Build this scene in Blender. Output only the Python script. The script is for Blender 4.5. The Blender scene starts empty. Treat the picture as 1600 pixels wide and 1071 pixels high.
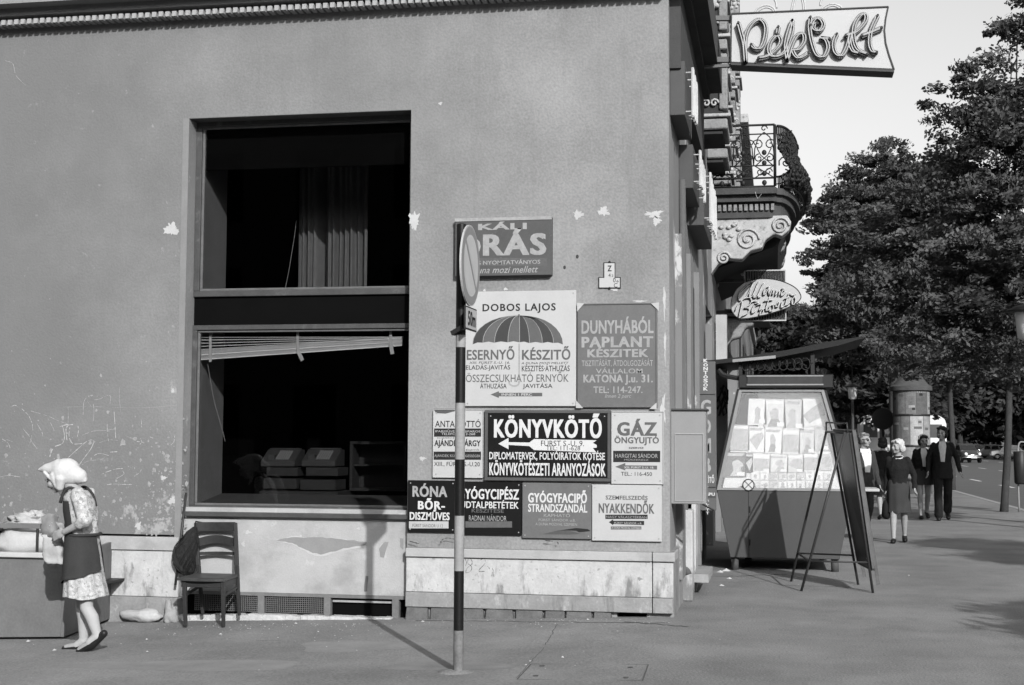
import bpy, bmesh, math, random
import numpy as np
from mathutils import Vector, Matrix
R = math.radians
random.seed(7)
scene = bpy.context.scene
COL = scene.collection

# ------------------------------------------------------------------ camera, light, exposure
CAM_H = 1.5
cam_d = bpy.data.cameras.new('camera'); cam = bpy.data.objects.new('camera', cam_d); COL.objects.link(cam)
cam_d.sensor_width = 36.0; cam_d.lens = 49.5; cam_d.clip_end = 2000; cam_d.clip_start = 0.05
RC = np.array([[0.9829817, -0.00780259, -0.18353771],
               [0.18363576, 0.06886341, 0.98057929],
               [0.00498798, -0.99759558, 0.0691243]])      # columns: camera right, down, forward in world axes
rm = Matrix(((RC[0][0], -RC[0][1], -RC[0][2]), (RC[1][0], -RC[1][1], -RC[1][2]), (RC[2][0], -RC[2][1], -RC[2][2])))
cam.matrix_world = Matrix.Translation((0, 0, CAM_H)) @ rm.to_4x4()
scene.camera = cam

SUN_EL, SUN_AZ = R(26.4), R(26.6)        # sun low behind the camera, to its right
w = bpy.data.worlds.new('World'); scene.world = w; w.use_nodes = True
nt = w.node_tree; bg = nt.nodes['Background']
sky = nt.nodes.new('ShaderNodeTexSky'); sky.sky_type = 'NISHITA'; sky.sun_disc = False
sky.sun_elevation = SUN_EL; sky.sun_rotation = math.pi - SUN_AZ
sky.air_density = 1.0; sky.dust_density = 3.5
sep = nt.nodes.new('ShaderNodeSeparateColor')              # panchromatic film, sensitive to blue: a grey sky
mx = nt.nodes.new('ShaderNodeMath'); mx.operation = 'MULTIPLY_ADD'
nt.links.new(sky.outputs[0], sep.inputs[0])
nt.links.new(sep.outputs[2], mx.inputs[0]); mx.inputs[1].default_value = 0.55
m2 = nt.nodes.new('ShaderNodeMath'); m2.operation = 'MULTIPLY'; m2.inputs[1].default_value = 0.45
nt.links.new(sep.outputs[1], m2.inputs[0]); nt.links.new(m2.outputs[0], mx.inputs[2])
nt.links.new(mx.outputs[0], bg.inputs[0]); bg.inputs[1].default_value = 0.15
sd = bpy.data.lights.new('sun', 'SUN'); sd.energy = 4.3; sd.angle = R(0.53); sd.color = (1, 1, 1)
so = bpy.data.objects.new('sun', sd); COL.objects.link(so)
ldir = Vector((-math.sin(SUN_AZ) * math.cos(SUN_EL), math.cos(SUN_AZ) * math.cos(SUN_EL), -math.sin(SUN_EL)))
so.rotation_euler = ldir.to_track_quat('-Z', 'Y').to_euler(); so.location = (10, -20, 15)
vs = scene.view_settings; vs.view_transform = 'Standard'; vs.look = 'None'; vs.exposure = 0.52; vs.gamma = 1; vs.use_curve_mapping = False

# ------------------------------------------------------------------ survey helpers: metres on a known plane
F0 = 2200.0
def ray(px, py): return RC @ np.array([px - 800.0, py - 535.5, F0])
def on_y(px, py, Y):
    d = ray(px, py); t = Y / d[1]; return float(d[0] * t), float(CAM_H + d[2] * t)
def gz(x, y=0):
    if x >= -0.6: return 0.0
    if x > -1.4:
        t = (-0.6 - x) / 0.8; return -0.035 * 0.4 * t * t
    return 0.035 * (x + 1.0)
def on_g(px, py):
    d = ray(px, py); z = 0
    for _ in range(12):
        t = (z - CAM_H) / d[2]; z = gz(d[0] * t)
    return float(d[0] * t), float(d[1] * t), z

# ------------------------------------------------------------------ materials
MATS = {}
ALB = .78        # overall reflectance level of the paints and stones
def M(name, v, rough=.85, var=.12, scale=5, fine=60, bump=0.0, metal=0, spec=.22, fvar=.5):
    if name in MATS: return MATS[name]
    v *= ALB * (1 if v > .15 else (v / .15) ** .35)
    m = bpy.data.materials.new(name); m.use_nodes = True; n = m.node_tree; b = n.nodes['Principled BSDF']
    b.inputs['Roughness'].default_value = rough; b.inputs['Metallic'].default_value = metal
    b.inputs['Specular IOR Level'].default_value = spec
    tc = n.nodes.new('ShaderNodeTexCoord')
    n1 = n.nodes.new('ShaderNodeTexNoise'); n1.inputs['Scale'].default_value = scale; n1.inputs['Detail'].default_value = 6; n1.inputs['Roughness'].default_value = .62
    n2 = n.nodes.new('ShaderNodeTexNoise'); n2.inputs['Scale'].default_value = fine; n2.inputs['Detail'].default_value = 3
    n.links.new(tc.outputs['Object'], n1.inputs['Vector']); n.links.new(tc.outputs['Object'], n2.inputs['Vector'])
    a = n.nodes.new('ShaderNodeMath'); a.operation = 'MULTIPLY_ADD'; a.inputs[1].default_value = fvar
    n.links.new(n2.outputs[0], a.inputs[0]); n.links.new(n1.outputs[0], a.inputs[2])
    r = n.nodes.new('ShaderNodeMapRange'); c0 = .5 + .5 * fvar
    r.inputs[1].default_value = c0 - .28; r.inputs[2].default_value = c0 + .28
    r.inputs[3].default_value = v * (1 - var); r.inputs[4].default_value = min(.95, v * (1 + var))
    n.links.new(a.outputs[0], r.inputs[0]); n.links.new(r.outputs[0], b.inputs['Base Color'])
    if bump:
        bp = n.nodes.new('ShaderNodeBump'); bp.inputs['Strength'].default_value = bump; bp.inputs['Distance'].default_value = .01
        n.links.new(a.outputs[0], bp.inputs['Height']); n.links.new(bp.outputs[0], b.inputs['Normal'])
    m['out'] = 0
    MATS[name] = m; return m
def overlay(m, v, scale, lo, hi, box=None, stretch=(1, 1, 1), detail=8, amount=1.0, soft=.03, ramp=None):
    """mix a second grey over the base colour where noise passes a threshold; box = (axis index, from, to) fades it in"""
    v *= ALB
    n = m.node_tree; b = n.nodes['Principled BSDF']; src = b.inputs['Base Color'].links[0].from_socket
    tc = n.nodes.new('ShaderNodeTexCoord'); mp = n.nodes.new('ShaderNodeMapping'); mp.inputs['Scale'].default_value = stretch
    mp.inputs['Location'].default_value = (random.random() * 9, random.random() * 9, random.random() * 9)
    ns = n.nodes.new('ShaderNodeTexNoise'); ns.inputs['Scale'].default_value = scale; ns.inputs['Detail'].default_value = detail; ns.inputs['Roughness'].default_value = .65
    n.links.new(tc.outputs['Object'], mp.inputs[0]); n.links.new(mp.outputs[0], ns.inputs['Vector'])
    fac = ns.outputs[0]
    if ramp:
        sp = n.nodes.new('ShaderNodeSeparateXYZ'); n.links.new(tc.outputs['Object'], sp.inputs[0])
        for ax, a0, a1, k in ramp:
            rr = n.nodes.new('ShaderNodeMapRange'); rr.inputs[1].default_value = a0; rr.inputs[2].default_value = a1
            rr.inputs[3].default_value = 0; rr.inputs[4].default_value = k
            n.links.new(sp.outputs[ax], rr.inputs[0])
            ad = n.nodes.new('ShaderNodeMath'); ad.operation = 'ADD'; n.links.new(fac, ad.inputs[0]); n.links.new(rr.outputs[0], ad.inputs[1]); fac = ad.outputs[0]
    r = n.nodes.new('ShaderNodeMapRange'); r.inputs[1].default_value = lo; r.inputs[2].default_value = hi; r.inputs[3].default_value = 0; r.inputs[4].default_value = amount
    n.links.new(fac, r.inputs[0])
    mix = n.nodes.new('ShaderNodeMix'); mix.data_type = 'RGBA'; mix.inputs[7].default_value = (v, v, v, 1)
    n.links.new(r.outputs[0], mix.inputs[0]); n.links.new(src, mix.inputs[6]); n.links.new(mix.outputs[2], b.inputs['Base Color'])
    return m
def glass(name, tint=.75, refl=1.0, rough=.0):
    m = bpy.data.materials.new(name); m.use_nodes = True; n = m.node_tree; n.nodes.clear()
    o = n.nodes.new('ShaderNodeOutputMaterial'); mi = n.nodes.new('ShaderNodeMixShader'); t = n.nodes.new('ShaderNodeBsdfTransparent')
    g = n.nodes.new('ShaderNodeBsdfGlossy'); g.inputs['Roughness'].default_value = rough; fr = n.nodes.new('ShaderNodeFresnel'); fr.inputs[0].default_value = 1.45
    t.inputs[0].default_value = (tint,) * 3 + (1,); g.inputs[0].default_value = (refl,) * 3 + (1,)
    n.links.new(fr.outputs[0], mi.inputs[0]); n.links.new(t.outputs[0], mi.inputs[1]); n.links.new(g.outputs[0], mi.inputs[2]); n.links.new(mi.outputs[0], o.inputs[0])
    MATS[name] = m; return m

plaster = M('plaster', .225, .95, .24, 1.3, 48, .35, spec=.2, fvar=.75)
overlay(plaster, .175, .55, .52, .75, amount=.5)
overlay(plaster, .125, .35, .50, .95, amount=.8, ramp=[(0, -2.2, -7.2, .50), (2, 1.5, 5, .08)])  # darker towards left and top: lens falloff put into the wall colour
overlay(plaster, .14, 2.2, .58, .74, stretch=(2.6, 1, .16), amount=.40, detail=10, ramp=[(2, 3.2, 5.4, .05)])
overlay(plaster, .165, 1.6, .55, .72, stretch=(2.5, 1, .35), amount=.45)
overlay(plaster, .30, 11, .70, .80, amount=.6, ramp=[(0, -5.2, -5.5, .05), (2, 1.75, .7, .085), (0, -6.4, -5.3, .0)])
overlay(plaster, .32, 7, .76, .84, amount=.8, detail=15, stretch=(1, 1, .8), ramp=[(0, -6.3, -5.5, .13), (2, 1.35, .5, .15), (0, -5.3, -4.2, -.5)])
overlay(plaster, .32, 26, .74, .78, amount=.6, stretch=(1, 1, .6), ramp=[(2, 2.2, 1.2, .07), (0, -4.8, -5.4, .02), (0, -5.3, -4.6, -.2)])
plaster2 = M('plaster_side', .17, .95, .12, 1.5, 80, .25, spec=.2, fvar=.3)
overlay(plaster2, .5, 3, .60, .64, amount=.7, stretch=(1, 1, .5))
plaster_light = M('plaster_light', .33, .95, .14, 3, 70, .3, spec=.2)
overlay(plaster_light, .22, 2.2, .52, .68, amount=.7, stretch=(1, 1, 1.3))
overlay(plaster_light, .42, 5, .62, .66, amount=.6)
plaster_pale = M('plaster_pale', .40, .95, .1, 8, 70, .2, spec=.2)
plaster_grey = M('plaster_grey', .21, .95, .1, 8, 70, .2, spec=.2)
stone = M('plinth_stone', .40, .9, .16, 7, 45, .5, spec=.25)
overlay(stone, .16, 22, .62, .68, amount=.7, detail=5)
overlay(stone, .30, 2.5, .5, .75, amount=.6)
overlay(stone, .15, 7, .58, .70, amount=.55, stretch=(1.8, 1, .35), detail=12)
overlay(stone, .13, 5, .60, .74, amount=.85, stretch=(1.6, 1, .5), ramp=[(2, .45, .05, .12), (0, -1.7, -.95, .10), (2, .3, .6, -.12)])
stone_low = M('plinth_stone_low', .22, .9, .22, 6, 40, .6, spec=.25)
overlay(stone_low, .36, 10, .57, .66, amount=.7, stretch=(1, 1, .6))
overlay(stone_low, .10, 5, .54, .68, amount=.75, stretch=(2, 1, .4))
brickm = M('brick_face', .12, .95, .3, 9, 60, .7)
mortar = M('mortar', .26, .95, .3, 18, 90, .7)
cornice_m = M('cornice_paint', .20, .9, .18, 4, 60, .3)
dark_hole = M('hole_shade', .008, .9, spec=.05)  # near-black stands in for the shade inside holes and window openings
wood_dark = M('dark_wood', .07, .55, .25, 8, 60, .1)
frame_m = M('window_frame_paint', .07, .55, .25, 10, 80, .15)
overlay(frame_m, .15, 12, .56, .66, amount=.5, stretch=(.4, 1, .4))
frame_hi = M('window_frame_worn', .11, .5, .25, 12, 80, .15)
black_m = M('black_fascia', .008, .9, .2, 4, 60, spec=.05)
sill_m = M('sill_board', .08, .7, .2, 5, 60, .1)
asphalt = M('asphalt', .19, .93, .36, .9, 55, .8, spec=.2, fvar=.9)
overlay(asphalt, .125, .5, .5, .75, amount=.5, stretch=(1, .6, 1))
overlay(asphalt, .27, 60, .66, .72, amount=.6, detail=3); overlay(asphalt, .09, 50, .66, .72, amount=.5, detail=3)
road_m = M('road_asphalt', .10, .9, .12, .8, 90, .3, spec=.3)
kerb_m = M('kerb_stone', .27, .9, .2, 6, 60, .3)
paint_w = M('road_paint', .62, .8, .2, 12, 60)
seam_m = M('seam_dirt', .09, .95, .3, 20, 90)
curtain_m = M('curtain_cloth', .15, .95, .12, 14, 90)
slat_m = M('blind_slat', .72, .6, .1, 6, 60)
metal_box_m = M('grey_enamel', .21, .6, .08, 5, 60, .05)
steel_dark = M('dark_steel', .035, .5, .3, 12, 80, .1)
iron = M('wrought_iron', .02, .6, .3, 20, 80, .1)
white_e = M('white_enamel', .38, .5, .06, 4, 60)
cream_e = M('cream_enamel', .36, .5, .08, 4, 60)
paint_dk = M('letter_black', .025, .5, .2, 20, 60)
black_e = M('black_enamel', .014, .35, .2, 4, 60)
grey_e = M('grey_sign_enamel', .085, .45, .15, 4, 60)
grey_e2 = M('mid_sign_enamel', .12, .5, .15, 4, 60)
letter_w = M('letter_white', .48, .5, .05, 20, 60)
letter_g = M('letter_grey', .26, .5, .2, 20, 60)
letter_m = M('letter_mid', .10, .5, .2, 20, 60)
overlay(white_e, .14, 9, .68, .74, amount=.7, detail=12); overlay(white_e, .28, 3, .5, .8, amount=.35)
overlay(cream_e, .16, 9, .66, .74, amount=.6, detail=12)
overlay(black_e, .09, 12, .66, .74, amount=.7, detail=12)
overlay(grey_e, .20, 10, .64, .74, amount=.5, detail=12); overlay(grey_e2, .05, 4, .55, .75, amount=.4)
overlay(asphalt, .13, 2.6, .58, .70, amount=.35, detail=10); overlay(asphalt, .235, 1.3, .56, .70, amount=.35, detail=10, stretch=(1, .5, 1))
skin = M('skin', .27, .6, .08, 12, 80)
pane_m = glass('window_glass', .80, .7)
kiosk_glass = glass('display_glass', .92, .9)
_n = kiosk_glass.node_tree; _o = [q for q in _n.nodes if q.type == 'OUTPUT_MATERIAL'][0]; _src = _o.inputs[0].links[0].from_socket      # film of pale dust on the pane
_d = _n.nodes.new('ShaderNodeBsdfDiffuse'); _d.inputs[0].default_value = (.8, .8, .8, 1); _m = _n.nodes.new('ShaderNodeMixShader'); _m.inputs[0].default_value = .10
_n.links.new(_src, _m.inputs[1]); _n.links.new(_d.outputs[0], _m.inputs[2]); _n.links.new(_m.outputs[0], _o.inputs[0])

# ------------------------------------------------------------------ object helpers
class MB:
    def __init__(s): s.v = []; s.f = []; s.sm = False
    def add(s, vs, fs):
        o = len(s.v); s.v += [tuple(map(float, a)) for a in vs]; s.f += [tuple(o + i for i in a) for a in fs]; return s
    def box(s, x0, x1, y0, y1, z0, z1):
        return s.add([(x0, y0, z0), (x1, y0, z0), (x1, y1, z0), (x0, y1, z0), (x0, y0, z1), (x1, y0, z1), (x1, y1, z1), (x0, y1, z1)],
                     [(0, 3, 2, 1), (4, 5, 6, 7), (0, 1, 5, 4), (1, 2, 6, 5), (2, 3, 7, 6), (3, 0, 4, 7)])
    def hexa(s, b, t):      # bottom 4 points, top 4 points
        return s.add(list(b) + list(t), [(0, 3, 2, 1), (4, 5, 6, 7), (0, 1, 5, 4), (1, 2, 6, 5), (2, 3, 7, 6), (3, 0, 4, 7)])
    def bar(s, a, b, w, h, up=(0, 0, 1)):   # rectangular bar between two points
        a = Vector(a); b = Vector(b); d = (b - a).normalized(); u = Vector(up)
        if abs(d.dot(u)) > .98: u = Vector((0, 1, 0))
        sd_ = d.cross(u).normalized() * w / 2; uu = sd_.cross(d).normalized() * h / 2
        P = [a - sd_ - uu, a + sd_ - uu, a + sd_ + uu, a - sd_ + uu]; Q = [p + (b - a) for p in P]
        return s.add(P + Q, [(0, 1, 2, 3), (4, 7, 6, 5), (0, 4, 5, 1), (1, 5, 6, 2), (2, 6, 7, 3), (3, 7, 4, 0)])
    def tube(s, pts, r, n=8, cap=True, closed=False):
        pts = [Vector(p) for p in pts]; k = len(pts); rs = r if hasattr(r, '__len__') else [r] * k
        ref = None; rings = []
        for i, p in enumerate(pts):
            a = pts[(i - 1) % k] if (i or closed) else p; b = pts[(i + 1) % k] if (i < k - 1 or closed) else p
            d = (b - a).normalized() if (b - a).length > 1e-9 else Vector((0, 0, 1))
            if ref is None: ref = d.orthogonal().normalized()
            ref = (ref - d * ref.dot(d))
            ref = ref.normalized() if ref.length > 1e-6 else d.orthogonal().normalized()
            e = d.cross(ref)
            rings.append([p + (ref * math.cos(2 * math.pi * j / n) + e * math.sin(2 * math.pi * j / n)) * rs[i] for j in range(n)])
        V = [q for g in rings for q in g]; Fc = []
        for i in range(k if closed else k - 1):
            for j in range(n):
                i2 = (i + 1) % k
                Fc.append((i * n + j, i * n + (j + 1) % n, i2 * n + (j + 1) % n, i2 * n + j))
        if cap and not closed: Fc += [tuple(range(n))[::-1], tuple((k - 1) * n + j for j in range(n))]
        return s.add(V, Fc)
    def cyl(s, a, b, r0, r1=None, n=12): return s.tube([a, b], [r0, r1 if r1 is not None else r0], n)
    def lathe(s, prof, c=(0, 0, 0), n=16):   # prof: (r, z) list
        V = []; Fc = []
        for r, z in prof:
            for j in range(n): V.append((c[0] + r * math.cos(2 * math.pi * j / n), c[1] + r * math.sin(2 * math.pi * j / n), c[2] + z))
        for i in range(len(prof) - 1):
            for j in range(n): Fc.append((i * n + j, i * n + (j + 1) % n, (i + 1) * n + (j + 1) % n, (i + 1) * n + j))
        Fc += [tuple(range(n))[::-1], tuple((len(prof) - 1) * n + j for j in range(n))]
        return s.add(V, Fc)
    def rings(s, L, n=18, axis='z', cap=True):   # L: (cx,cy,cz,rx,ry[,tilt about x])
        V = []; Fc = []
        for q in L:
            cx, cy, cz, rx, ry = q[:5]; tl = q[5] if len(q) > 5 else 0
            for j in range(n):
                a = 2 * math.pi * j / n; x = rx * math.cos(a); y = ry * math.sin(a)
                V.append((cx + x, cy + y * math.cos(tl), cz + y * math.sin(tl)))
        for i in range(len(L) - 1):
            for j in range(n): Fc.append((i * n + j, i * n + (j + 1) % n, (i + 1) * n + (j + 1) % n, (i + 1) * n + j))
        if cap: Fc += [tuple(range(n))[::-1], tuple((len(L) - 1) * n + j for j in range(n))]
        return s.add(V, Fc)
    def ell(s, c, r, rot=(0, 0, 0), n=14, m=9):
        from mathutils import Euler
        E_ = Euler(rot).to_matrix(); V = []; Fc = []; c = Vector(c)
        for i in range(1, m):
            t = math.pi * i / m
            for j in range(n):
                a = 2 * math.pi * j / n
                V.append(c + E_ @ Vector((r[0] * math.sin(t) * math.cos(a), r[1] * math.sin(t) * math.sin(a), r[2] * math.cos(t))))
        top = len(V); V.append(c + E_ @ Vector((0, 0, r[2]))); bot = len(V); V.append(c + E_ @ Vector((0, 0, -r[2])))
        for i in range(m - 2):
            for j in range(n): Fc.append((i * n + j, (i + 1) * n + j, (i + 1) * n + (j + 1) % n, i * n + (j + 1) % n))
        for j in range(n):
            Fc.append((top, j, (j + 1) % n)); Fc.append((bot, (m - 2) * n + (j + 1) % n, (m - 2) * n + j))
        return s.add(V, Fc)
    def limb(s, pts, rs, n=12):   # tapered tube with round joints and ends
        s.tube(pts, rs, n)
        for p, r in zip(pts, rs): s.ell(p, (r, r, r), n=n, m=8)
        return s
    def prism(s, poly, y0, y1):   # polygon in x,z extruded along y
        n = len(poly); V = [(x, y0, z) for x, z in poly] + [(x, y1, z) for x, z in poly]
        return s.add(V, [tuple(range(n)), tuple(range(2 * n - 1, n - 1, -1))] + [(i, i + n, (i + 1) % n + n, (i + 1) % n) for i in range(n)])
    def quad(s, a, b, c, d): return s.add([a, b, c, d], [(0, 1, 2, 3)])
    def build(s, name, mat, parent=None, smooth=False, bevel=0, kind=None, label=None, cat=None, group=None, fix=True):
        me = bpy.data.meshes.new(name); me.from_pydata(s.v, [], s.f)
        if fix or bevel:
            bm = bmesh.new(); bm.from_mesh(me); bmesh.ops.recalc_face_normals(bm, faces=bm.faces)
            if bevel: bmesh.ops.bevel(bm, geom=bm.edges[:], offset=bevel, segments=1, affect='EDGES')
            bm.to_mesh(me); bm.free()
        return link(name, me, mat, parent, smooth, kind, label, cat, group)
def link(name, me, mat, parent=None, smooth=False, kind=None, label=None, cat=None, group=None):
    if mat: me.materials.clear(); me.materials.append(mat)
    if smooth:
        me.shade_smooth()
    o = bpy.data.objects.new(name, me); COL.objects.link(o)
    if parent: o.parent = parent
    tag(o, label, cat, group, kind); return o
def tag(o, label=None, cat=None, group=None, kind=None):
    if label: o['label'] = label
    if cat: o['category'] = cat
    if group: o['group'] = group
    if kind: o['kind'] = kind
    return o
def thing(name, label, cat, loc=(0, 0, 0), rz=0, group=None):
    o = bpy.data.objects.new(name, None); COL.objects.link(o); o.location = loc; o.rotation_euler = (0, 0, rz); o.empty_display_size = .1
    return tag(o, label, cat, group)
def copy_tree(o, parent=None):
    c = o.copy(); COL.objects.link(c); c.parent = parent
    for ch in list(o.children): copy_tree(ch, c)
    return c
def smooth_by_angle(o, ang=35):
    me = o.data; me.shade_smooth()
    bm = bmesh.new(); bm.from_mesh(me)
    for e in bm.edges:
        if len(e.link_faces) == 2: e.smooth = e.calc_face_angle(0) < R(ang)
    bm.to_mesh(me); bm.free(); return o
def remesh(mb, name, mat, parent, voxel, smooth=2, label=None):
    me = bpy.data.meshes.new(name); me.from_pydata(mb.v, [], mb.f)
    o = bpy.data.objects.new(name, me); COL.objects.link(o)
    r = o.modifiers.new('r', 'REMESH'); r.mode = 'VOXEL'; r.voxel_size = voxel
    if smooth:
        q = o.modifiers.new('s', 'SMOOTH'); q.iterations = smooth; q.factor = .6
    dg = bpy.context.evaluated_depsgraph_get(); m2_ = bpy.data.meshes.new_from_object(o.evaluated_get(dg))
    bpy.data.objects.remove(o); bpy.data.meshes.remove(me)
    return link(name, m2_, mat, parent, True, label=label)
def cr(pts, n=6, closed=False):   # catmull-rom through points
    P = [Vector(p) for p in pts]; out = []; k = len(P)
    for i in range(k if closed else k - 1):
        a = P[(i - 1) % k] if (i or closed) else P[0] * 2 - P[1]
        b = P[i]; c = P[(i + 1) % k]; d = P[(i + 2) % k] if (i + 2 < k or closed) else P[-1] * 2 - P[-2]
        for j in range(n):
            t = j / n
            out.append(.5 * ((2 * b) + (c - a) * t + (2 * a - 5 * b + 4 * c - d) * t * t + (-a + 3 * b - 3 * c + d) * t ** 3))
    if not closed: out.append(P[-1])
    return out
# flat print: letters fitted to a rectangle in the x,z plane, facing -y
def letters(txt, x0, x1, z0, z1, y, mat, parent, bold=.0, slant=0, th=.002, name='lettering', sp=1.0):
    cu = bpy.data.curves.new('t', 'FONT'); cu.body = txt; cu.resolution_u = 3; cu.offset = min(bold, .012); cu.shear = slant; cu.space_character = sp * (1 + min(bold, .05) * 3.0)
    ob = bpy.data.objects.new('t', cu)
    me = bpy.data.meshes.new_from_object(ob)
    bpy.data.objects.remove(ob); bpy.data.curves.remove(cu)
    n = len(me.vertices); co = np.empty(n * 3, 'f'); me.vertices.foreach_get('co', co); co = co.reshape(-1, 3)
    if bold > .008:            # heavy faces: the same glyphs again, shifted a little sideways, each a hair further out
        polys = [tuple(p.vertices) for p in me.polygons]; V = []; Fc = []; sh = min(bold, .032)
        for k_, (sx, sy) in enumerate(((-sh, -sh * .35), (0, sh * .35), (sh, -sh * .35), (-sh, sh * .35), (sh, sh * .35))):
            q = co.copy(); q[:, 0] += sx; q[:, 1] += sy; q[:, 2] = k_ * .0002; V.append(q); Fc += [tuple(i + k_ * n for i in p) for p in polys]
        co = np.concatenate(V); n = len(co); me2 = bpy.data.meshes.new(name); me2.from_pydata(co.tolist(), [], Fc); bpy.data.meshes.remove(me); me = me2
    a, b = co.min(0), co.max(0)
    out = np.empty_like(co)
    out[:, 0] = x0 + (co[:, 0] - a[0]) / max(b[0] - a[0], 1e-6) * (x1 - x0)
    out[:, 2] = z0 + (co[:, 1] - a[1]) / max(b[1] - a[1], 1e-6) * (z1 - z0)
    out[:, 1] = y - co[:, 2]
    me.vertices.foreach_set('co', out.ravel()); me.update()
    return link(name, me, mat, parent)
D = 12.17     # the wall on the side street stands 12.17 m in front of the camera
XC = -0.895   # corner of the building; the boulevard front runs away from it along y
def fx(px, py, Y=D): return on_y(px, py, Y)[0]
def fz(px, py, Y=D): return on_y(px, py, Y)[1]
def rect(px0, py0, px1, py1, Y=D):    # metre rectangle on plane Y from two photo corners
    pm = (py0 + py1) / 2; pc = (px0 + px1) / 2
    return fx(px0, pm, Y), fx(px1, pm, Y), fz(pc, py1, Y), fz(pc, py0, Y)

# ------------------------------------------------------------------ ground, road, kerb
KX = 5.5
def sheet(name, xs, ys, zf, mat, label=None):
    V = [(x, y, zf(x)) for y in ys for x in xs]; n = len(xs)
    Fc = [(j * n + i, j * n + i + 1, (j + 1) * n + i + 1, (j + 1) * n + i) for j in range(len(ys) - 1) for i in range(n - 1)]
    m = MB(); m.add(V, Fc); return m.build(name, mat, kind='structure', label=label, fix=False)
sheet('pavement', [-30, -5, -1.4, -1.2, -1.0, -.8, -.6, KX - .16], [-40, 0, 12, 30, 200], gz, asphalt)
kb = MB(); y = -40
while y < 200:
    kb.box(KX - .16, KX, y, y + .985, -.14, .006); y += 1.0
kb.build('kerb', kerb_m, kind='structure')
MB().add([(-400, -400, -.3), (600, -400, -.3), (600, 900, -.3), (-400, 900, -.3)], [(0, 1, 2, 3)]).build('ground', road_m, kind='structure')
MB().add([(KX, -40, -.12), (30, -40, -.12), (30, 400, -.12), (KX, 400, -.12)], [(0, 1, 2, 3)]).build('road', road_m, kind='structure')
MB().box(30, 60, -40, 400, -.29, .02).build('far_pavement', asphalt, kind='structure')
lm = MB()
for X in (8.4, 12.7, 18.1):
    y = 20.0 + X
    while y < 190:
        if not (X < 9 and y > 75): lm.quad((X - .07, y, -.116), (X + .07, y, -.116), (X + .07, y + 3.2, -.116), (X - .07, y + 3.2, -.116))
        y += 8.3 if X < 17 else 9
lm.build('lane_markings', paint_w, kind='structure')
# access cover, seam and cracks in the asphalt (grooves with a thin rim)
def ribbon(mb, pts, wd, lift=.002):
    for a, b in zip(pts[:-1], pts[1:]):
        ax, ay, az = on_g(*a); bx, by, bz = on_g(*b); d = Vector((bx - ax, by - ay, 0)); L = d.length
        if L < 1e-5: continue
        d /= L; nn = Vector((-d.y, d.x, 0)) * wd / 2
        mb.quad((ax - nn.x, ay - nn.y, az + lift), (ax + nn.x, ay + nn.y, az + lift), (bx + nn.x, by + nn.y, bz + lift), (bx - nn.x, by - nn.y, bz + lift))
cv = thing('access_cover', 'rectangular access cover set flush in the asphalt in front of the plinth', 'access cover')
mb = MB(); q = [(830, 1038), (1013, 1039), (1004, 1064), (808, 1062)]
ribbon(mb, q + [q[0]], .009); mb.build('cover_seam', seam_m, cv)
mb = MB()
for p in ((847, 1041), (985, 1043.5), (837, 1056.5), (978, 1059.5)): ribbon(mb, [(p[0] - 4, p[1]), (p[0] + 4, p[1])], .045, .003)
mb.build('lifting_slot', seam_m, cv)
mb = MB(); rnd = random.Random(3)
def crack(a, b, n, amp):
    return [(a[0] + (b[0] - a[0]) * i / n + (rnd.uniform(-amp, amp) if 0 < i < n else 0), a[1] + (b[1] - a[1]) * i / n + (rnd.uniform(-amp, amp) * .5 if 0 < i < n else 0)) for i in range(n + 1)]
ribbon(mb, crack((871, 976), (852, 1008), 14, 1.6), .006); ribbon(mb, crack((850, 1012), (806, 1060), 18, 1.4), .004)
ribbon(mb, crack((650, 970), (1045, 974), 26, 1.2), .022); ribbon(mb, crack((975, 972), (1075, 980), 10, 2), .03)
ribbon(mb, crack((1085, 903), (1230, 898), 10, 2), .03); ribbon(mb, crack((400, 1002), (438, 1001), 6, 1.5), .008)
mb.build('asphalt_cracks', seam_m, kind='structure')
rp = random.Random(19)
for (px, py, a_, b_, mt) in ((1120, 905, .5, .35, M('old_repair', .178, .95, .2, 5, 60, .5)), (700, 1040, .45, .22, M('old_repair', .155)), (300, 1040, .9, .25, M('worn_patch', .205, .95, .2, 4, 60, .5)), (560, 1010, .5, .3, M('worn_patch', .205))):
    x, y, z = on_g(px, py); V = []
    for k_ in range(36): q = 2 * math.pi * k_ / 36; rr = 1 + .16 * math.sin(q * 3 + px) + rp.uniform(-.06, .06); X_ = x + a_ * rr * math.cos(q); V.append((X_, y + b_ * rr * math.sin(q), gz(X_) + .0009))
    mp_ = MB(); mp_.add(V + [(x, y, z + .0009)], [(k_, (k_ + 1) % 36, 36) for k_ in range(36)]); mp_.build('asphalt_repair', mt, kind='structure')
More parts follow.
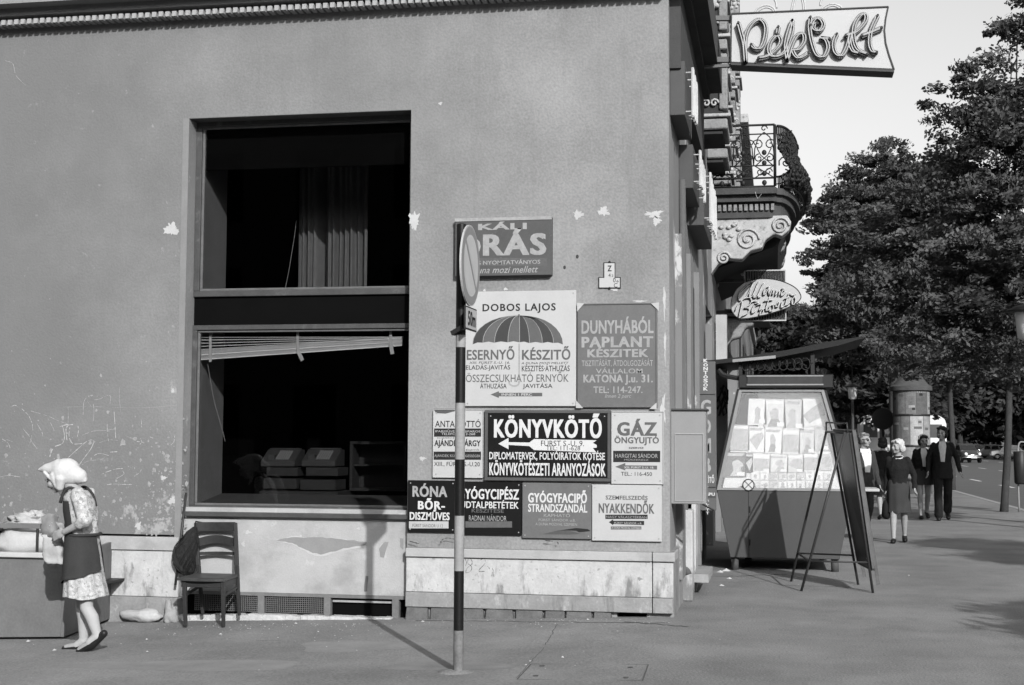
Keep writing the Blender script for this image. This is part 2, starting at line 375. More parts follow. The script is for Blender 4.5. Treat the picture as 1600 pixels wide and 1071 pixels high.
# crumbs of paper and plaster trodden into the asphalt
mb = MB(); rnd = random.Random(11)
spots = [(44, 1003, 3), (85, 1017, 3), (229, 1000, 2), (230, 1019, 1.5), (462, 975, 2), (828, 1034, 1.6), (822, 1040, 1.6), (879, 1028, 2.4), (1010, 950, 2), (1135, 893, 5), (1140, 905, 3), (660, 972, 2), (918, 969, 2), (1127, 916, 3), (420, 968, 2), (345, 992, 2), (497, 943 + 45, 1.5), (1126, 895, 4), (1420, 900, 1.5)]
for _ in range(110): spots.append((rnd.uniform(0, 1400), 690 + 300 / rnd.uniform(.80, 1.35), rnd.uniform(.25, .8)))
for _ in range(260):
    px = rnd.uniform(0, 1050); spots.append((px, 971 + (6 if px < 620 else 0) - px * .004 + rnd.expovariate(1) * 7, rnd.uniform(.2, .9)))
for px, py, s_ in spots:
    x, y, z = on_g(px, py)
    if y > D - .15 and x < XC + .1: continue
    a = s_ * y / F0; V = []; n = 5; ph = rnd.random() * 6
    V = [(x + a * (1 + rnd.random()) * math.cos(ph + k * 6.28 / n), y + a * (1 + rnd.random()) * math.sin(ph + k * 6.28 / n), z + .003) for k in range(n)] + [(x, y, z + .004 + a * .8)]
    mb.add(V, [(k, (k + 1) % n, n) for k in range(n)])
mb.build('litter_crumbs', plaster_pale, kind='stuff', label='white crumbs of paper and plaster scattered over the asphalt')

# ------------------------------------------------------------------ the corner building
bl = thing('corner_building', 'grey plastered corner building with dentil cornice, large shop window and peeling stone plinth', 'building', (0, 0, 0))
WX0, WX1 = -5.345, -3.215          # window bay
wz0, wz1 = 0.86, 4.475
TOP = 5.49
wall = MB()
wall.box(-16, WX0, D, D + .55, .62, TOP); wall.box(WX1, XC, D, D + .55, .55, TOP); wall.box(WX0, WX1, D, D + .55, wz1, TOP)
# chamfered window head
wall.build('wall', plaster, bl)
MB().prism([(WX0 - .06, wz1 + .0), (WX0, wz1 + .0), (WX0, .60), (WX0 - .06, .60)], D - .008, D + .001).build('window_surround', M('surround_plaster', .19, .95, .1, 6, 60, .2), bl)
MB().box(WX0, WX1, D + .06, D + .55, .115, wz0 + .01).build('panel_wall', plaster_light, bl)
# boulevard side
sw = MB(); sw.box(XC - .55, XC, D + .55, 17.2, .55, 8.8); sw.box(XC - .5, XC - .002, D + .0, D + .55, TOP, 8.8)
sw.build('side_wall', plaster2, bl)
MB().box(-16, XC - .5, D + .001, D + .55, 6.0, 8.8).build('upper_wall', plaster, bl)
sm = MB()
for y0 in (12.9, 14.3, 15.9): sm.box(XC - .002, XC + .06, y0, y0 + .45, .25, 3.4)
sm.build('pilaster', plaster2, bl)
sm = MB(); sm.box(XC - .2, XC + .03, D + .02, 13.4, -.05, .55); sm.build('side_plinth', stone_low, bl)
MB().box(XC - .2, XC + .12, 13.402, 13.7, .0, .85).build('pilaster_base', stone, bl, bevel=.01); MB().box(XC - .2, XC + .10, 14.3, 14.7, 0, .9).build('pilaster_base', stone, bl, bevel=.01)
# doors of the shop on the boulevard (dark recess between pilasters)
MB().box(XC - .05, XC + .012, 13.45, 14.2, .0, 3.2).build('shop_door', wood_dark, bl)
MB().box(XC - .05, XC + .012, 14.8, 15.8, .3, 3.2).build('shop_front', steel_dark, bl)
MB().box(XC, XC + .24, 14.0, 14.9, .12, .20).build('door_step', kerb_m, bl)
# cornice with dentils, on both fronts
cz = fz(500, 20, 11.86)
c = MB()
c.prism([(-16, 5.56), (XC + .31, 5.56), (XC + .31, 5.95), (-16, 5.95)], D - .31, D - .001)
c.prism([(-16, 5.49), (XC + .17, 5.49), (XC + .17, 5.56), (-16, 5.56)], D - .16, D + .0)
c.build('cornice', cornice_m, bl)
c = MB(); c.box(XC, XC + .31, D + .0, 16.4, 5.56, 5.95); c.box(XC, XC + .17, D + .0, 16.4, 5.49, 5.56)
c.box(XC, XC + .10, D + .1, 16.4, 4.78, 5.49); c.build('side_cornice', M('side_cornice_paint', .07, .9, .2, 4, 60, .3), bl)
MB().box(-16, XC + .02, D - .02, D + .0, 5.455, 5.49).build('frieze', M('frieze_paint', .20, .9, .15, 5, 60, .2), bl)
dm = MB(); dm.box(0, .042, -.125, .02, 0, .046)
d0 = dm.build('dentil', M('dentil_paint', .30, .9, .2, 30, 90, .3), bl); x = XC - .06; d0.location = (x, D - .021, 5.412)
n = 0
while x > -7.9:
    x -= .0665; c_ = d0.copy(); COL.objects.link(c_); c_.parent = bl; c_.location = (x, D - .021, 5.412 + random.uniform(-.002, .002)); n += 1
# plinth stones: separate slabs
def slab(x0, x1, z0, z1, proud, mat, name='plinth_stone', zr=None):
    m = MB(); m.box(x0 + .002, x1 - .002, D - proud, D + .4, z0, z1); return m.build(name, mat, bl, bevel=.004)
zt, zm, zb = .548, .165, .035
for a, b in ((WX1, -1.045), (-1.042, XC + .03)): slab(a, b, zm, .468, .03, stone); slab(a, b, zb, zm - .003, .045, stone_low)
for a, b in ((WX1 + .0, -1.045), (-1.042, XC + .045)): slab(a, b, .472, zt, .055, plaster_light, 'plinth_moulding')
slab(-16, WX0 - .0, .06, .475, .03, stone); slab(-16, WX0 - .0, -.45, .057, .045, stone_low); slab(-16, WX0, .48, .60, .05, plaster_light, 'plinth_moulding')
# bricks under the pier
bx = WX1 + .0; rnd = random.Random(5)
MB().box(WX1, -1.35, D + .01, D + .3, -.2, zb).build('mortar_bed', mortar, bl)
while bx < -1.38:
    wv = rnd.uniform(.13, .25); m = MB(); zz = rnd.uniform(-.004, .004)
    hh = rnd.uniform(.052, .066)
    m.hexa([(bx, D - .03 - rnd.uniform(0, .02), gz(bx) - .03), (bx + wv, D - .03 - rnd.uniform(0, .02), gz(bx + wv) - .03), (bx + wv, D + .05, -.12), (bx, D + .05, -.12)],
           [(bx + rnd.uniform(0, .012), D - .03 - rnd.uniform(0, .015), zb - .006 + zz), (bx + wv - rnd.uniform(0, .012), D - .03 - rnd.uniform(0, .015), zb - .006 - zz * .5), (bx + wv, D + .05, zb - .004), (bx, D + .05, zb - .004)])
    m.build('brick', brickm, bl, bevel=.004); bx += wv + rnd.uniform(.012, .022)
MB().box(-1.34, XC - .01, D + .09, D + .3, -.05, zb).build('cavity', dark_hole, bl)
# recess blackened as if in shade, curb stone and grilles below the panel
MB().box(WX0, WX1, D + .10, D + .5, -.3, .118).build('vent_recess', dark_hole, bl)
m = MB(); m.box(WX0 + .0, WX1 - .0, D + .04, D + .12, .085, .115)
for px in (405, 509, 616): xx = fx(px, 942); m.box(xx - .03, xx + .03, D + .04, D + .12, -.08, .085)
m.build('vent_surround', M('vent_surround_paint', .14, .9, .2, 12, 60, .3), bl)
def grille(px0, px1):
    x0, x1 = fx(px0, 942), fx(px1, 942); g = MB(); z0, z1 = -.06, .085; x = x0
    while x < x1: g.box(x, x + .005, D + .060, D + .064, z0, z1); x += .018
    z = z0
    while z < z1: g.box(x0, x1, D + .0565, D + .0595, z, z + .005); z += .018
    g.build('vent_grille', M('grille_wire', .12, .6, .2, 30, 80), bl)
grille(300, 399); grille(412, 503)
m = MB(); m.box(fx(516, 940), fx(611, 940), D + .07, D + .085, .045, .062); m.build('vent_bar', kerb_m, bl)
# rough curb stone at the foot of the panel
m = MB(); rnd = random.Random(8); x = WX0 - .1
pts = []
while x < WX1 - .12: pts.append(x); x += .07
for a, b in zip(pts[:-1], pts[1:]):
    g = gz(a); y0 = D - .02 + rnd.uniform(-.012, .012); zt_ = -.075 + rnd.uniform(-.006, .006) - max(0, (-4.6 - a)) * .035
    m.box(a, b, y0, D + .1, g - .05, max(g + .012, zt_))
m.build('curb_stone', M('curb_plaster', .42, .95, .25, 14, 60, .7), bl)

def blob_patch(px, py, w_, h_, mat, seed, Y=D - .0005, name='plaster_patch', th=.0015, n=40, jag=.30):
    r_ = random.Random(seed); x, z = on_y(px, py, Y); P = []
    for k in range(n):
        a = 2 * math.pi * k / n; rr = 1 - jag * r_.random() - .28 * abs(math.sin(a * 1.5 + seed)) - .18 * abs(math.sin(a * 3.5 + seed * 2)); P.append((x + w_ / 2 * rr * math.cos(a), z + h_ / 2 * rr * math.sin(a)))
    m = MB(); m.prism(P, Y - th, Y); return m.build(name, mat, bl)
k = .0057
for i, (px, py, w_, h_) in enumerate(((268, 358, 32, 24), (647, 345, 20, 34), (903, 336, 18, 18), (943, 331, 22, 16), (1022, 335, 34, 14), (1026, 345, 16, 16), (270, 611, 7, 9), (688, 162, 8, 6),
        (255, 747, 12, 8), (270, 783, 20, 14), (216, 822, 12, 16), (660, 717, 12, 8), (946, 477, 40, 6), (960, 452, 14, 8), (1000, 471, 26, 4), (1014, 592, 8, 40), (1036, 640, 10, 50), (1038, 470, 5, 60), (790, 452, 8, 5), (757, 454, 5, 5), (1039, 540, 4, 60))):
    blob_patch(px, py, w_ * k * 1.35, h_ * k * 1.35, plaster_pale, 20 + i)
# plaster fallen off the panel under the window
def shape_patch(pts, mat, Y, th=.002, name='plaster_patch'):
    P = [on_y(x, y, Y) for x, y in pts]; m = MB(); m.prism(P, Y - th, Y); return m.build(name, mat, bl)
def z6(l): return [(240 + x * .3, 780 + y * .3) for x, y in l]
rnd = random.Random(4)
def rough(l, amp=1.2, sub=5):
    out = []
    for a, b in zip(l, l[1:] + l[:1]):
        for i in range(sub):
            t = i / sub; out.append((a[0] + (b[0] - a[0]) * t + rnd.uniform(-amp, amp) * .6, a[1] + (b[1] - a[1]) * t + rnd.uniform(-amp, amp)))
    return out
shape_patch(rough(z6([(620, 218), (720, 196), (880, 200), (1000, 212), (1108, 222), (1108, 250), (990, 268), (880, 300), (830, 292), (780, 268), (720, 236)]), 1.0), plaster_pale, D + .0595, .0012)
shape_patch(rough(z6([(625, 214), (720, 199), (880, 200), (1000, 212), (1110, 222), (1104, 240), (990, 258), (880, 290), (828, 280), (780, 258), (722, 230)]), .8), plaster_grey, D + .058, .0012)
shape_patch(rough(z6([(1200, 225), (1225, 222), (1212, 262), (1200, 305), (1180, 300), (1175, 258)]), .5), plaster_grey, D + .0595, .002)
shape_patch(rough(z6([(1283, 205), (1300, 205), (1300, 262), (1285, 250)]), .5), plaster_grey, D + .0595, .002)
shape_patch(rough(z6([(1105, 400), (1118, 402), (1112, 480), (1095, 482)]), .5), M('damp_stain', .14, .95), D + .0595, .002)
for i, (px, py, w_, h_) in enumerate(((388, 832, 18, 10), (380, 850, 10, 14), (400, 827, 10, 4), (425, 822, 12, 3), (560, 826, 8, 6), (470, 838, 6, 8), (1000, 905, 10, 8), (770, 898, 8, 12))):
    blob_patch(px, py, w_ * k, h_ * k, plaster_pale if i < 6 else stone_low, 60 + i, D + (.0595 if i < 6 else -.0305))
# small chips and scraped spots in the paint, thickest low down beside the window
rc = random.Random(31); mbc = MB()
for _ in range(430):
    if rc.random() < .6: px = 300 - abs(rc.gauss(0, 45)) - 8; py = 845 - abs(rc.gauss(0, 75))
    else: px = rc.uniform(0, 290); py = 840 - abs(rc.gauss(0, 120))
    if px > 292 or py > 838: continue
    x, z = on_y(px, py, D - .0006); sx = rc.expovariate(1) * .006 + .003; sz = sx * rc.uniform(.5, 1.6)
    if rc.random() < .03: sx *= 2.4; sz *= 2.2
    n_ = rc.randint(5, 9); ph = rc.random() * 6
    mbc.add([(x + sx * rc.uniform(.4, 1.2) * math.cos(ph + k_ * 6.283 / n_), D - .0006 - rc.random() * .0004, z + sz * rc.uniform(.4, 1.2) * math.sin(ph + k_ * 6.283 / n_)) for k_ in range(n_)], [tuple(range(n_))[::-1]])
mbc.build('paint_chips', M('chip_plaster', .25, .95, .3, 40, 90), bl, kind='stuff', fix=False)
# chalk scribbles and scratches on the left part of the wall
def scratch(pts, wd, mat, Y=D - .0005, jit=.35, name='chalk_scratch'):
    P = [Vector((p[0], 0, p[1])) for p in pts]; P = cr(P, 5); r_ = random.Random(int(pts[0][0] * 7))
    m = MB()
    for a, b in zip(P[:-1], P[1:]):
        if r_.random() < .10: continue
        (ax, az), (bx_, bz) = on_y(a.x, a.z, Y - .0012), on_y(b.x, b.z, Y - .0012); d = Vector((bx_ - ax, bz - az)); L = d.length
        if L < 1e-5: continue
        nn = Vector((-d.y, d.x)) / L * wd * (.25 + r_.random() * .75) * .5
        yy = Y - .0012
        m.quad((ax - nn.x, yy, az - nn.y), (bx_ - nn.x, yy, bz - nn.y), (bx_ + nn.x, yy, bz + nn.y), (ax + nn.x, yy, az + nn.y))
    return m.build(name, mat, bl, fix=False)
chalk = M('chalk', .34, .95, .3, 60, 200)
z7 = lambda l: [(x * .2427, 600 + y * .2427) for x, y in l]
for l, wd in (([(320, 470), (345, 410), (400, 385), (415, 340), (405, 280), (395, 270)], .010), ([(440, 475), (500, 420), (560, 370), (600, 365), (590, 410), (540, 480), (505, 530)], .008),
              ([(430, 360), (425, 290), (440, 262), (385, 275)], .012), ([(440, 265), (470, 262)], .012), ([(450, 280), (445, 340), (470, 385), (530, 385)], .009),
              ([(438, 150), (440, 200), (438, 250)], .004), ([(140, 160), (180, 200), (205, 250), (212, 300)], .006), ([(70, 150), (95, 138), (115, 148)], .007), ([(150, 290), (190, 340), (205, 372), (240, 420)], .006),
              ([(200, 175), (300, 205), (380, 240), (430, 255)], .004), ([(240, 260), (270, 310), (275, 340)], .006), ([(310, 225), (340, 280), (350, 310)], .005), ([(15, 355), (50, 380), (65, 412)], .006),
              ([(535, 200), (540, 120), (555, 90)], .004), ([(585, 105), (640, 98), (690, 75), (712, 82), (708, 130)], .004), ([(600, 120), (605, 180), (600, 240)], .005), ([(560, 110), (590, 150)], .004),
              ([(600, 465), (640, 448), (700, 462)], .007), ([(710, 440), (755, 437)], .008), ([(530, 330), (600, 305), (680, 300), (740, 290)], .004), ([(520, 530), (560, 500), (620, 490)], .003),
              ([(680, 570), (740, 550), (790, 545)], .007), ([(790, 560), (798, 580), (770, 600), (750, 612)], .006), ([(690, 650), (730, 645), (800, 648), (850, 648)], .008), ([(770, 20), (768, 90), (780, 200)], .003),
              ([(860, 370), (910, 375), (930, 382)], .009), ([(905, 350), (912, 375), (900, 390)], .006), ([(735, 180), (740, 260), (745, 350)], .008), ([(690, 260), (692, 320), (700, 370)], .007), ([(910, 230), (912, 280)], .005), ([(870, 590), (900, 570), (912, 545)], .004),
              ([(1100, 395), (1120, 370), (1125, 330)], .005), ([(0, 600), (60, 590), (130, 600)], .004), ([(185, 400), (200, 360), (205, 330)], .005), ([(960, 340), (985, 350)], .007), ([(820, 340), (850, 350), (880, 345)], .006),
              ([(500, 255), (505, 300), (498, 340)], .008), ([(410, 150), (600, 148), (900, 155), (1120, 140)], .0025), ([(640, 380), (700, 360), (760, 365)], .003), ([(10, 375), (40, 360), (80, 372)], .003)):
    scratch(z7(l), wd, chalk)
for l, wd in (([(8, 95), (20, 100), (25, 118), (40, 134)], .004), ([(1180, 300), (1184, 310), (1190, 303)], .004)):
    scratch(l, wd, chalk)
# the painted-over house number scratched on the plinth
for l in ([(727, 885), (733, 872), (738, 880), (730, 888), (728, 895), (735, 893), (737, 886), (730, 880), (727, 874)], [(750, 876), (756, 872), (758, 880), (748, 892), (757, 893)], [(762, 885), (765, 889)], [(769, 888), (771, 892)]):
    scratch(l, .006, seam_m, D - .0305, name='pencil_number')
ck = M('crack_dark', .06, .95)
for l in ([(688, 848), (692, 843), (700, 841), (712, 843), (722, 842)], [(640, 846), (655, 850)], [(852, 845), (870, 847), (872, 851)]): scratch(l, .010, ck, D - .056, name='crack')

# ------------------------------------------------------------------ shop window
YF = D + .165
wn = bpy.data.objects.new('window', None); COL.objects.link(wn); wn.parent = bl; wn['label'] = 'tall two-part shop window with a black fascia between its panes'
def frame(name, x0, x1, z0, z1, w_, y0, y1, mat, parent):
    m = MB(); m.box(x0, x1, y0, y1, z1 - w_, z1); m.box(x0, x1, y0, y1, z0, z0 + w_); m.box(x0, x0 + w_, y0, y1, z0 + w_, z1 - w_); m.box(x1 - w_, x1, y0, y1, z0 + w_, z1 - w_)
    return m.build(name, mat, parent, bevel=.004)
up0, up1 = fz(465, 462, YF), fz(465, 198, YF); lo0, lo1 = fz(465, 800, YF), fz(465, 507, YF)
X0, X1 = WX0 + .0, WX1 + .02
print('window', up0, up1, lo0, lo1)
frame('frame', X0, X1, up0, wz1 + .01, .055, YF, YF + .09, frame_m, wn)
frame('frame', X0, X1, lo0, lo1, .045, YF, YF + .09, frame_m, wn)
frame('sash', X0 + .055, X1 - .055, up0 + .055, wz1 - .045, .022, YF + .02, YF + .06, frame_hi, wn)
frame('sash', X0 + .045, X1 - .045, lo0 + .045, lo1 - .045, .022, YF + .02, YF + .06, frame_hi, wn)
MB().box(X0, X1, YF + .03, YF + .09, lo1 + .0, up0 - .0).build('fascia_board', black_m, wn)
MB().box(X0 + .07, X1 - .07, YF + .036, YF + .040, up0 + .07, wz1 - .06).build('pane', pane_m, wn)
MB().box(X0 + .06, X1 - .06, YF + .036, YF + .040, lo0 + .06, lo1 - .06).build('pane', pane_m, wn)
m = MB(); m.box(X0 - .03, X1 - .0, D + .01, YF, lo0 - .05, lo0 - .004); m.build('sill', wood_dark, wn, bevel=.008)
m = MB(); m.box(X0, X1, D + .002, YF + .03, wz1 - .004, wz1 + .02)
m.build('head_board', wood_dark, wn)
# inside: deep boxed reveal and sloped display sill
IY = YF + .09; BY = IY + .62
m = MB(); m.box(X0 - .3, X0 + .03, IY, BY, .5, 4.7); m.build('reveal', M('reveal_paint', .17, .8, .14, 3, 50, .1), wn)
MB().box(X0 + .03, X1, IY, BY, wz1 - .02, 4.7).build('reveal_head', black_m, wn)
m = MB(); m.hexa([(X0 + .03, IY, .5), (X1 + .3, IY, .5), (X1 + .3, BY, .5), (X0 + .03, BY, .5)], [(X0 + .03, IY, lo0 + .05), (X1 + .3, IY, lo0 + .05), (X1 + .3, BY, lo0 + .13), (X0 + .03, BY, lo0 + .13)])
m.build('display_sill', sill_m, wn)
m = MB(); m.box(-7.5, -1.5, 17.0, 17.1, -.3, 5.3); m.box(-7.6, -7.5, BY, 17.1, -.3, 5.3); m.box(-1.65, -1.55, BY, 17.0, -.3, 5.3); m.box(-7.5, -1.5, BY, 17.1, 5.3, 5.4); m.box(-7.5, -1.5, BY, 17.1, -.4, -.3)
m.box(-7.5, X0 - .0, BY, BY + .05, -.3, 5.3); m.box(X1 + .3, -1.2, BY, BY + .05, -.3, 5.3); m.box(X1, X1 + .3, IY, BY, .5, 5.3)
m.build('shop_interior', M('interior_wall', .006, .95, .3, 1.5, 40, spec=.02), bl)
MB().box(X0 + .03, X1, IY + .005, IY + .03, fz(465, 262, IY), wz1 - .02).build('valance', black_m, wn)
# curtain inside
m = MB(); cxl, cxr = fx(466, 420, 13.3), fx(575, 420, 13.3); N = 90
zt_, zb_ = 4.45, 2.60
Vt = []
for i in range(N + 1):
    t = i / N; x = cxl + (cxr - cxl) * t; gap = .25 < t < .42
    yy = 13.3 + .035 * math.sin(t * 62 + 2 * math.sin(t * 9)) + .02 * math.sin(t * 23) + (.13 if gap else 0)
    Vt.append((x, yy, zt_)); Vt.append((x + .01 * math.sin(t * 17), yy + .01, zb_))
m.add(Vt, [(2 * i, 2 * i + 2, 2 * i + 3, 2 * i + 1) for i in range(N)])
curt = o = m.build('curtain', curtain_m, smooth=True, fix=False, label='pale pleated curtain hanging behind the upper pane of the shop window', cat='curtain')
# venetian blind, half drawn up and hanging askew
vb = thing('venetian_blind', 'white venetian blind drawn up crookedly behind the lower pane', 'blind')
by = IY + .03; xa, xb = fx(306, 540, by), fx(629, 530, by)
lefts = [526.5, 531, 536, 541] + [546 + i * 1.25 for i in range(14)]
rights = [525, 526, 527, 528] + [526 + i * .95 for i in range(14)]
for i, (a, b) in enumerate(zip(lefts, rights)):
    za, zb2 = fz(306, a + 1, by), fz(629, b + 2, by); m = MB(); t_ = .0035 if i < 4 else .003
    if i in (17, 11): t_ = .006
    yo = random.uniform(-.006, .006)
    m.hexa([(xa, by - .024 + yo, za - .004), (xb, by - .024 + yo, zb2 - .004), (xb, by + .024 + yo, zb2 + .004), (xa, by + .024 + yo, za + .004)],
           [(xa, by - .024 + yo, za - .004 + t_), (xb, by - .024 + yo, zb2 - .004 + t_), (xb, by + .024 + yo, zb2 + .004 + t_), (xa, by + .024 + yo, za + .004 + t_)])
    m.build('slat', slat_m, vb)
for px, py0, py1, kx in ((331, 515, 566, 0), (467, 515, 548, 5), (612, 517, 538, 0)):
    m = MB(); a = Vector((fx(px, py0, by), by - .034, fz(px, py0, by))); b = Vector((fx(px, py1, by), by - .034, fz(px, py1, by)))
    m.bar(a, b, .026, .004, (0, 1, 0))
    if kx or px > 600:
        c_ = Vector((fx(px + kx + 3, py1 + 18, by), by - .04, fz(px, py1 + 16, by))); m.bar(b, c_, .034, .004, (0, 1, 0))
    m.build('tape', plaster_pale, vb)
m = MB(); m.tube([(fx(x, y, by), by - .05, fz(x, y, by)) for x, y in ((328, 570), (333, 600), (338, 628), (350, 670), (355, 690))], .0025, 5); m.build('cord', letter_g, vb)
m = MB(); m.tube([(fx(x, y, 13.2), 13.2, fz(x, y, 13.2)) for x, y in ((445, 455), (452, 420), (460, 370), (463, 345))], .003, 5)
m.build('cord', letter_g, curt)
# adding machines on boxes in the lower pane
mach_m = M('machine_enamel', .06, .5, .1, 12, 60); key_m = M('machine_keys', .06, .5); box_m = M('carton', .045, .9, .12, 8, 60)
def machine(px, label, jit):
    Ym = 13.75; x, z = on_y(px, 729, Ym); x1 = fx(px + 26, 742, Ym); hw = x1 - x
    t = thing('adding_machine', label, 'adding machine', (x, Ym, z), 0, 'adding machines in the shop window')
    m = MB(); m.prism([(-.12, 0), (.20, 0), (.20, .17), (.08, .17), (-.12, .055)], -hw, hw)
    m.v = [(b, a, c) for a, b, c in m.v]; m.build('casing', mach_m, t, bevel=.006)
    m = MB()
    for i in range(6):
        for j in range(5):
            yy = -.09 + j * .03; m.box(-.03 + i * .024, -.014 + i * .024, yy, yy + .014, .055 + (yy + .12) * .575, .075 + (yy + .12) * .575)
    m.build('keys', M('key_tops', .16), t)
    MB().box(-hw + .02, hw - .02, .085, .16, .172, .186).build('paper_roll', key_m, t)
    m = MB(); m.box(-.115, -.045, -.1, -.02, .06, .12); m.build('display', key_m, t)
    return z
for px, lb in ((440, 'left of two grey adding machines behind the lower pane'), (503, 'right of two grey adding machines behind the lower pane')):
    machine(px, lb, 0)
for (px0, py0, px1, py1, lb) in ((416, 731, 465, 744, 'upper pale carton under the left adding machine'), (412, 748, 463, 764, 'lower pale carton under the left adding machine'), (478, 731, 528, 744, 'upper pale carton under the right adding machine'), (469, 750, 524, 766, 'lower pale carton under the right adding machine')):
    a, b, z0, z1 = rect(px0, py0, px1, py1, 13.6); m = MB(); m.box(a, b, 13.6, 13.95, z0, z1); m.build('carton', box_m, bevel=.003, label=lb, cat='box', group='cartons under the adding machines')
a, b, z0, z1 = rect(408, 768, 530, 776, 13.55); t = thing('display_table', 'low dark table carrying cartons and adding machines in the window', 'table', ((a + b) / 2, 13.8, -.3))
m = MB(); m.box(-(b - a) / 2, (b - a) / 2, -.3, .3, z0 + .25, z1 + .3); m.build('table_top', box_m, t)
for sx in (-1, 1):
    for sy in (-1, 1): MB().box(sx * .32 - .02, sx * .32 + .02, sy * .25 - .02, sy * .25 + .02, 0, z0 + .25).build('leg', wood_dark, t)
t = thing('glass_case', 'dim wooden display case at the right inside the lower pane', 'display case')
a, b, z0, z1 = rect(546, 690, 634, 768, 13.9)
frame('case_frame', a, b, z0, z1, .03, 13.9, 14.2, box_m, t); MB().box(a + .03, b - .03, 14.15, 14.19, z0 + .03, z1 - .03).build('case_back', M('case_back', .05, .9), t)
MB().box(a + .031, b - .031, 13.95, 14.14, (z0 + z1) / 2, (z0 + z1) / 2 + .02).build('shelf', box_m, t)

# ------------------------------------------------------------------ enamel and painted signs on the pier
def sign(label, px0, py0, px1, py1, mat, depth=.03, frame_w=0, frame_mat=None, screws=True, border=None):
    Yf = D - depth; x0, x1, z0, z1 = rect(px0, py0, px1, py1, Yf)
    t = thing('sign', label, 'sign', ((x0 + x1) / 2, D, z0), 0); cx, cz = (x0 + x1) / 2, z0
    if frame_w:
        m = MB(); w_ = frame_w
        m.box(x0 - cx, x1 - cx, -depth, -.001, z1 - w_ - cz, z1 - cz); m.box(x0 - cx, x1 - cx, -depth, -.001, 0, w_)
        m.box(x0 - cx, x0 + w_ - cx, -depth, -.001, w_, z1 - w_ - cz); m.box(x1 - w_ - cx, x1 - cx, -depth, -.001, w_, z1 - w_ - cz); m.build('frame', frame_mat, t, bevel=.003)
        x0 += w_; x1 -= w_; z0 += w_; z1 -= w_; pd = depth - .008
        MB().box(x0 - cx, x1 - cx, -pd, -.001, z0 - cz, z1 - cz).build('plate', mat, t)
    else:
        pd = depth; MB().box(x0 - cx, x1 - cx, -pd, -.001, z0 - cz, z1 - cz).build('plate', mat, t, bevel=.003)
    if screws:
        for sx in (x0 + .025, x1 - .025):
            for sz in (z0 + .025, z1 - .025): m = MB(); m.cyl((sx - cx, -pd - .004, sz - cz), (sx - cx, -pd + .002, sz - cz), .006, n=8); m.build('screw', letter_g, t)
    t['_'] = 0
    del t['_']
    return t, D - pd, cx, cz
def put(S, txt, px0, py0, px1, py1, mat, bold=.0, slant=0, lift=.0015, name='lettering', sp=1.0):
    t, Y, cx, cz = S; x0, x1, z0, z1 = rect(px0, py0, px1, py1, Y)
    return letters(txt, x0 - cx, x1 - cx, z0 - cz, z1 - cz, Y - D - lift, mat, t, bold, slant, name=name, sp=sp)
def flat(S, pts, mat, lift=.0009, name='painted_shape', px=True):
    t, Y, cx, cz = S; P = [on_y(x, y, Y) for x, y in pts]; m = MB()
    m.add([(x - cx, Y - D - lift, z - cz) for x, z in P], [tuple(range(len(P)))]); return m.build(name, mat, t, fix=False)
def bar_(S, px0, py0, px1, py1, mat, lift=.0009, name='painted_band'): return flat(S, [(px0, py1), (px1, py1), (px1, py0), (px0, py0)], mat, lift, name)
T5 = lambda x, y: (620 + x * .30625, 600 + y * .30612)   # reading coordinates of the enlarged view
def P5(S, txt, x0, y0, x1, y1, *a, **k): p, q = T5(x0, y0), T5(x1, y1); return put(S, txt, p[0], p[1], q[0], q[1], *a, **k)
def B5(S, x0, y0, x1, y1, *a, **k): p, q = T5(x0, y0), T5(x1, y1); return bar_(S, p[0], p[1], q[0], q[1], *a, **k)
def F5(S, pts, *a, **k): return flat(S, [T5(*p) for p in pts], *a, **k)
T4 = lambda x, y: (670 + x * .28017, 320 + y * .28011)
def P4(S, txt, x0, y0, x1, y1, *a, **k): p, q = T4(x0, y0), T4(x1, y1); return put(S, txt, p[0], p[1], q[0], q[1], *a, **k)
def B4(S, x0, y0, x1, y1, *a, **k): p, q = T4(x0, y0), T4(x1, y1); return bar_(S, p[0], p[1], q[0], q[1], *a, **k)
def F4(S, pts, *a, **k): return flat(S, [T4(*p) for p in pts], *a, **k)

S = sign('dark grey board reading KÁLI and RÁS, partly behind the no parking disc', 711, 341, 862, 431, grey_e, .07, screws=False)
P4(S, 'KÁLI', 275, 95, 547, 140, letter_g, .03); P4(S, 'Ó', 176, 160, 290, 284, letter_g, .05)
P4(S, 'RÁS', 302, 132, 656, 284, letter_g, .055)
B4(S, 180, 298, 660, 342, letter_m); P4(S, 'HÍRES NYOMTATVÁNYOS', 200, 306, 622, 334, letter_g, .01)
P4(S, 'Duna mozi mellett', 235, 345, 610, 382, letter_g, .005, .35)
m = MB(); t, Y, cx, cz = S; x0, x1, z0, z1 = rect(711, 340, 862, 345, Y); m.box(x0 - cx, x1 - cx, Y - D - .006, 0, z0 - cz, z1 - cz); m.build('top_strip', letter_g, t)

S = sign('large white board with a striped umbrella painted on it, reading DOBOS LAJOS', 727, 455, 900, 635, white_e, .03)
P4(S, 'DOBOS LAJOS', 300, 552, 708, 606, paint_dk, .012, sp=1.12)
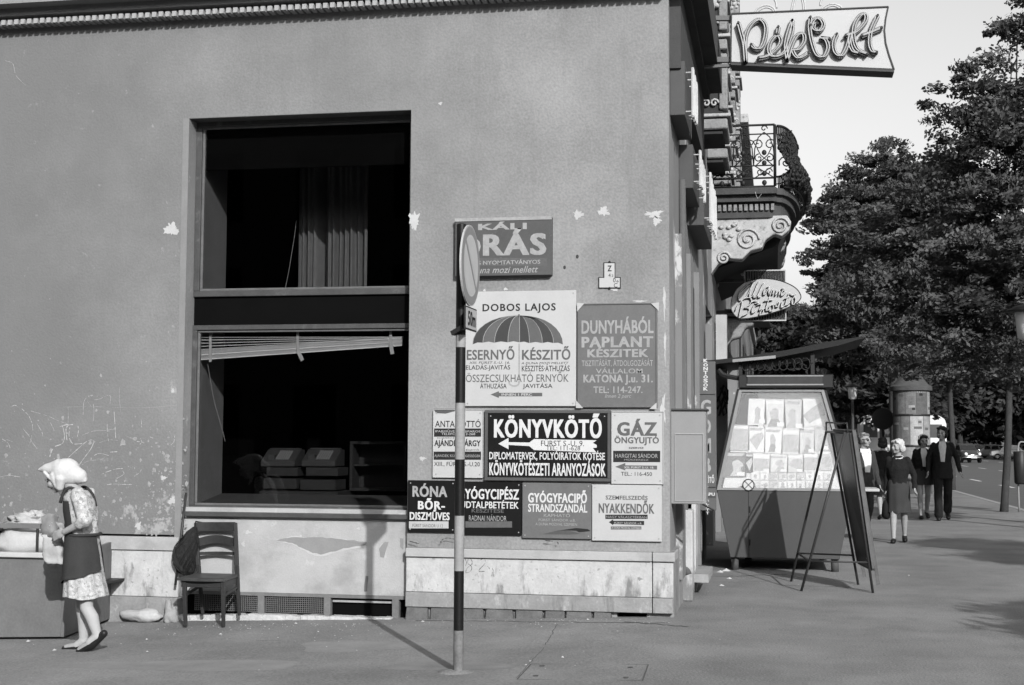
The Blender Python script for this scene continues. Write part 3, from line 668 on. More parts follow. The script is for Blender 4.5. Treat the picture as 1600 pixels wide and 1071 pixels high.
# umbrella: alternating gores
um = M('umbrella_grey', .10, .5, .15, 6, 60); um2 = M('umbrella_shade', .055, .5, .15, 6, 60)
top = (503, 618); edge = [(243, 780), (300, 770), (365, 770), (440, 768), (505, 768), (560, 772), (632, 772), (695, 772), (748, 780)]
def arc(b, n=8):
    out = []
    for i in range(n + 1):
        t_ = i / n; x = top[0] + (b[0] - top[0]) * math.sin(t_ * math.pi / 2) ** (.9); y = b[1] - (b[1] - top[1]) * math.cos(t_ * math.pi / 2); out.append((x, y))
    return out
for i in range(8):
    A = arc(edge[i]); B = arc(edge[i + 1]); mid = ((edge[i][0] + edge[i + 1][0]) / 2, (edge[i][1] + edge[i + 1][1]) / 2 - 6)
    F4(S, A + [mid] + B[::-1][:-1], um if i % 2 else um2, .0012, 'painted_gore')
    Q = [(x, y) for x, y in A]; F4(S, Q + [(x + 3, y + 1) for x, y in Q[::-1]], letter_g, .0016, 'painted_rib')
F4(S, [(500, 775), (508, 775), (508, 985), (500, 985)][::-1], letter_g, .0012, 'painted_handle')
hk = cr([(504, 985), (500, 1003), (480, 1012), (455, 1005), (447, 990)], 4); L_ = []; R_ = []
for i, p in enumerate(hk):
    q = hk[min(i + 1, len(hk) - 1)]; o_ = hk[max(i - 1, 0)]; d = (q - o_); nn = Vector((-d.y, d.x, 0)).normalized() * 4.5; L_.append((p.x + nn.x, p.y + nn.y)); R_.append((p.x - nn.x, p.y - nn.y))
for i in range(len(L_) - 1): F4(S, [L_[i], L_[i + 1], R_[i + 1], R_[i]], letter_g, .0012, 'painted_hook')
F4(S, [(499, 612), (507, 612), (505, 632), (501, 632)][::-1], um2, .0012, 'painted_tip')
P4(S, 'ESERNYŐ', 212, 790, 478, 866, letter_m, .012); P4(S, 'KÉSZITŐ', 520, 790, 790, 866, letter_m, .012)
P4(S, 'XIII. FÜRST S.-U. 16.', 225, 872, 452, 888, paint_dk, 0, .2); P4(S, 'A DUNA MOZI MELLETT', 516, 878, 780, 890, paint_dk, 0, .2)
P4(S, 'ELADÁS-JAVITÁS', 207, 890, 454, 928, paint_dk, .006); P4(S, 'KÉSZITÉS·ÁTHUZÁS', 519, 890, 786, 930, paint_dk, .006)
P4(S, 'ÖSSZECSUKHATÓ ERNYŐK', 207, 932, 780, 990, letter_m, .004)
P4(S, 'ÁTHUZÁSA', 286, 992, 434, 1026, paint_dk, .006); P4(S, 'JAVITÁSA', 524, 994, 690, 1030, paint_dk, .006)
F5(S, [(478, 55), (520, 38), (522, 46), (742, 46), (742, 64), (522, 64), (520, 72)], letter_m, .0009, 'painted_arrow'); P5(S, 'INNEN 1 PERC', 535, 49, 690, 61, letter_w, .0)

S = sign('grey board with cut corners reading DUNYHÁBÓL PAPLANT KÉSZITEK', 902, 474, 1027, 637, grey_e2, .035, .012, grey_e2, screws=False)
P4(S, 'DUNYHÁBÓL', 852, 625, 1254, 720, letter_g, .02); P4(S, 'PAPLANT', 852, 736, 1252, 796, letter_g, .045)
P4(S, 'KÉSZITEK', 884, 795, 1224, 852, letter_g, .03); P4(S, 'TISZTITÁSÁT, ÁTDOLGOZÁSÁT', 853, 860, 1250, 906, letter_g, .008)
P4(S, 'VÁLLALOM', 932, 908, 1192, 942, letter_g, .006); P4(S, 'KATONA J.u. 31.', 862, 948, 1250, 1006, letter_g, .03)
P4(S, 'TEL: 114-247.', 918, 1014, 1192, 1052, letter_g, .01); P5(S, 'Innen 2 perc', 1062, 52, 1196, 78, letter_g, .0, .3)
for pts in ([(828, 548), (868, 552), (828, 598)], [(1240, 552), (1284, 546), (1284, 594)]): F4(S, pts, cream_e, .0125, 'corner_plate')
for pts in ([(915, 84), (952, 124), (915, 124)], [(1326, 96), (1326, 130), (1290, 128)]): F5(S, pts, cream_e, .0125, 'corner_plate')

S = sign('white enamel plate with two black bands reading ANTAL OTTÓ, behind the striped pole', 676, 640, 755, 747, white_e, .03, .006, white_e)
P5(S, 'ANTAL OTTÓ', 196, 180, 428, 222, paint_dk, .008); B5(S, 190, 228, 430, 270, paint_dk); P5(S, 'IPARMŰVÉSZ KISIPAROS', 196, 234, 426, 248, cream_e); P5(S, 'TELEFON: 112-268', 228, 250, 400, 262, cream_e)
P5(S, 'EGYSZERŰ ÉS', 206, 272, 300, 279, paint_dk); P5(S, 'AJÁNDÉKTÁRGY', 192, 280, 428, 328, paint_dk, .02); P5(S, 'KÉSZÍTŐ', 340, 332, 420, 342, paint_dk)
B5(S, 188, 346, 430, 388, paint_dk); P5(S, 'AJÁNDÉK KÜLÖNLEGESSÉGEK', 192, 358, 428, 378, letter_g, .005); P5(S, 'XIII., FÜRST S.-U.20', 190, 394, 424, 424, paint_dk, .005)
F5(S, [(188, 128), (296, 128), (296, 140), (250, 152), (200, 150)], grey_e, .001, 'rust_patch')

S = sign('black board with a white arrow reading KÖNYVKÖTŐ, widest sign in the middle row', 757, 641, 954, 752, black_e, .045, .028, grey_e)
P5(S, 'KÖNYVKÖTŐ', 496, 148, 1046, 277, letter_w, .04)
F5(S, [(518, 306), (570, 276), (570, 298), (676, 300), (700, 282), (1020, 288), (1000, 302), (1020, 312), (1020, 326), (1000, 328), (1018, 350), (700, 338), (676, 318), (570, 312), (570, 334)], letter_w, .0009, 'painted_arrow')
P5(S, 'FÜRST S.-U. 9.', 736, 284, 955, 318, paint_dk, .0, lift=.002); P5(S, 'TEL: 111-628', 762, 316, 936, 340, paint_dk, .0, lift=.002)
P5(S, 'DIPLOMATERVEK, FOLYÓIRATOK KÖTÉSE', 472, 340, 1062, 394, letter_w, .014); P5(S, 'KÖNYVKÖTÉSZETI ARANYOZÁSOK', 472, 388, 1066, 470, letter_w, .022)

S = sign('white plate with a black label and grey arrow reading GÁZ ÖNGYUJTÓ', 955, 643, 1037, 757, white_e, .035, .007, cream_e)
P5(S, 'GÁZ', 1124, 178, 1328, 266, letter_m, .05); P5(S, 'ÖNGYUJTÓ', 1110, 264, 1338, 314, letter_m, .02); P5(S, 'SZERVIZ', 1184, 323, 1260, 332, paint_dk, .01)
B5(S, 1104, 342, 1344, 400, paint_dk); P5(S, 'HARGITAI SÁNDOR', 1114, 352, 1332, 378, letter_g, .005); P5(S, 'MŰSZERÉSZ', 1160, 382, 1284, 392, letter_g, 0)
F5(S, [(1114, 424), (1166, 404), (1166, 416), (1328, 418), (1328, 438), (1166, 434), (1166, 442)], letter_m, .0009, 'painted_arrow'); P5(S, 'XIII. FÜRST S.-U. 18.', 1160, 420, 1312, 432, letter_w, 0); P5(S, 'TEL.: 116-450', 1144, 450, 1302, 470, paint_dk, 0)

S = sign('black enamel plate reading RÓNA BŐRDISZMŰVES, leftmost in the bottom row', 637, 751, 712, 832, black_e, .03)
P5(S, 'RÓNA', 80, 508, 258, 578, letter_g, .03); P5(S, 'BŐR-', 108, 584, 246, 642, letter_w, .05); P5(S, 'DISZMŰVES', 66, 642, 270, 696, letter_w, .03)
B5(S, 62, 702, 264, 738, cream_e); P5(S, 'FÜRST SÁNDOR U 12', 80, 712, 236, 732, letter_m, .005)

S = sign('black enamel plate reading GYÓGYCIPÉSZ, just right of the striped pole', 714, 753, 815, 836, black_e, .03)
P5(S, 'GYÓGYCIPÉSZ', 316, 524, 624, 590, letter_w, .025); P5(S, 'LÚDTALPBETÉTEK', 308, 592, 622, 636, letter_w, .012); P5(S, 'KÉSZITÉSE', 382, 634, 546, 658, letter_m, .01)
P5(S, 'RADNAI NÁNDOR', 368, 666, 560, 700, letter_g, .0); B5(S, 350, 702, 588, 734, letter_m)

S = sign('dented mid grey enamel plate reading GYÓGYFACIPŐ STRANDSZANDÁL', 816, 755, 924, 842, grey_e2, .03)
P5(S, 'GYÓGYFACIPŐ', 670, 542, 970, 608, letter_w, .03); P5(S, 'STRANDSZANDÁL', 670, 604, 972, 656, letter_w, .016); P5(S, 'KAPHATÓ', 750, 660, 884, 680, letter_g, .0)
P5(S, 'FÜRST SÁNDOR u.8.', 724, 686, 912, 702, letter_g, 0); P5(S, 'A DUNA MOZIVAL SZEMBEN', 708, 710, 920, 724, letter_g, 0)
F5(S, [(830, 748), (915, 736), (975, 742), (990, 752), (930, 758), (915, 750)], paint_dk, .0009, 'chipped_enamel'); F5(S, [(740, 768), (830, 746), (900, 754), (940, 766), (880, 770)], grey_e, .0007, 'chipped_enamel')

S = sign('white enamel plate reading NYAKKENDŐK, rightmost in the bottom row', 925, 758, 1034, 846, white_e, .03)
P5(S, 'SZEMFELSZEDÉS', 1066, 566, 1280, 592, letter_m, .01); P5(S, 'NYAKKENDŐK', 1030, 594, 1314, 662, letter_m, .02)
B5(S, 1064, 668, 1280, 690, paint_dk); P5(S, 'NAGY VÁLASZTÉKBAN', 1068, 672, 1276, 686, letter_g, 0); F5(S, [(1082, 706), (1104, 692), (1104, 699), (1262, 700), (1262, 721), (1104, 716), (1104, 722)], paint_dk, .0009, 'painted_arrow')
P5(S, 'FÜRST SÁNDOR u.8.', 1110, 704, 1250, 716, cream_e, 0, lift=.002); B5(S, 1092, 728, 1248, 744, letter_m); P5(S, 'A DUNA MOZIVAL SZEMBEN', 1096, 731, 1244, 741, cream_e)

# hydrant plate: stepped outline
t = thing('hydrant_plate', 'small white hydrant plate of stepped outline with Z 42 and 0 6', 'plate', (0, 0, 0))
def hp(pts, Y0, Y1, mat, name):
    m = MB(); m.prism([on_y(x, y, Y1) for x, y in pts], Y1, Y0); return m.build(name, mat, t)
o1 = [T4(*p) for p in ((975, 322), (1040, 322), (1040, 404), (1070, 404), (1070, 467), (946, 467), (946, 404), (975, 404))]
o2 = [T4(*p) for p in ((979, 327), (1036, 327), (1036, 409), (1065, 409), (1065, 462), (951, 462), (951, 409), (979, 409))]
hp(o1, D - .001, D - .010, paint_dk, 'rim'); hp(o2, D - .0102, D - .0125, white_e, 'plate')
S = (t, D - .0125, 0, 0)
t2, Y, cx, cz = S
def hl(txt, x0, y0, x1, y1, b=0):
    p, q = T4(x0, y0), T4(x1, y1); a, b_, c_, d_ = rect(p[0], p[1], q[0], q[1], Y); letters(txt, a, b_, c_, d_, Y - .0015, paint_dk, t, b)
hl('Z', 997, 340, 1020, 372, .02); hl('4', 1002, 384, 1014, 404); hl('2', 1019, 390, 1030, 402); hl('0', 1028, 408, 1042, 434); hl('6', 1047, 420, 1059, 434); hl('C', 1032, 438, 1052, 462)
for p in ((1008, 320), (1008, 466)):
    q = T4(*p); x, z = on_y(q[0], q[1], D - .012); m = MB(); m.ell((x, D - .012, z), (.011, .006, .011)); m.build('bolt', iron, t)
for p, s_ in ((T4(828, 290), .013), (T4(757, 350), .012)):
    x, z = on_y(p[0], p[1], D); m = MB(); m.ell((x, D, z), (s_, .004, s_ * 1.4), n=8, m=6); m.build('plug_hole', ck, bl)

# ------------------------------------------------------------------ no parking sign on its black and white pole
gx, gy, g0 = on_g(716, 1050); PY = gy
t = thing('sign_post', 'black and white banded pole carrying a no parking disc and a 50 m plate', 'sign post', (gx, gy, g0))
def hz(py): return on_y(716, py, PY)[1] - g0
bands = [(1048, 985, 'pole_grey'), (985, 892, 'b'), (892, 806, 'w'), (806, 718, 'b'), (718, 630, 'w'), (630, 543, 'b'), (543, 524, 'w'), (524, 352, 'b')]
pole_w = M('pole_white', .235, .6, .2, 9, 60); overlay(pole_w, .2, 14, .6, .66, amount=.7)
pole_b = M('pole_black', .016, .4, .2, 9, 60); pole_g = M('pole_grey', .14, .7, .4, 12, 60)
for a, b, c_ in bands:
    m = MB(); m.cyl((0, 0, hz(a) - (.06 if a == 1048 else 0)), (0, 0, hz(b)), .0335, n=20); o = m.build('pole', {'b': pole_b, 'w': pole_w}.get(c_, pole_g), t); smooth_by_angle(o)
m = MB(); m.ell((0, 0, hz(352)), (.0335, .0335, .012), n=20); m.build('pole_cap', pole_b, t, True)
m = MB(); m.lathe([(.20, -.02), (.10, .006), (.05, .012)], n=14); m.build('footing', asphalt, t, True)
# disc turned away from the camera (seen narrow)
ang = R(89.0)
pl = thing('disc_holder', None, None); pl.parent = t
tag(pl)
dz = (hz(353) + hz(479)) / 2; rr = (hz(353) - hz(479)) / 2
ux, uy = math.cos(ang), math.sin(ang)      # in-plane horizontal direction of the disc
nx, ny = uy, -ux                            # facing direction (towards camera left)

dcx = on_y(734, 415, PY)[0] - gx
def dp(u, v, dpt): return (dcx + ux * u + nx * dpt, .0 + uy * u + ny * dpt, dz + v)
def disc(name, r0, dpt0, dpt1, mat, n=40, half=None):
    m = MB(); P = []
    for k in range(n):
        a = 2 * math.pi * k / n; P.append((r0 * math.cos(a), r0 * math.sin(a)))
    m.add([dp(u, v, dpt0) for u, v in P] + [dp(u, v, dpt1) for u, v in P], [tuple(range(n)), tuple(range(2 * n - 1, n - 1, -1))] + [(i, i + n, (i + 1) % n + n, (i + 1) % n) for i in range(n)])
    return m.build(name, mat, pl)
pl.name = 'no_parking_disc'; dcx -= .045
disc('disc_plate', rr, .04, .052, M('disc_rim', .36, .5, .05, 8, 60))
disc('red_ring', rr * .965, .0521, .0535, M('disc_ring', .20, .4, .08, 8, 60))
def seg(off, s_, dpt, mat, name, k=1.0):
    m = MB(); P = []; r0 = rr * .76 * k; d0_ = off; a0 = math.acos(d0_ / r0)
    for i in range(25):
        a = -a0 + 2 * a0 * i / 24; P.append((r0 * math.cos(a), r0 * math.sin(a)))
    th = R(45) if s_ > 0 else R(225); Q = [(p[0] * math.cos(th) - p[1] * math.sin(th), p[0] * math.sin(th) + p[1] * math.cos(th)) for p in P]
    m.add([dp(u, v, dpt) for u, v in Q], [tuple(range(len(Q)))]); m.build(name, mat, pl, fix=False)
for s_ in (1, -1):
    seg(rr * .06, s_, .0545, letter_w, 'white_edge', 1.0); seg(rr * .11, s_, .0555, letter_g if False else M('disc_blue', .42, .4, .08, 6, 60), 'blue_field', .94)
m = MB()
for q_ in (-.4, .4): a_ = dp(0, rr * q_, .038); m.bar((0, 0, a_[2]), a_, .05, .04)
m.build('bracket', steel_dark, pl)
# the small 50 m plate below
pp = thing('distance_plate', None, None); pp.parent = t
zc = (hz(481) + hz(517)) / 2; hh = (hz(481) - hz(517)) / 2; wv = .165
def ep(u, v, dpt): return (on_y(735, 500, PY)[0] - gx - .045 + ux * u + nx * dpt, uy * u + ny * dpt, zc + v)
def plate(name, w_, h_, d0_, d1_, mat):
    m = MB(); P = [(-w_, -h_), (w_, -h_), (w_, h_), (-w_, h_)]
    m.add([ep(u, v, d0_) for u, v in P] + [ep(u, v, d1_) for u, v in P], [(0, 1, 2, 3), (7, 6, 5, 4), (0, 4, 5, 1), (1, 5, 6, 2), (2, 6, 7, 3), (3, 7, 4, 0)]); return m.build(name, mat, pp)
plate('plate_rim', wv, hh, .04, .05, paint_dk); plate('plate', wv - .012, hh - .01, .0505, .052, white_e)
o = letters('50m', -.10, .12, -.05, .05, 0, paint_dk, pp, .02)
for v in o.data.vertices: q = ep(v.co.x, v.co.z, .0535); v.co = q
m = MB(); m.bar((0, 0, zc), ep(0, 0, .04), .04, .03); m.bar((-.05, -.03, zc - .1), (.03, -.05, zc - .06), .05, .03); m.build('bracket', steel_dark, pp)

# ------------------------------------------------------------------ things round the corner on the boulevard front
# metal cabinet hung edge-on at the corner
CY = 12.35; x0, x1, z0, z1 = rect(1048, 642, 1103, 788, CY)
t = thing('metal_cabinet', 'pale grey sheet metal cabinet hung on the corner with a lipped top', 'cabinet', (x0, CY, z0))
w_, h_ = x1 - x0, z1 - z0
MB().box(.0, w_, 0, .34, 0, h_).build('body', metal_box_m, t, bevel=.006)
MB().box(-.0, w_ + .012, -.02, .36, h_ + .001, h_ + .018).build('lid', M('lid_rust', .07, .7), t, bevel=.003)
mm = MB(); mm.box(.035, w_ - .02, -.008, 0, h_ - .205, h_ - .197); mm.box(.035, .04, -.008, 0, .03, h_ - .205); mm.box(w_ - .025, w_ - .02, -.008, 0, .03, h_ - .205); mm.box(.035, w_ - .02, -.008, -.001, .025, .03); mm.build('seam_trim', M('trim_grey', .30, .6), t)
m = MB(); m.tube([(w_ - .03, -.01, -.0), (w_ + .03, -.03, -.03), (w_ + .07, -.035, -.05)], .008, 6); m.build('handle', steel_dark, t)
# lettering boxes over the shop (neon letters seen edge-on)
def neon_box(label, Y0, Y1, z0, z1, xo):
    t = thing('neon_sign_box', label, 'neon sign', (XC, Y0, z0))
    MB().box(.0, xo - XC, 0, Y1 - Y0, 0, z1 - z0).build('box', M('fascia_grey', .075, .6, .15, 5, 60, .05), t, bevel=.004)
    y = .15; r_ = random.Random(int(Y0 * 10))
    while y < Y1 - Y0 - .2:
        m = MB(); hgt = z1 - z0
        a = r_.uniform(.02, .08); b = hgt - r_.uniform(.02, .08); xx = xo - XC + .06
        m.tube([(xx, y, a), (xx, y, b), (xx, y + .1, b + .01), (xx, y + .16, (a + b) / 2), (xx, y + .1, a), (xx, y, a)], .014, 6)
        for zz in (a + .04, b - .04): m.tube([(xo - XC, y, zz), (xx, y, zz)], .006, 5)
        m.build('neon_letter', M('neon_white', .42), t); y += .26
    return t
_, zc1 = on_y(1060, 180, 12.3); _, zc2 = on_y(1060, 96, 12.3)
neon_box('grey fascia box with white neon letters high on the corner, nearest and highest', 12.3, 13.35, zc1, zc2, fx(1070, 140, 12.3))
_, zc1 = on_y(1075, 262, 13.45); _, zc2 = on_y(1075, 226, 13.45)
neon_box('grey fascia box with white neon letters, middle one of three over the shop', 13.45, 14.6, zc1 - .2, zc2, -.76)
_, zc1 = on_y(1090, 330, 14.7); _, zc2 = on_y(1090, 262, 14.7)
neon_box('grey fascia box with white neon letters, lowest and farthest of three over the shop', 14.7, 16.6, zc1 - .15, zc2, -.72)
# downpipe
m = MB(); m.tube([(XC + .03, 13.45, 4.0), (XC + .045, 13.45, .35), (XC + .08, 13.4, .25)], .035, 10)
m.build('downpipe', M('pipe_grey', .10, .6, .2, 6, 60), smooth=True, label='grey rain downpipe running down beside the corner', cat='downpipe')

# bakery sign
SY = 15.0
t = thing('bakery_sign', 'white projecting shop sign with looping neon script Pékbolt and a flared right end', 'neon sign', (0, SY, 0))
o_ = [on_y(x, y, SY) for x, y in ((1143, 22), (1388, 11), (1384, 30), (1382, 48), (1384, 68), (1389, 86), (1397, 109), (1142, 98))]
m = MB(); m.prism(o_, -.0, .20); bs = m.build('panel', M('opal_panel', .40, .45, .03, 4, 60), t)
def rim(pts, w_, mat, name, y0, y1, closed=True):
    m = MB(); P = [Vector((p[0], 0, p[1])) for p in pts]
    for a, b in zip(P, P[1:] + ([P[0]] if closed else [])):
        d = (b - a); L = d.length; d.normalize(); nn = Vector((-d.z, 0, d.x)) * w_ / 2
        m.hexa([(a.x - nn.x, y0, a.z - nn.z), (b.x - nn.x, y0, b.z - nn.z), (b.x - nn.x, y1, b.z - nn.z), (a.x - nn.x, y1, a.z - nn.z)], [(a.x + nn.x, y0, a.z + nn.z), (b.x + nn.x, y0, b.z + nn.z), (b.x + nn.x, y1, b.z + nn.z), (a.x + nn.x, y1, a.z + nn.z)])
    return m.build(name, mat, t)
rim(o_, .014, steel_dark, 'edge_frame', -.012, .212)
q1, q2 = o_[6], o_[7]
m = MB(); m.hexa([(q2[0], -.011, q2[1] - .028), (q1[0], -.011, q1[1] - .028), (q1[0], .24, q1[1] - .028), (q2[0], .24, q2[1] - .028)], [(q2[0], -.011, q2[1] - .007), (q1[0], -.011, q1[1] - .007), (q1[0], .24, q1[1] - .007), (q2[0], .24, q2[1] - .007)]); m.build('bottom_tray', M('tray_grey', .06, .6), t)
Z8 = lambda x, y: on_y(1030 + x * .25, y * .25, SY - .05)
neon_g = M('neon_tube_off', .34, .3, .1, 20, 60); chan = M('neon_channel', .13, .6, .15, 8, 60)
strokes = [[(495, 145), (510, 200), (530, 280), (540, 390)], [(540, 390), (535, 290), (545, 210), (580, 150), (630, 125), (665, 165), (660, 240), (635, 300), (600, 305), (575, 280)],
           [(745, 170), (738, 215)], [(620, 365), (680, 350), (740, 300), (760, 255), (740, 225), (705, 250), (685, 300), (695, 345), (735, 355), (785, 325), (810, 260), (830, 190), (832, 130)],
           [(832, 130), (805, 210), (790, 290), (800, 375)], [(800, 375), (825, 290), (860, 225), (900, 215), (905, 260), (870, 310), (835, 320), (870, 365), (935, 330)],
           [(945, 110), (940, 180), (955, 270), (985, 345), (1030, 355), (1055, 300), (1040, 250), (1010, 240), (1065, 245)], [(945, 160), (975, 120), (1010, 125), (1025, 160), (1000, 195), (965, 180), (975, 150), (990, 150)],
           [(1110, 215), (1090, 270), (1100, 330), (1140, 350), (1175, 290), (1195, 215), (1190, 270), (1210, 320), (1250, 335)], [(1165, 225), (1230, 200), (1285, 140), (1290, 95), (1255, 100), (1220, 160), (1215, 240), (1240, 310), (1300, 340)],
           [(1365, 100), (1325, 190), (1315, 270), (1330, 320), (1360, 330)], [(1265, 225), (1320, 205), (1390, 175)]]
for s_ in strokes:
    P = [Vector((Z8(x, y)[0], -.05, Z8(x, y)[1])) for x, y in s_]; C_ = cr(P, 6)
    m = MB()
    for a, b in zip(C_[:-1], C_[1:]):
        if (b - a).length > 1e-4: m.bar(a + Vector((0, .02, 0)), b + Vector((0, .02, 0)), .05, .036, (0, 1, 0))
    m.build('channel_or_shadow', chan, t)
    for off in (-.013, .013):
        m = MB(); m.tube([p + Vector((off, -.012, 0)) for p in C_], .0075, 6); m.build('neon_tube', neon_g, t, True)
    for p in (C_[0], C_[-1]): m = MB(); m.tube([p + Vector((0, -.03, 0)), p + Vector((0, .05, 0))], .014, 6); m.build('tube_end', steel_dark, t)
# pretzel tubing standing on top
m = MB()
for l in ([(590, 70), (610, 35), (660, 12), (710, 25), (735, 70)], [(1000, 62), (1030, 22), (1080, 2), (1130, 15), (1170, 52)], [(822, 65), (840, -20), (880, -120), (930, -180)], [(835, 65), (852, -20), (890, -110)], [(905, 62), (895, -20), (860, -120), (800, -180)], [(915, 60), (908, -20), (880, -100)],
          [(735, 30), (728, -10), (700, -60)], [(1010, 15), (1012, -10), (1040, -60)], [(600, 75), (622, 45), (665, 25), (705, 38), (722, 70)], [(1012, 60), (1040, 32), (1082, 14), (1122, 25), (1150, 52)]):
    m.tube([(Z8(p.x, p.y)[0], .08, Z8(p.x, p.y)[1]) for p in cr([(a, b, 0) for a, b in l], 5)], .011, 6)
m.build('pretzel_tubing', M('tube_frame', .40, .5), t, True)
for y0, h_ in ((27, .05), (92, .055), (101, .03)):
    m = MB(); a = on_y(1088, y0 + (3 if y0 > 100 else 0), SY); b = on_y(1143, y0, SY); m.bar((a[0], .05, a[1]), (b[0], .05, b[1]), .05, h_); m.build('bracket', M('bracket_grey', .12, .6), t)

# insurance sign: oval board over a barred square
SY2 = 22.0
t = thing('insurance_sign', 'pale oval neon sign with script Állami Biztosító over a barred square', 'neon sign', (0, SY2, 0))
def O2(x, y, dy=0): X, Z = on_y(1040 + x * .22414, 380 + y * .22409, SY2); return (X, dy, Z)
cxp = [(465, 480), (458, 430), (470, 370), (510, 310), (570, 272), (660, 253), (760, 258), (850, 285), (915, 325), (943, 375), (925, 410), (860, 450), (760, 485), (660, 512), (570, 528), (505, 525)]
P = cr([O2(x, y) for x, y in cxp], 4, True); m = MB(); m.prism([(p.x, p.z) for p in P], -.07, .05); m.build('oval_panel', M('oval_panel', .36, .5, .05, 4, 60), t)
m = MB(); m.tube([(p.x, -.07, p.z) for p in P], .007, 5, closed=True); m.build('oval_rim', steel_dark, t)
a = O2(545, 185); b = O2(842, 540); fm = MB()
fm.box(a[0], b[0], .08, .12, a[2] - .02, a[2]); fm.box(a[0], b[0], .08, .12, b[2], b[2] + .02); fm.box(a[0], a[0] + .015, .08, .12, b[2] + .02, a[2] - .02); fm.box(b[0] - .015, b[0], .08, .12, b[2] + .02, a[2] - .02); fm.build('square_frame', cream_e, t)
x = a[0] + .03
while x < b[0] - .02:
    MB().box(x, x + .020, .085, .115, b[2] + .02, a[2] - .02).build('vertical_bar', steel_dark, t); x += .040
MB().box(a[0] + .016, b[0] - .016, .125, .13, b[2] + .02, a[2] - .02).build('back_sheet', M('back_sheet_white', .62), t)
def O3(x, y, dy=0): X, Z = on_y(1135 + x * .09804, 410 + y * .09804, SY2); return Vector((X, dy, Z))
sc = [[(440,330),(380,345),(300,410),(215,500),(195,580),(225,620),(290,590),(350,510),(400,400),(440,330)], [(440,330),(400,430),(370,520),(375,570),(410,560)], [(390,345),(430,300)],
      [(410,560),(470,440),(520,345),(515,325),(480,400),(440,510),(440,570),(480,570)], [(480,570),(550,450),(600,365),(595,340),(565,400),(520,500),(510,570),(550,560)],
      [(685,400),(640,410),(600,460),(590,520),(620,520),(660,450),(690,400),(672,470),(680,525)], [(690,540),(740,440),(747,480),(735,530),(790,450),(793,490),(780,540),(840,460),(838,510),(832,545)],
      [(900,460),(870,520),(890,545),(930,505),(950,480)], [(880,430),(925,435),(920,465),(890,455)],
      [(145,780),(190,690),(250,640),(240,720),(200,880)], [(230,640),(290,590),(370,580),(400,620),(370,690),(290,740),(350,740),(370,770),(330,830),(250,870)],
      [(440,700),(405,780),(420,820),(470,780)], [(400,655),(440,630),(500,640),(510,660),(450,672)], [(480,700),(560,680),(520,780),(570,750),(590,790),(560,850),(530,840),(560,780),(620,740)],
      [(690,570),(650,680),(630,760),(660,780),(700,740)], [(600,630),(740,610)], [(740,680),(690,720),(690,780),(720,790),(750,740),(740,690),(790,690)], [(790,690),(840,630),(830,700),(810,720),(770,710)],
      [(890,640),(870,710),(890,730),(940,690)], [(1000,500),(960,610),(940,680),(970,690),(1010,650)], [(920,600),(1000,560)], [(1080,560),(1040,620),(1050,680),(1080,680),(1100,600),(1080,540)], [(1000,500),(1060,540),(1110,510)]]
for s_ in sc:
    C_ = cr([O3(x - 12, y + 14, -.09) for x, y in s_], 4)
    m = MB(); m.tube(C_, .009, 5); m.build('channel_or_shadow', steel_dark, t, True)  # dark offset tube stands in for each letter's cast shadow
    m = MB(); m.tube([p + Vector((.014, -.03, .016)) for p in C_], .0065, 5); m.build('neon_tube', letter_w, t, True)
for yy in (262, 480): m = MB(); p = O2(285, yy, .1); q = O2(550, yy - 6, .1); m.bar(p, q, .04, .05); m.build('bracket', steel_dark, t)

# tall vertical sign board on the shop front
SY3 = 16.0; x0, x1, z0, z1 = rect(1091, 565, 1118, 798, SY3)
t = thing('vertical_sign', 'tall narrow grey sign board lettered downwards, beside the newspaper kiosk', 'sign', (x0, SY3, z0))
MB().box(0, x1 - x0, 0, .12, 0, z1 - z0).build('board', M('board_grey', .10, .6, .12, 6, 60), t, bevel=.004)
def V3(txt, px0, py0, px1, py1, mat, b=.02, nm='lettering'):
    a, b_, c_, d_ = rect(px0, py0, px1, py1, SY3); letters(txt, a - x0, b_ - x0, c_ - z0, d_ - z0, -.002, mat, t, b, name=nm)
for i, ch in enumerate('KÖNTÖSÖK'): V3(ch, 1099, 561 + i * 6.3, 1106, 566.5 + i * 6.3, letter_w, .03)
for i, ch in enumerate('GOMB'): V3(ch, 1095, 625 + i * 30, 1111, 648 + i * 30, letter_g, .04); V3(ch, 1097.5, 628 + i * 30, 1108.5, 645 + i * 30, paint_dk, .0, 'letter_core') if i > 9 else None
V3('KÉSZÍTŐ', 1093, 742, 1116, 755, letter_w, .02); V3('A', 1101, 757, 1107, 761, letter_w); V3('KAPU', 1096, 770, 1117, 775, letter_w, .03)
for i, ch in enumerate('ALATT'): V3(ch, 1103, 780 + i * 5, 1108, 784 + i * 5, letter_w, .02)
for py in (617, 762, 777): a = on_y(1104, py, SY3)[1] - z0; MB().box(0.001, x1 - x0 - .001, -.006, -.0005, a, a + .008).build('batten', steel_dark, t)
t = thing('lattice_grille', 'zigzag metal grille fixed to the pale wall between sign board and kiosk', 'grille', (0, 17.5, 0))
m = MB()
for l in ([(1121, 628), (1131, 602), (1137, 610), (1137, 625), (1123, 650)], [(1121, 640), (1130, 620), (1136, 645), (1131, 650), (1122, 620)], [(1124, 648), (1133, 612), (1137, 632), (1126, 606)]): m.tube([(on_y(x, y, 17.5)[0], 0, on_y(x, y, 17.5)[1]) for x, y in l], .012, 5)
m.build('rods', iron, t)

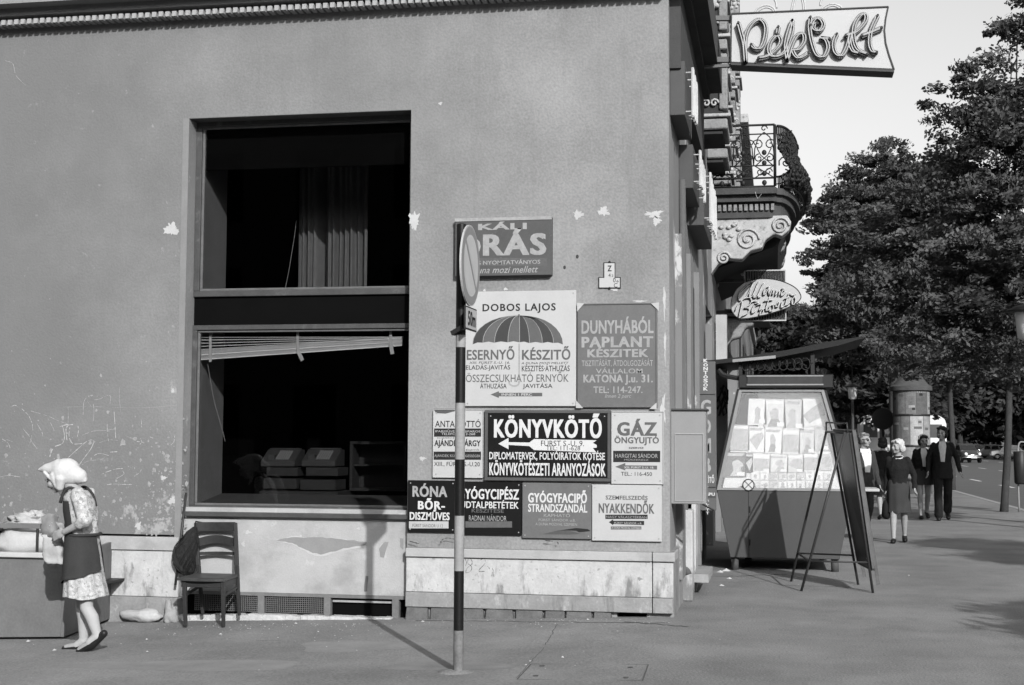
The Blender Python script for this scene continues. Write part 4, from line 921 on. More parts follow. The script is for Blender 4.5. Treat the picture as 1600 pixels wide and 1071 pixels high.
# ------------------------------------------------------------------ the next house along the boulevard
orn_m = M('ornament_stone', .20, .9, .3, 5, 40, .6); overlay(orn_m, .05, 6, .55, .68, amount=.8)
orn_l = M('ornament_stone_light', .34, .9, .25, 6, 40, .5); overlay(orn_l, .10, 9, .56, .68, amount=.8)
nh = thing('ornate_house', 'ornate apartment house with rusticated masks, scrolled brackets and soffits darkened for shade', 'building')
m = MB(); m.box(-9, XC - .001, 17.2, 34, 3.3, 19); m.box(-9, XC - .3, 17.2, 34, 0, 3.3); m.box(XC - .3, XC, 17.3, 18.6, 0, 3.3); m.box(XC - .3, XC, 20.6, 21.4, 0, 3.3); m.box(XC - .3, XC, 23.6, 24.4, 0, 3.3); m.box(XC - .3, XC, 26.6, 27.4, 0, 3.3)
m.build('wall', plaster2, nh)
MB().box(-9, XC + .12, 30.5, 34, 5.2, 19).build('corner_bay', M('bay_shade', .045, .9, .2, 3, 40, .2), nh)  # dark colour stands in for the shaded side of the front
rnd = random.Random(21)
for yy, pj in ((17.4, .34), (19.2, .28), (21.2, .26), (24.0, .26), (27.2, .26)):
    z = 5.35
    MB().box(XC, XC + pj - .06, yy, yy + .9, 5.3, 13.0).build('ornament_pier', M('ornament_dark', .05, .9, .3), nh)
    while z < 12.6:
        m = MB(); m.box(XC, XC + pj, yy - .05, yy + .92, z, z + .13); m.build('rusticated_block', orn_m, nh, bevel=.015)
        m = MB(); m.box(XC, XC + pj + .04, yy - .08, yy + .95, z + .15, z + .19); m.build('band_course', orn_l, nh, bevel=.008)
        m = MB(); cz_ = z + .62; cx_ = XC + .13; f_ = yy - .03
        m.ell((cx_, f_, cz_), (.095, .08, .135)); m.ell((cx_, f_ - .08, cz_ - .01), (.024, .035, .045)); m.ell((cx_ - .04, f_ - .06, cz_ + .04), (.03, .03, .012)); m.ell((cx_ + .04, f_ - .06, cz_ + .04), (.03, .03, .012)); m.ell((cx_, f_ - .06, cz_ - .075), (.04, .03, .014)); m.ell((cx_, f_ - .05, cz_ - .12), (.04, .035, .03))
        for k_ in range(9): a = math.pi * (k_ / 8 * 1.5 - .25); m.ell((cx_ + .12 * math.cos(a), f_ + .0, cz_ + .03 + .13 * math.sin(a)), (.034, .045, .034), n=8, m=6)
        m.build('carved_mask', orn_l, nh, True)
        m = MB(); m.box(XC + .02, XC + pj - .08, yy - .06, yy, z + .82, z + .90); m.box(XC + pj - .10, XC + pj, yy - .04, yy + .3, z + .25, z + .95); m.build('console_block', orn_m, nh, bevel=.012)
        m = MB()
        for sg in (-1, 1):
            P_ = [(XC + .13 + sg * (.05 + (.055 * (1 - i_ / 12)) * math.cos(i_ * .75)), yy - .035, z + .33 + .055 * (1 - i_ / 12) * math.sin(i_ * .75)) for i_ in range(11)]
            m.tube(P_, .014, 5)
        m.build('scroll_pair', orn_l, nh, True)
        z += 1.0
def corbel(y0, s_=1.0, zt=4.72, mat=None, name='bracket'):
    prof = [(0, 0), (1.08, 0), (1.14, -.10), (1.10, -.22), (1.0, -.30), (.90, -.26), (.78, -.34), (.72, -.46), (.56, -.50), (.44, -.62), (.22, -.60), (.10, -.68), (0, -.82)]
    m = MB(); m.prism([(XC + x * s_, zt + z * s_) for x, z in prof], y0, y0 + .32)
    o = m.build(name, mat or orn_l, nh, bevel=.012)
    for cx_, cz_, r_ in ((.98, -.15, .13), (.52, -.34, .17), (.18, -.60, .10)):
        m = MB(); P = []
        for i in range(30):
            a = i * .42; rr_ = r_ * (1 - i / 32) * s_; P.append((XC + cx_ * s_ + rr_ * math.cos(a), y0 - .012, zt + cz_ * s_ + rr_ * math.sin(a)))
        m.tube(P, .018 * s_, 5); m.build('volute', orn_l if mat is None else mat, nh, True)
    m = MB(); r2 = random.Random(int(y0 * 9))
    for _ in range(9): m.ell((XC + r2.uniform(.12, .42) * s_, y0 - .01, zt - r2.uniform(.1, .35) * s_), (.04, .03, .03), n=7, m=5)
    m.build('carved_leaf', orn_l if mat is None else mat, nh, True)
corbel(20.3); corbel(22.2, .95, 4.7, orn_m); corbel(24.2, .95, 4.7, orn_m)
m = MB(); m.hexa([(XC, 20.75, 4.0), (XC + .95, 20.75, 4.35), (XC + .95, 24.3, 4.3), (XC, 24.3, 3.9)], [(XC, 20.75, 4.7), (XC + 1.1, 20.75, 4.7), (XC + 1.1, 24.3, 4.7), (XC, 24.3, 4.7)]); m.build('balcony_soffit', M('soffit_shade', .03, .9, .3, 4, 60, .4), nh)  # near-black wedge: shade under the balcony put into its colour
# balcony slab following the bulging front
def bplan(off=0, n=14):
    P = [(XC, 20.1 - off), (.02 + off * .5, 20.1 - off)]
    for i in range(n + 1):
        a = -math.pi / 2 + math.pi * i / n; P.append((.05 + (.42 + off) * math.cos(a) * .8, 22.2 + (2.0 + off) * math.sin(a) * 1.0))
    P += [(XC, 24.3 + off)]; return P
def slab2(off, z0, z1, mat, name):
    P = bplan(off); m = MB(); n = len(P); m.add([(x, y, z0) for x, y in P] + [(x, y, z1) for x, y in P], [tuple(range(n)), tuple(range(2 * n - 1, n - 1, -1))] + [(i, (i + 1) % n, (i + 1) % n + n, i + n) for i in range(n)]); return m.build(name, mat, nh)
zb0 = on_y(1160, 325, 20.1)[1]; zb1 = on_y(1160, 294, 20.1)[1]
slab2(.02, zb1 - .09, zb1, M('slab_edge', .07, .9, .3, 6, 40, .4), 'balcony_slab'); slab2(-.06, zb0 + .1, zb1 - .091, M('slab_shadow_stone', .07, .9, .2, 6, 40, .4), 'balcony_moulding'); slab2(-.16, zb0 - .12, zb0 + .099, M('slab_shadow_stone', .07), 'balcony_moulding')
for i in range(12):
    m = MB(); m.box(XC + .03 + i * .075, XC + .075 + i * .075, 20.22, 20.3, zb0 - .02, zb0 + .07); m.build('slab_dentil', orn_m, nh)
# wrought iron railing
rail = thing('balcony_railing', 'ornate wrought iron balcony railing with scrolls and a bulging basket front', 'railing', (0, 0, 0))
zr0 = zb1 + .02; zr1 = on_y(1160, 196, 20.1)[1]; H_ = zr1 - zr0
P = bplan(-.03, 40)
def bulge(x, y, t_): # basket front bulges low down
    k_ = max(0, math.sin(min(1, t_ * 1.15) * math.pi)) * .0 + (.20 * math.exp(-((t_ - .25) / .28) ** 2)); return k_
side = [(XC + .02, 20.13), (.02, 20.13)]
def rod(pts, r_=.011, nm='rail', n=6): m = MB(); m.tube(pts, r_, n); return m.build(nm, iron, rail, True)
for zz, r_ in ((zr1, .016), (zr1 - .13, .010), (zr0 + .30, .010), (zr0 + .12, .014), (zr0, .014)): rod([(side[0][0], 20.13, zz), (side[1][0], 20.13, zz)], r_)
front = [p for p in P[2:-1]]
for tz, r_ in ((1.0, .02), (.86, .012), (.30, .012), (.12, .014), (0, .014)):
    rod([(x + bulge(x, y, tz), y, zr0 + tz * H_) for x, y in front], r_)
rod([(.02, 20.13, zr0), (.02, 20.13, zr1)], .022, 'post')
def spiral(m, c0, c1, r_, turns, sgn, fn, ph=0, th=.009):
    P_ = []
    for i in range(int(turns * 9)):
        a = ph + sgn * i * .7; q = r_ * (1 - i / (turns * 9 + 1)); P_.append(fn(c0 + q * math.cos(a), c1 + q * math.sin(a)))
    m.tube(P_, th, 5)
def side_fn(u, v): return (XC + .02 + u, 20.13, zr0 + v)
W_ = .02 - XC - .02; m = MB(); r2 = random.Random(6)
for k_ in range(3):
    u0 = W_ * (k_ + .5) / 3
    for sg in (-1, 1):
        spiral(m, u0 + sg * .085, H_ * .68, .085, 1.5, sg, side_fn, 0 if sg > 0 else math.pi); spiral(m, u0 + sg * .075, H_ * .46, .065, 1.3, -sg, side_fn, math.pi / 2)
        m.tube([side_fn(u0, H_ * .88), side_fn(u0 + sg * .08, H_ * .80), side_fn(u0 + sg * .13, H_ * .62), side_fn(u0 + sg * .15, H_ * .33)], .009, 5)
        spiral(m, u0 + sg * .06, .21, .055, 1.3, sg, side_fn, 0); m.tube([side_fn(u0 - sg * .14, .12), side_fn(u0 + sg * .14, .30)], .008, 5)
        m.tube([side_fn(u0 - sg * .12, .3), side_fn(u0 + sg * .05, .45), side_fn(u0 + sg * .1, .55)], .008, 5)
    spiral(m, u0, H_ * .94, .05, 1.2, 1, side_fn)
    for v_ in (.55, .38, .21, .06): x, y, z = side_fn(u0, v_ * H_); m.ell((x, y, z), (.035, .02, .04), n=8, m=6)
m.build('scrollwork', iron, rail, True)
m = MB(); n_ = len(front)
def nf(u, v): return (.05 + u, 20.2 + u * .4, zr0 + v)
for u0, v0, q_ in ((.10, .80, .09), (.10, .60, .10), (.22, .66, .09), (.12, .40, .10), (.26, .44, .10), (.12, .18, .10), (.28, .2, .11), (.2, .85, .07)): spiral(m, u0, v0 * H_, q_, 1.5, 1 if v0 > .5 else -1, nf, v0 * 9, .011)
for k_ in range(0, n_ - 1, 1):
    x, y = front[k_]; 
    def ff(u, v, k_=k_, x=x, y=y):
        a = front[max(0, min(n_ - 1, k_ + (1 if u > 0 else -1)))]; t_ = max(0, min(1, v / H_)); X_ = x + (a[0] - x) * min(1, abs(u) / .17) ; Y_ = y + (a[1] - y) * min(1, abs(u) / .17); return (X_ + bulge(X_, Y_, t_), Y_, zr0 + v)
    m.tube([ff(0, v_ * H_) for v_ in (0, .15, .3, .5, .7, .9, 1.0)], .011, 5)
    spiral(m, .0, H_ * .70, .09, 1.4, 1 if k_ % 2 else -1, ff, k_); spiral(m, .0, H_ * .44, .10, 1.4, -1 if k_ % 2 else 1, ff, k_ * 2); spiral(m, 0, H_ * .2, .09, 1.3, 1, ff, k_)
    for q in range(5): v_ = r2.uniform(.05, .8) * H_; X_, Y_, Z_ = ff(r2.uniform(-.1, .1), v_); m.ell((X_, Y_, Z_), (.035, .045, .04), n=6, m=5)
m.build('basket_scrollwork', iron, rail, True)
# second house further on, with another bracketed balcony, and more fronts beyond
h3 = thing('distant_house', 'pale apartment house further along the boulevard with brackets and string courses', 'building')
m = MB(); m.box(-9, XC, 34, 60, .0, 9.2); m.build('wall', plaster2, h3)
m = MB(); m.box(XC - .1, XC + .1, 34.0, 36, 6.0, 9.1); m.box(XC, XC + .3, 34.05, 60, 9.2, 9.4); m.box(XC, XC + .12, 34.0, 60, 5.6, 5.8); m.build('string_course', orn_l, h3)
m = MB(); m.prism([(XC, 3.76), (XC + .50, 3.76), (XC + .52, 3.62), (XC + .36, 3.56), (XC + .28, 3.40), (XC + .12, 3.36), (XC, 3.2)], 26.0, 26.4); m.build('bracket', orn_m, h3, bevel=.02)
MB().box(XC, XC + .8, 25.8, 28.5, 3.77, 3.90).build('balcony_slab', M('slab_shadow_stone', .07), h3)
for k_ in range(6):
    yy = 36 + k_ * 3.8
    for zz in (2.2, 6.2): MB().box(XC - .2, XC + .02, yy, yy + 1.3, zz, zz + 2.0).build('window', steel_dark, h3)
t = thing('poster_column_small', 'pale upright panel on the wall left of the kiosk canopy', 'panel', (0, 24, 0))
x0, x1, z0, z1 = rect(1119, 492, 1136, 770, 17.9); MB().box(x0, x1, -6.1, -5.9, z0, z1).build('panel', plaster_light, t); 
t.name = 'wall_panel'
# houses across side street and boulevard; row behind camera added to cut sky light
sq = thing('sky_blocker_row', 'unseen apartment row added behind the camera to cut sky light', 'building', (30, -48, 0))
MB().box(-37, 45, -5, 5, -.6, 17).build('wall', M('opposite_wall', .06, .9, .3, 1, 30), sq)
for i in range(26):
    for j in range(4): MB().box(-36 + i * 3, -34.7 + i * 3, 4.9, 5.02, 1 + j * 3.8, 3.1 + j * 3.8).build('window', dark_hole, sq)  # windows of the added unseen row
op = thing('opposite_house', 'dark apartment house across the side street, reflected in the shop window', 'building', (-16, -20, 0))
m = MB(); m.box(-14, 8, -5, 5, -.6, 15); m.build('wall', M('opposite_wall', .06, .9, .3, 1, 30), op)
for i in range(7):
    for j in range(4):
        MB().box(-13 + i * 3, -11.7 + i * 3, 4.9, 5.02, 1 + j * 3.5, 3.1 + j * 3.5).build('window', dark_hole, op)
fb = M('far_facade', .13, .9, .3, .4, 10); fw = M('far_window', .04, .4)
for i, (y0, y1, hgt, lb) in enumerate(((20, 70, 17, 'nearest long apartment block across the boulevard, behind the trees'), (71, 130, 20, 'second long apartment block across the boulevard, behind the trees'), (131, 240, 18, 'farthest apartment block across the boulevard, behind parked cars'))):
    t = thing('apartment_block', lb, 'building', (38, y0, 0)); MB().box(0, 12, 0, y1 - y0, -.6, hgt).build('wall', fb, t)
    me0 = None; y = 1.5
    while y < y1 - y0 - 2:
        for j in range(int(hgt / 3.6)):
            if me0 is None: o = MB().box(-.03, .1, 0, 1.3, 0, 2.0).build('window', fw, t); me0 = o.data
            else: o = bpy.data.objects.new('window', me0); COL.objects.link(o); o.parent = t
            o.location = (0, y, 1 + j * 3.6)
        y += 3.4
t = thing('end_block', 'distant apartment block closing the view at the end of the boulevard', 'building', (4, 262, 0)); MB().box(-60, 70, 0, 14, -1, 17).build('wall', fb, t)
for i in range(30):
    for j in range(4): o = bpy.data.objects.new('window', me0); COL.objects.link(o); o.parent = t; o.location = (-56 + i * 4, -.02, 1 + j * 3.6); o.rotation_euler = (0, 0, -math.pi / 2)

# ------------------------------------------------------------------ newspaper kiosk
KY = 16.75; KD = 1.7
def K(px, py, dy=0): X, Z = on_y(px, py, KY + dy); return (X, dy, Z)
kx0 = fx(1120, 768, KY)
t = thing('newspaper_kiosk', 'newspaper kiosk with slanted sides, bright glass display and a wing-shaped roof', 'kiosk', (0, KY, 0))
kmat = M('kiosk_paint', .08, .6, .10, 3, 50, .05, spec=.08); kdark = M('kiosk_dark', .03, .5, .2, 6, 50); kframe = M('kiosk_frame', .22, .45, .15, 12, 60)
W0, W1 = K(1120, 768), K(1333, 766); B0, B1 = K(1141, 872), K(1312, 874); G0, G1 = K(1155, 610), K(1287, 607)
zw = (W0[2] + W1[2]) / 2; zbm = (B0[2] + B1[2]) / 2; zg = (G0[2] + G1[2]) / 2
def loop(m, b, t_, y0b, y1b, y0t, y1t, zb_, zt_):
    m.hexa([(b[0], y0b, zb_), (b[1], y0b, zb_), (b[1], y1b, zb_), (b[0], y1b, zb_)], [(t_[0], y0t, zt_), (t_[1], y0t, zt_), (t_[1], y1t, zt_), (t_[0], y1t, zt_)])
m = MB(); loop(m, (B0[0], B1[0]), (W0[0], W1[0]), .0, KD, 0, KD, zbm, zw); m.build('lower_cabinet', kmat, t, bevel=.006)
xm = fx(1170, 820, KY)
m = MB(); m.box(xm - .003, xm + .003, -.0035, -.0005, zbm + .01, zw - .01); m.build('panel_joint', kdark, t)
for zz in (zw - .22, zbm + .18): m = MB(); m.cyl((xm + .012, -.006, zz - .035), (xm + .012, -.006, zz + .035), .009, n=8); m.build('hinge', kdark, t)
for lx, ly in ((1148, .08), (1305, .08), (1165, KD - .1), (1293, KD - .1)):
    x = fx(lx, 888, KY); m = MB(); m.cyl((x, ly, -.01), (x, ly, zbm), .045, n=12); m.build('leg', kmat, t, True)
def kx(side, z, ins=0):   # slanted edge of the upper cabin
    a, b = ((W0, G0) if side == 0 else (W1, G1)); f_ = (z - zw) / (zg - zw); return a[0] + (b[0] - a[0]) * f_ + (ins if side == 0 else -ins)
fr = MB(); fw_ = .035
for s_ in (0, 1):
    q = [(kx(s_, zw), zw), (kx(s_, zg), zg), (kx(s_, zg, fw_), zg), (kx(s_, zw, fw_), zw)]; fr.prism(q, -.012, .05)
fr.prism([(kx(0, zg, fw_), zg), (kx(1, zg, fw_), zg), (kx(1, zg - .03, fw_), zg - .03), (kx(0, zg - .03, fw_), zg - .03)], -.012, .05)
fr.prism([(kx(0, zw + .025, fw_), zw + .025), (kx(1, zw + .025, fw_), zw + .025), (kx(1, zw, fw_), zw), (kx(0, zw, fw_), zw)], -.012, .05)
fr.build('window_frame', kframe, t)
fr = MB()
for s_ in (0, 1):
    q = [(kx(s_, zw, -.028), zw), (kx(s_, zg, -.028), zg), (kx(s_, zg, -.001), zg), (kx(s_, zw, -.001), zw)]; fr.prism(q, -.006, KD)
fr.build('side_wall', kdark, t)
m = MB(); m.prism([(kx(0, zw + .02, .03), zw + .02), (kx(1, zw + .02, .03), zw + .02), (kx(1, zg - .02, .03), zg - .02), (kx(0, zg - .02, .03), zg - .02)], .006, .010); m.build('display_glass', kiosk_glass, t)
m = MB(); m.prism([(kx(0, zw, 0), zw), (kx(1, zw, 0), zw), (kx(1, zg, 0), zg), (kx(0, zg, 0), zg)], KD - .04, KD); m.build('back_wall', kdark, t)
xp = fx(1184, 620, KY)
white_b = M('display_board', .85, .8, .08, 5, 60)
zs = on_y(1200, 668, KY)[1]
m = MB(); m.prism([(xp, zs), (kx(1, zs, .04), zs), (kx(1, zg, .04), zg), (xp, zg)], .14, .16); m.prism([(kx(0, zw, .06), zw), (kx(1, zw, .04), zw), (kx(1, zs, .04), zs), (kx(0, zs, .05), zs)], .14, .16)
m.build('display_board', white_b, t)
# header and roof
H0, H1 = K(1160, 607), K(1287, 604); T0, T1 = K(1158, 586), K(1296, 584)
m = MB(); m.box(T0[0] - .03, T1[0] + .04, -.06, KD, zg + .012, T0[2]); m.build('header', kdark, t, bevel=.01)
a = K(1168, 600, -.06); b = K(1285, 589, -.06); m = MB(); m.box(a[0], b[0], -.075, -.061, a[2], b[2]); m.build('header_panel', M('header_panel', .06, .35, .2, 8, 60), t); 
m = MB(); m.box(a[0] - .01, b[0] + .01, -.078, -.061, a[2] - .02, a[2] - .003); m.box(a[0] - .01, b[0] + .01, -.078, -.061, b[2] + .003, b[2] + .018); m.build('header_trim', kframe, t)
m = MB(); m.prism([(T1[0] + .041, zg + .012), (K(1299, 604)[0] + .03, zg + .012), (K(1301, 596)[0], K(1301, 596)[2]), (T1[0] + .041, T1[2])], .0, KD - .2); m.build('header_end', kdark, t)
rp = [K(1094, 573), K(1150, 566), K(1212, 560), (K(1270, 549)), K(1310, 541), K(1336, 533), K(1352, 529), K(1340, 528), K(1300, 534), K(1230, 548), K(1170, 557), K(1130, 562), K(1096, 565)]
m = MB(); m.prism([(p[0], p[2]) for p in rp], -.10, KD + .1); m.build('roof_wing', M('roof_dark', .014, .6, .25, 6, 50), t)
m = MB(); a, b = K(1145, 566.6), K(1212, 560.4)
m = MB(); m.hexa([(a[0], -.108, a[2] - .004), (b[0], -.108, b[2] - .004), (b[0], -.101, b[2] - .004), (a[0], -.101, a[2] - .004)], [(a[0], -.108, a[2] + .03), (b[0], -.108, b[2] + .03), (b[0], -.101, b[2] + .03), (a[0], -.101, a[2] + .03)]); m.build('roof_edge', kframe, t)
for px in (1157, 1270):
    for dy in (.0, KD - .2):
        a = K(px, 586); m = MB(); m.box(a[0] - .022, a[0] + .022, dy, dy + .04, T0[2], on_y(px, 566 if px < 1200 else 552, KY)[1]); m.build('roof_post', kdark, t)
m = MB(); m.tube(cr([K(1122, 578), K(1130, 586), K(1145, 590), K(1162, 592)], 4), .03, 6); m.build('roof_arm', kdark, t)
m = MB(); r2 = random.Random(2); x = K(1166, 570)[0]; xe = K(1262, 570)[0]
while x < xe:
    zz = on_y(1166 + (x - K(1166, 570)[0]) / (xe - K(1166, 570)[0]) * 96, 571 - (x - K(1166, 570)[0]) * 3, KY)[1]
    c_ = []
    for k_ in range(10): a = 2 * math.pi * k_ / 10; c_.append((x + .055 * math.cos(a), .0, zz + .07 * math.sin(a)))
    m.tube(c_, .008, 5, closed=True); m.tube([(x + .05, 0, zz), (x + .09, 0, zz + r2.uniform(-.05, .05))], .007, 5); x += .085
m.build('wire_ornament', iron, t, True)
a = K(1330, 768, .5); m = MB(); m.box(a[0] - .25, fx(1372, 768, KY + .7), .45, 1.05, a[2] - .0, a[2] + .035); m.build('counter_shelf', white_e, t, bevel=.006)
m = MB(); c0 = K(1169.5, 758, -.0); P = [(c0[0] + .065 * math.cos(k_ * math.pi / 12), -.014, c0[2] + .065 * math.sin(k_ * math.pi / 12)) for k_ in range(24)]; m.tube(P, .006, 5, closed=True)
for k_ in (0, 1): a = math.pi / 4 + k_ * math.pi / 2; m.tube([(c0[0] - .065 * math.cos(a), -.014, c0[2] - .065 * math.sin(a)), (c0[0] + .065 * math.cos(a), -.014, c0[2] + .065 * math.sin(a))], .005, 5)
m.build('round_vent', kdark, t)
m = MB(); m.ell((c0[0], -.012, c0[2]), (.06, .003, .06), n=20); m.build('vent_plate', letter_w, t)
# magazines pinned in rows behind the glass
Z4 = lambda x, y: (1090 + x * .35469, 560 + y * .3548)
shades = [.86, .74, .66, .80, .60, .84]
def magazine(i, q, dark=0, seed=0):
    r_ = random.Random(seed + i * 13); P = [on_y(*Z4(x, y), KY + .13) for x, y in q]      # tl, tr, br, bl
    sh = shades[i % 6] if not dark else dark
    cx_ = sum(p[0] for p in P) / 4; cz_ = min(p[1] for p in P)
    row = 'top' if q[0][1] < 250 else ('second' if q[0][1] < 380 else ('third' if q[0][1] < 470 else 'bottom'))
    col = {'n': 0}
    t = thing('magazine', 'tmp', 'magazine', (cx_, KY + .13, cz_), 0, 'magazines in the kiosk display'); L = [(p[0] - cx_, p[1] - cz_) for p in P]
    cm = M('cover_%03d' % int(sh * 100), sh, .45, .12, 14, 60)
    m = MB(); m.prism(L, -.004, 0); m.build('cover', cm, t)
    def uv(u, v): a = [L[3][k_] + (L[2][k_] - L[3][k_]) * u for k_ in (0, 1)]; b = [L[0][k_] + (L[1][k_] - L[0][k_]) * u for k_ in (0, 1)]; return [a[k_] + (b[k_] - a[k_]) * v for k_ in (0, 1)]
    dk = M('print_mid', .48, .5, .4, 30, 90) if sh > .45 else M('print_light', .6, .5, .3, 30, 90); dk2 = M('print_dark', .30, .5, .5, 30, 90); lt = M('print_pale', .9, .5)
    def fl(pts, mat, lift, nm): m = MB(); m.add([(uv(*p)[0], -.004 - lift, uv(*p)[1]) for p in pts], [tuple(range(len(pts)))]); m.build(nm, mat, t, fix=False)
    fl([(.06, .84), (.94 - r_.random() * .3, .84), (.94 - r_.random() * .0, .95), (.06, .95)], lt if r_.random() < .5 else dk, .0006, 'masthead')
    cu_, cv_ = r_.uniform(.35, .65), r_.uniform(.42, .55); ru, rv = r_.uniform(.16, .30), r_.uniform(.18, .30)
    kind_ = r_.random()
    if kind_ < .35: fl([(.06, .3 + r_.random() * .2), (.6 * r_.random() + .3, .1), (.94, .25 + r_.random() * .4), (.8, .78), (.2 + r_.random() * .4, .6 + r_.random() * .15)][::-1][::-1], dk, .0008, 'cover_picture')
    elif kind_ < .5: fl([(.08, .08), (.92, .08), (.92, .78), (.08, .78)], dk, .0008, 'cover_picture')
    else: fl([(cu_ + ru * math.cos(a * math.pi / 8) * r_.uniform(.7, 1.2), cv_ + rv * math.sin(a * math.pi / 8) * r_.uniform(.85, 1.1)) for a in range(16)], dk, .0008, 'cover_picture')
    if kind_ > .6: fl([(cu_ - ru * 1.3, .05), (cu_ + ru * 1.4, .05), (cu_ + ru * .7, cv_ - rv * .7), (cu_ - ru * .6, cv_ - rv * .7)], dk2 if r_.random() < .35 else dk, .0010, 'cover_picture')
    if r_.random() < .6: fl([(.6, .06), (.92, .06), (.92, .2), (.6, .2)], lt, .0014, 'cover_box')
    return t, row
mags = []
for i, (a, b, y0, y1, sk) in enumerate(((226, 299, 178, 296, -4), (297, 384, 182, 308, 0), (382, 464, 182, 312, 4), (460, 566, 168, 306, -14))): mags.append(([(a, y0), (b, y0 + sk * .4), (b + 6, y1 + sk), (a - 6, y1)], 0))
for i, (a, b, y0, y1, dk) in enumerate(((150, 226, 292, 398, .5), (228, 296, 300, 408, 0), (298, 372, 308, 412, 0), (374, 448, 312, 416, 0), (450, 515, 310, 414, 0), (518, 578, 296, 402, .6))): mags.append(([(a - 2, y0), (b + 2, y0 + 2), (b + 2, y1 + 8), (a - 6, y1 + 6)], dk))
for i, (a, b, y0, y1, dk) in enumerate(((118, 212, 412, 520, .18), (214, 242, 418, 500, .1), (246, 318, 424, 498, 0), (320, 396, 428, 500, 0), (398, 466, 424, 500, 0), (468, 530, 418, 496, 0), (532, 590, 406, 490, 0))): mags.append(([(a - 2, y0), (b + 3, y0 + 2), (b + 3, y1 + 4), (a - 5, y1 + 4)], dk))
for i in range(9): a = 236 + i * 40; mags.append(([(a, 502), (a + 37, 502), (a + 37, 536), (a, 536)], 0))
for i in range(9): a = 236 + i * 40; mags.append(([(a, 540), (a + 37, 540), (a + 37, 572), (a, 572)], 0))
rows = {}; ordn = ['first', 'second', 'third', 'fourth', 'fifth', 'sixth', 'seventh', 'eighth', 'ninth']
RN = {180: 'top row', 292: 'second row', 412: 'third row', 502: 'fourth row of small', 540: 'bottom row of small'}
cur = -1; starts = [0, 4, 10, 17, 26]; rn = ['top', 'second', 'third', 'fourth', 'bottom']
for i, (q, dk) in enumerate(mags):
    if i in starts: cur += 1; c0_ = i
    tt, _ = magazine(i, q, dk, 3); tt['label'] = '%s from the left of the %s in the %s row of the kiosk window' % (ordn[i - c0_], 'magazines' if cur < 3 else 'small booklets', rn[cur])
    if cur >= 3: tt['category'] = 'booklet'; tt.name = 'booklet'; tt['group'] = 'booklets in the kiosk display'

# ------------------------------------------------------------------ folding stand board in front of the kiosk
nA = on_g(1252, 924); nB = on_g(1364, 927); fA = on_g(1236, 909); fB = on_g(1341, 914)
t = thing('display_stand', 'folding tubular stand with a dark framed board leaning beside the kiosk', 'display stand', (nA[0], nA[1], 0))
O_ = Vector((nA[0], nA[1], 0)); v = lambda p, z=0: Vector((p[0], p[1], z)) - O_
def on_seg(px, py, Y): X, Z = on_y(px, py, Y); return Vector((X, Y, Z)) - O_
nR = on_seg(1320, 677, (nA[1] + nB[1]) / 2); fR = on_seg(1291, 675, (fA[1] + fB[1]) / 2)
tube_m = M('stand_tube', .05, .45, .2, 10, 60)
for a, b in ((v(nA), nR), (v(nB), nR + Vector((.05, 0, 0))), (v(fA), fR), (v(fB), fR + Vector((.05, 0, 0)))): m = MB(); m.tube([a, b], .013, 8); m.build('leg', tube_m, t, True)
def lerp(a, b, k_): return a + (b - a) * k_
m = MB(); m.tube([lerp(v(nA), nR, .19), lerp(v(fA), fR, .19)], .011, 7); m.tube([lerp(v(nA), nR, .19), lerp(v(nB), nR, .19)], .009, 7); m.tube([lerp(v(fA), fR, .19), lerp(v(fB), fR, .19)], .009, 7); m.tube([nR, fR], .012, 7); m.build('cross_rod', tube_m, t, True)
m = MB()
for q in (0,): m.tube([fR + Vector((.0, 0, 0)), fR + Vector((.0, 0, .10)), nR + Vector((.02, 0, .10)), nR + Vector((.03, 0, 0))], .009, 7)
m.build('carrying_handle', tube_m, t, True)
# board hanging on the right pair of legs
b0, b1 = lerp(v(nB), nR + Vector((.05, 0, 0)), .15), nR + Vector((.05, 0, 0)); b2, b3 = lerp(v(fB), fR + Vector((.05, 0, 0)), .10), fR + Vector((.05, 0, 0))
b2.z = b0.z
nrm = (b1 - b0).cross(b2 - b0).normalized(); nrm = nrm if nrm.x > 0 else -nrm
def panel(a, b, c, d, th, off, name, mat): m = MB(); P = [p + nrm * off for p in (a, b, d, c)]; Q = [p + nrm * (off + th) for p in (a, b, d, c)]; m.add(P + Q, [(0, 1, 2, 3), (7, 6, 5, 4), (0, 4, 5, 1), (1, 5, 6, 2), (2, 6, 7, 3), (3, 7, 4, 0)]); return m.build(name, mat, t)
panel(b0, b1, b2, b3, .02, .014, 'board', M('board_dark', .035, .35, .3, 3, 40))
wd = M('worn_wood', .10, .7, .25, 9, 60, .2)
for a, b in ((b0, b1), (b2, b3), (b0, b2), (b1, b3)): m = MB(); m.bar(a + nrm * .04, b + nrm * .04, .05, .035, tuple(nrm)); m.build('frame_rail', wd, t)
m = MB(); m.bar(lerp(b0, b1, -.12) + nrm * .065, lerp(b0, b1, 1.02) + nrm * .045, .035, .025, (0, 1, 0)); m.build('outer_rail', wd, t)
m = MB(); m.bar(lerp(b2, b3, -.12) + nrm * .065, lerp(b2, b3, 1.02) + nrm * .045, .035, .025, (0, 1, 0)); m.build('outer_rail', wd, t)

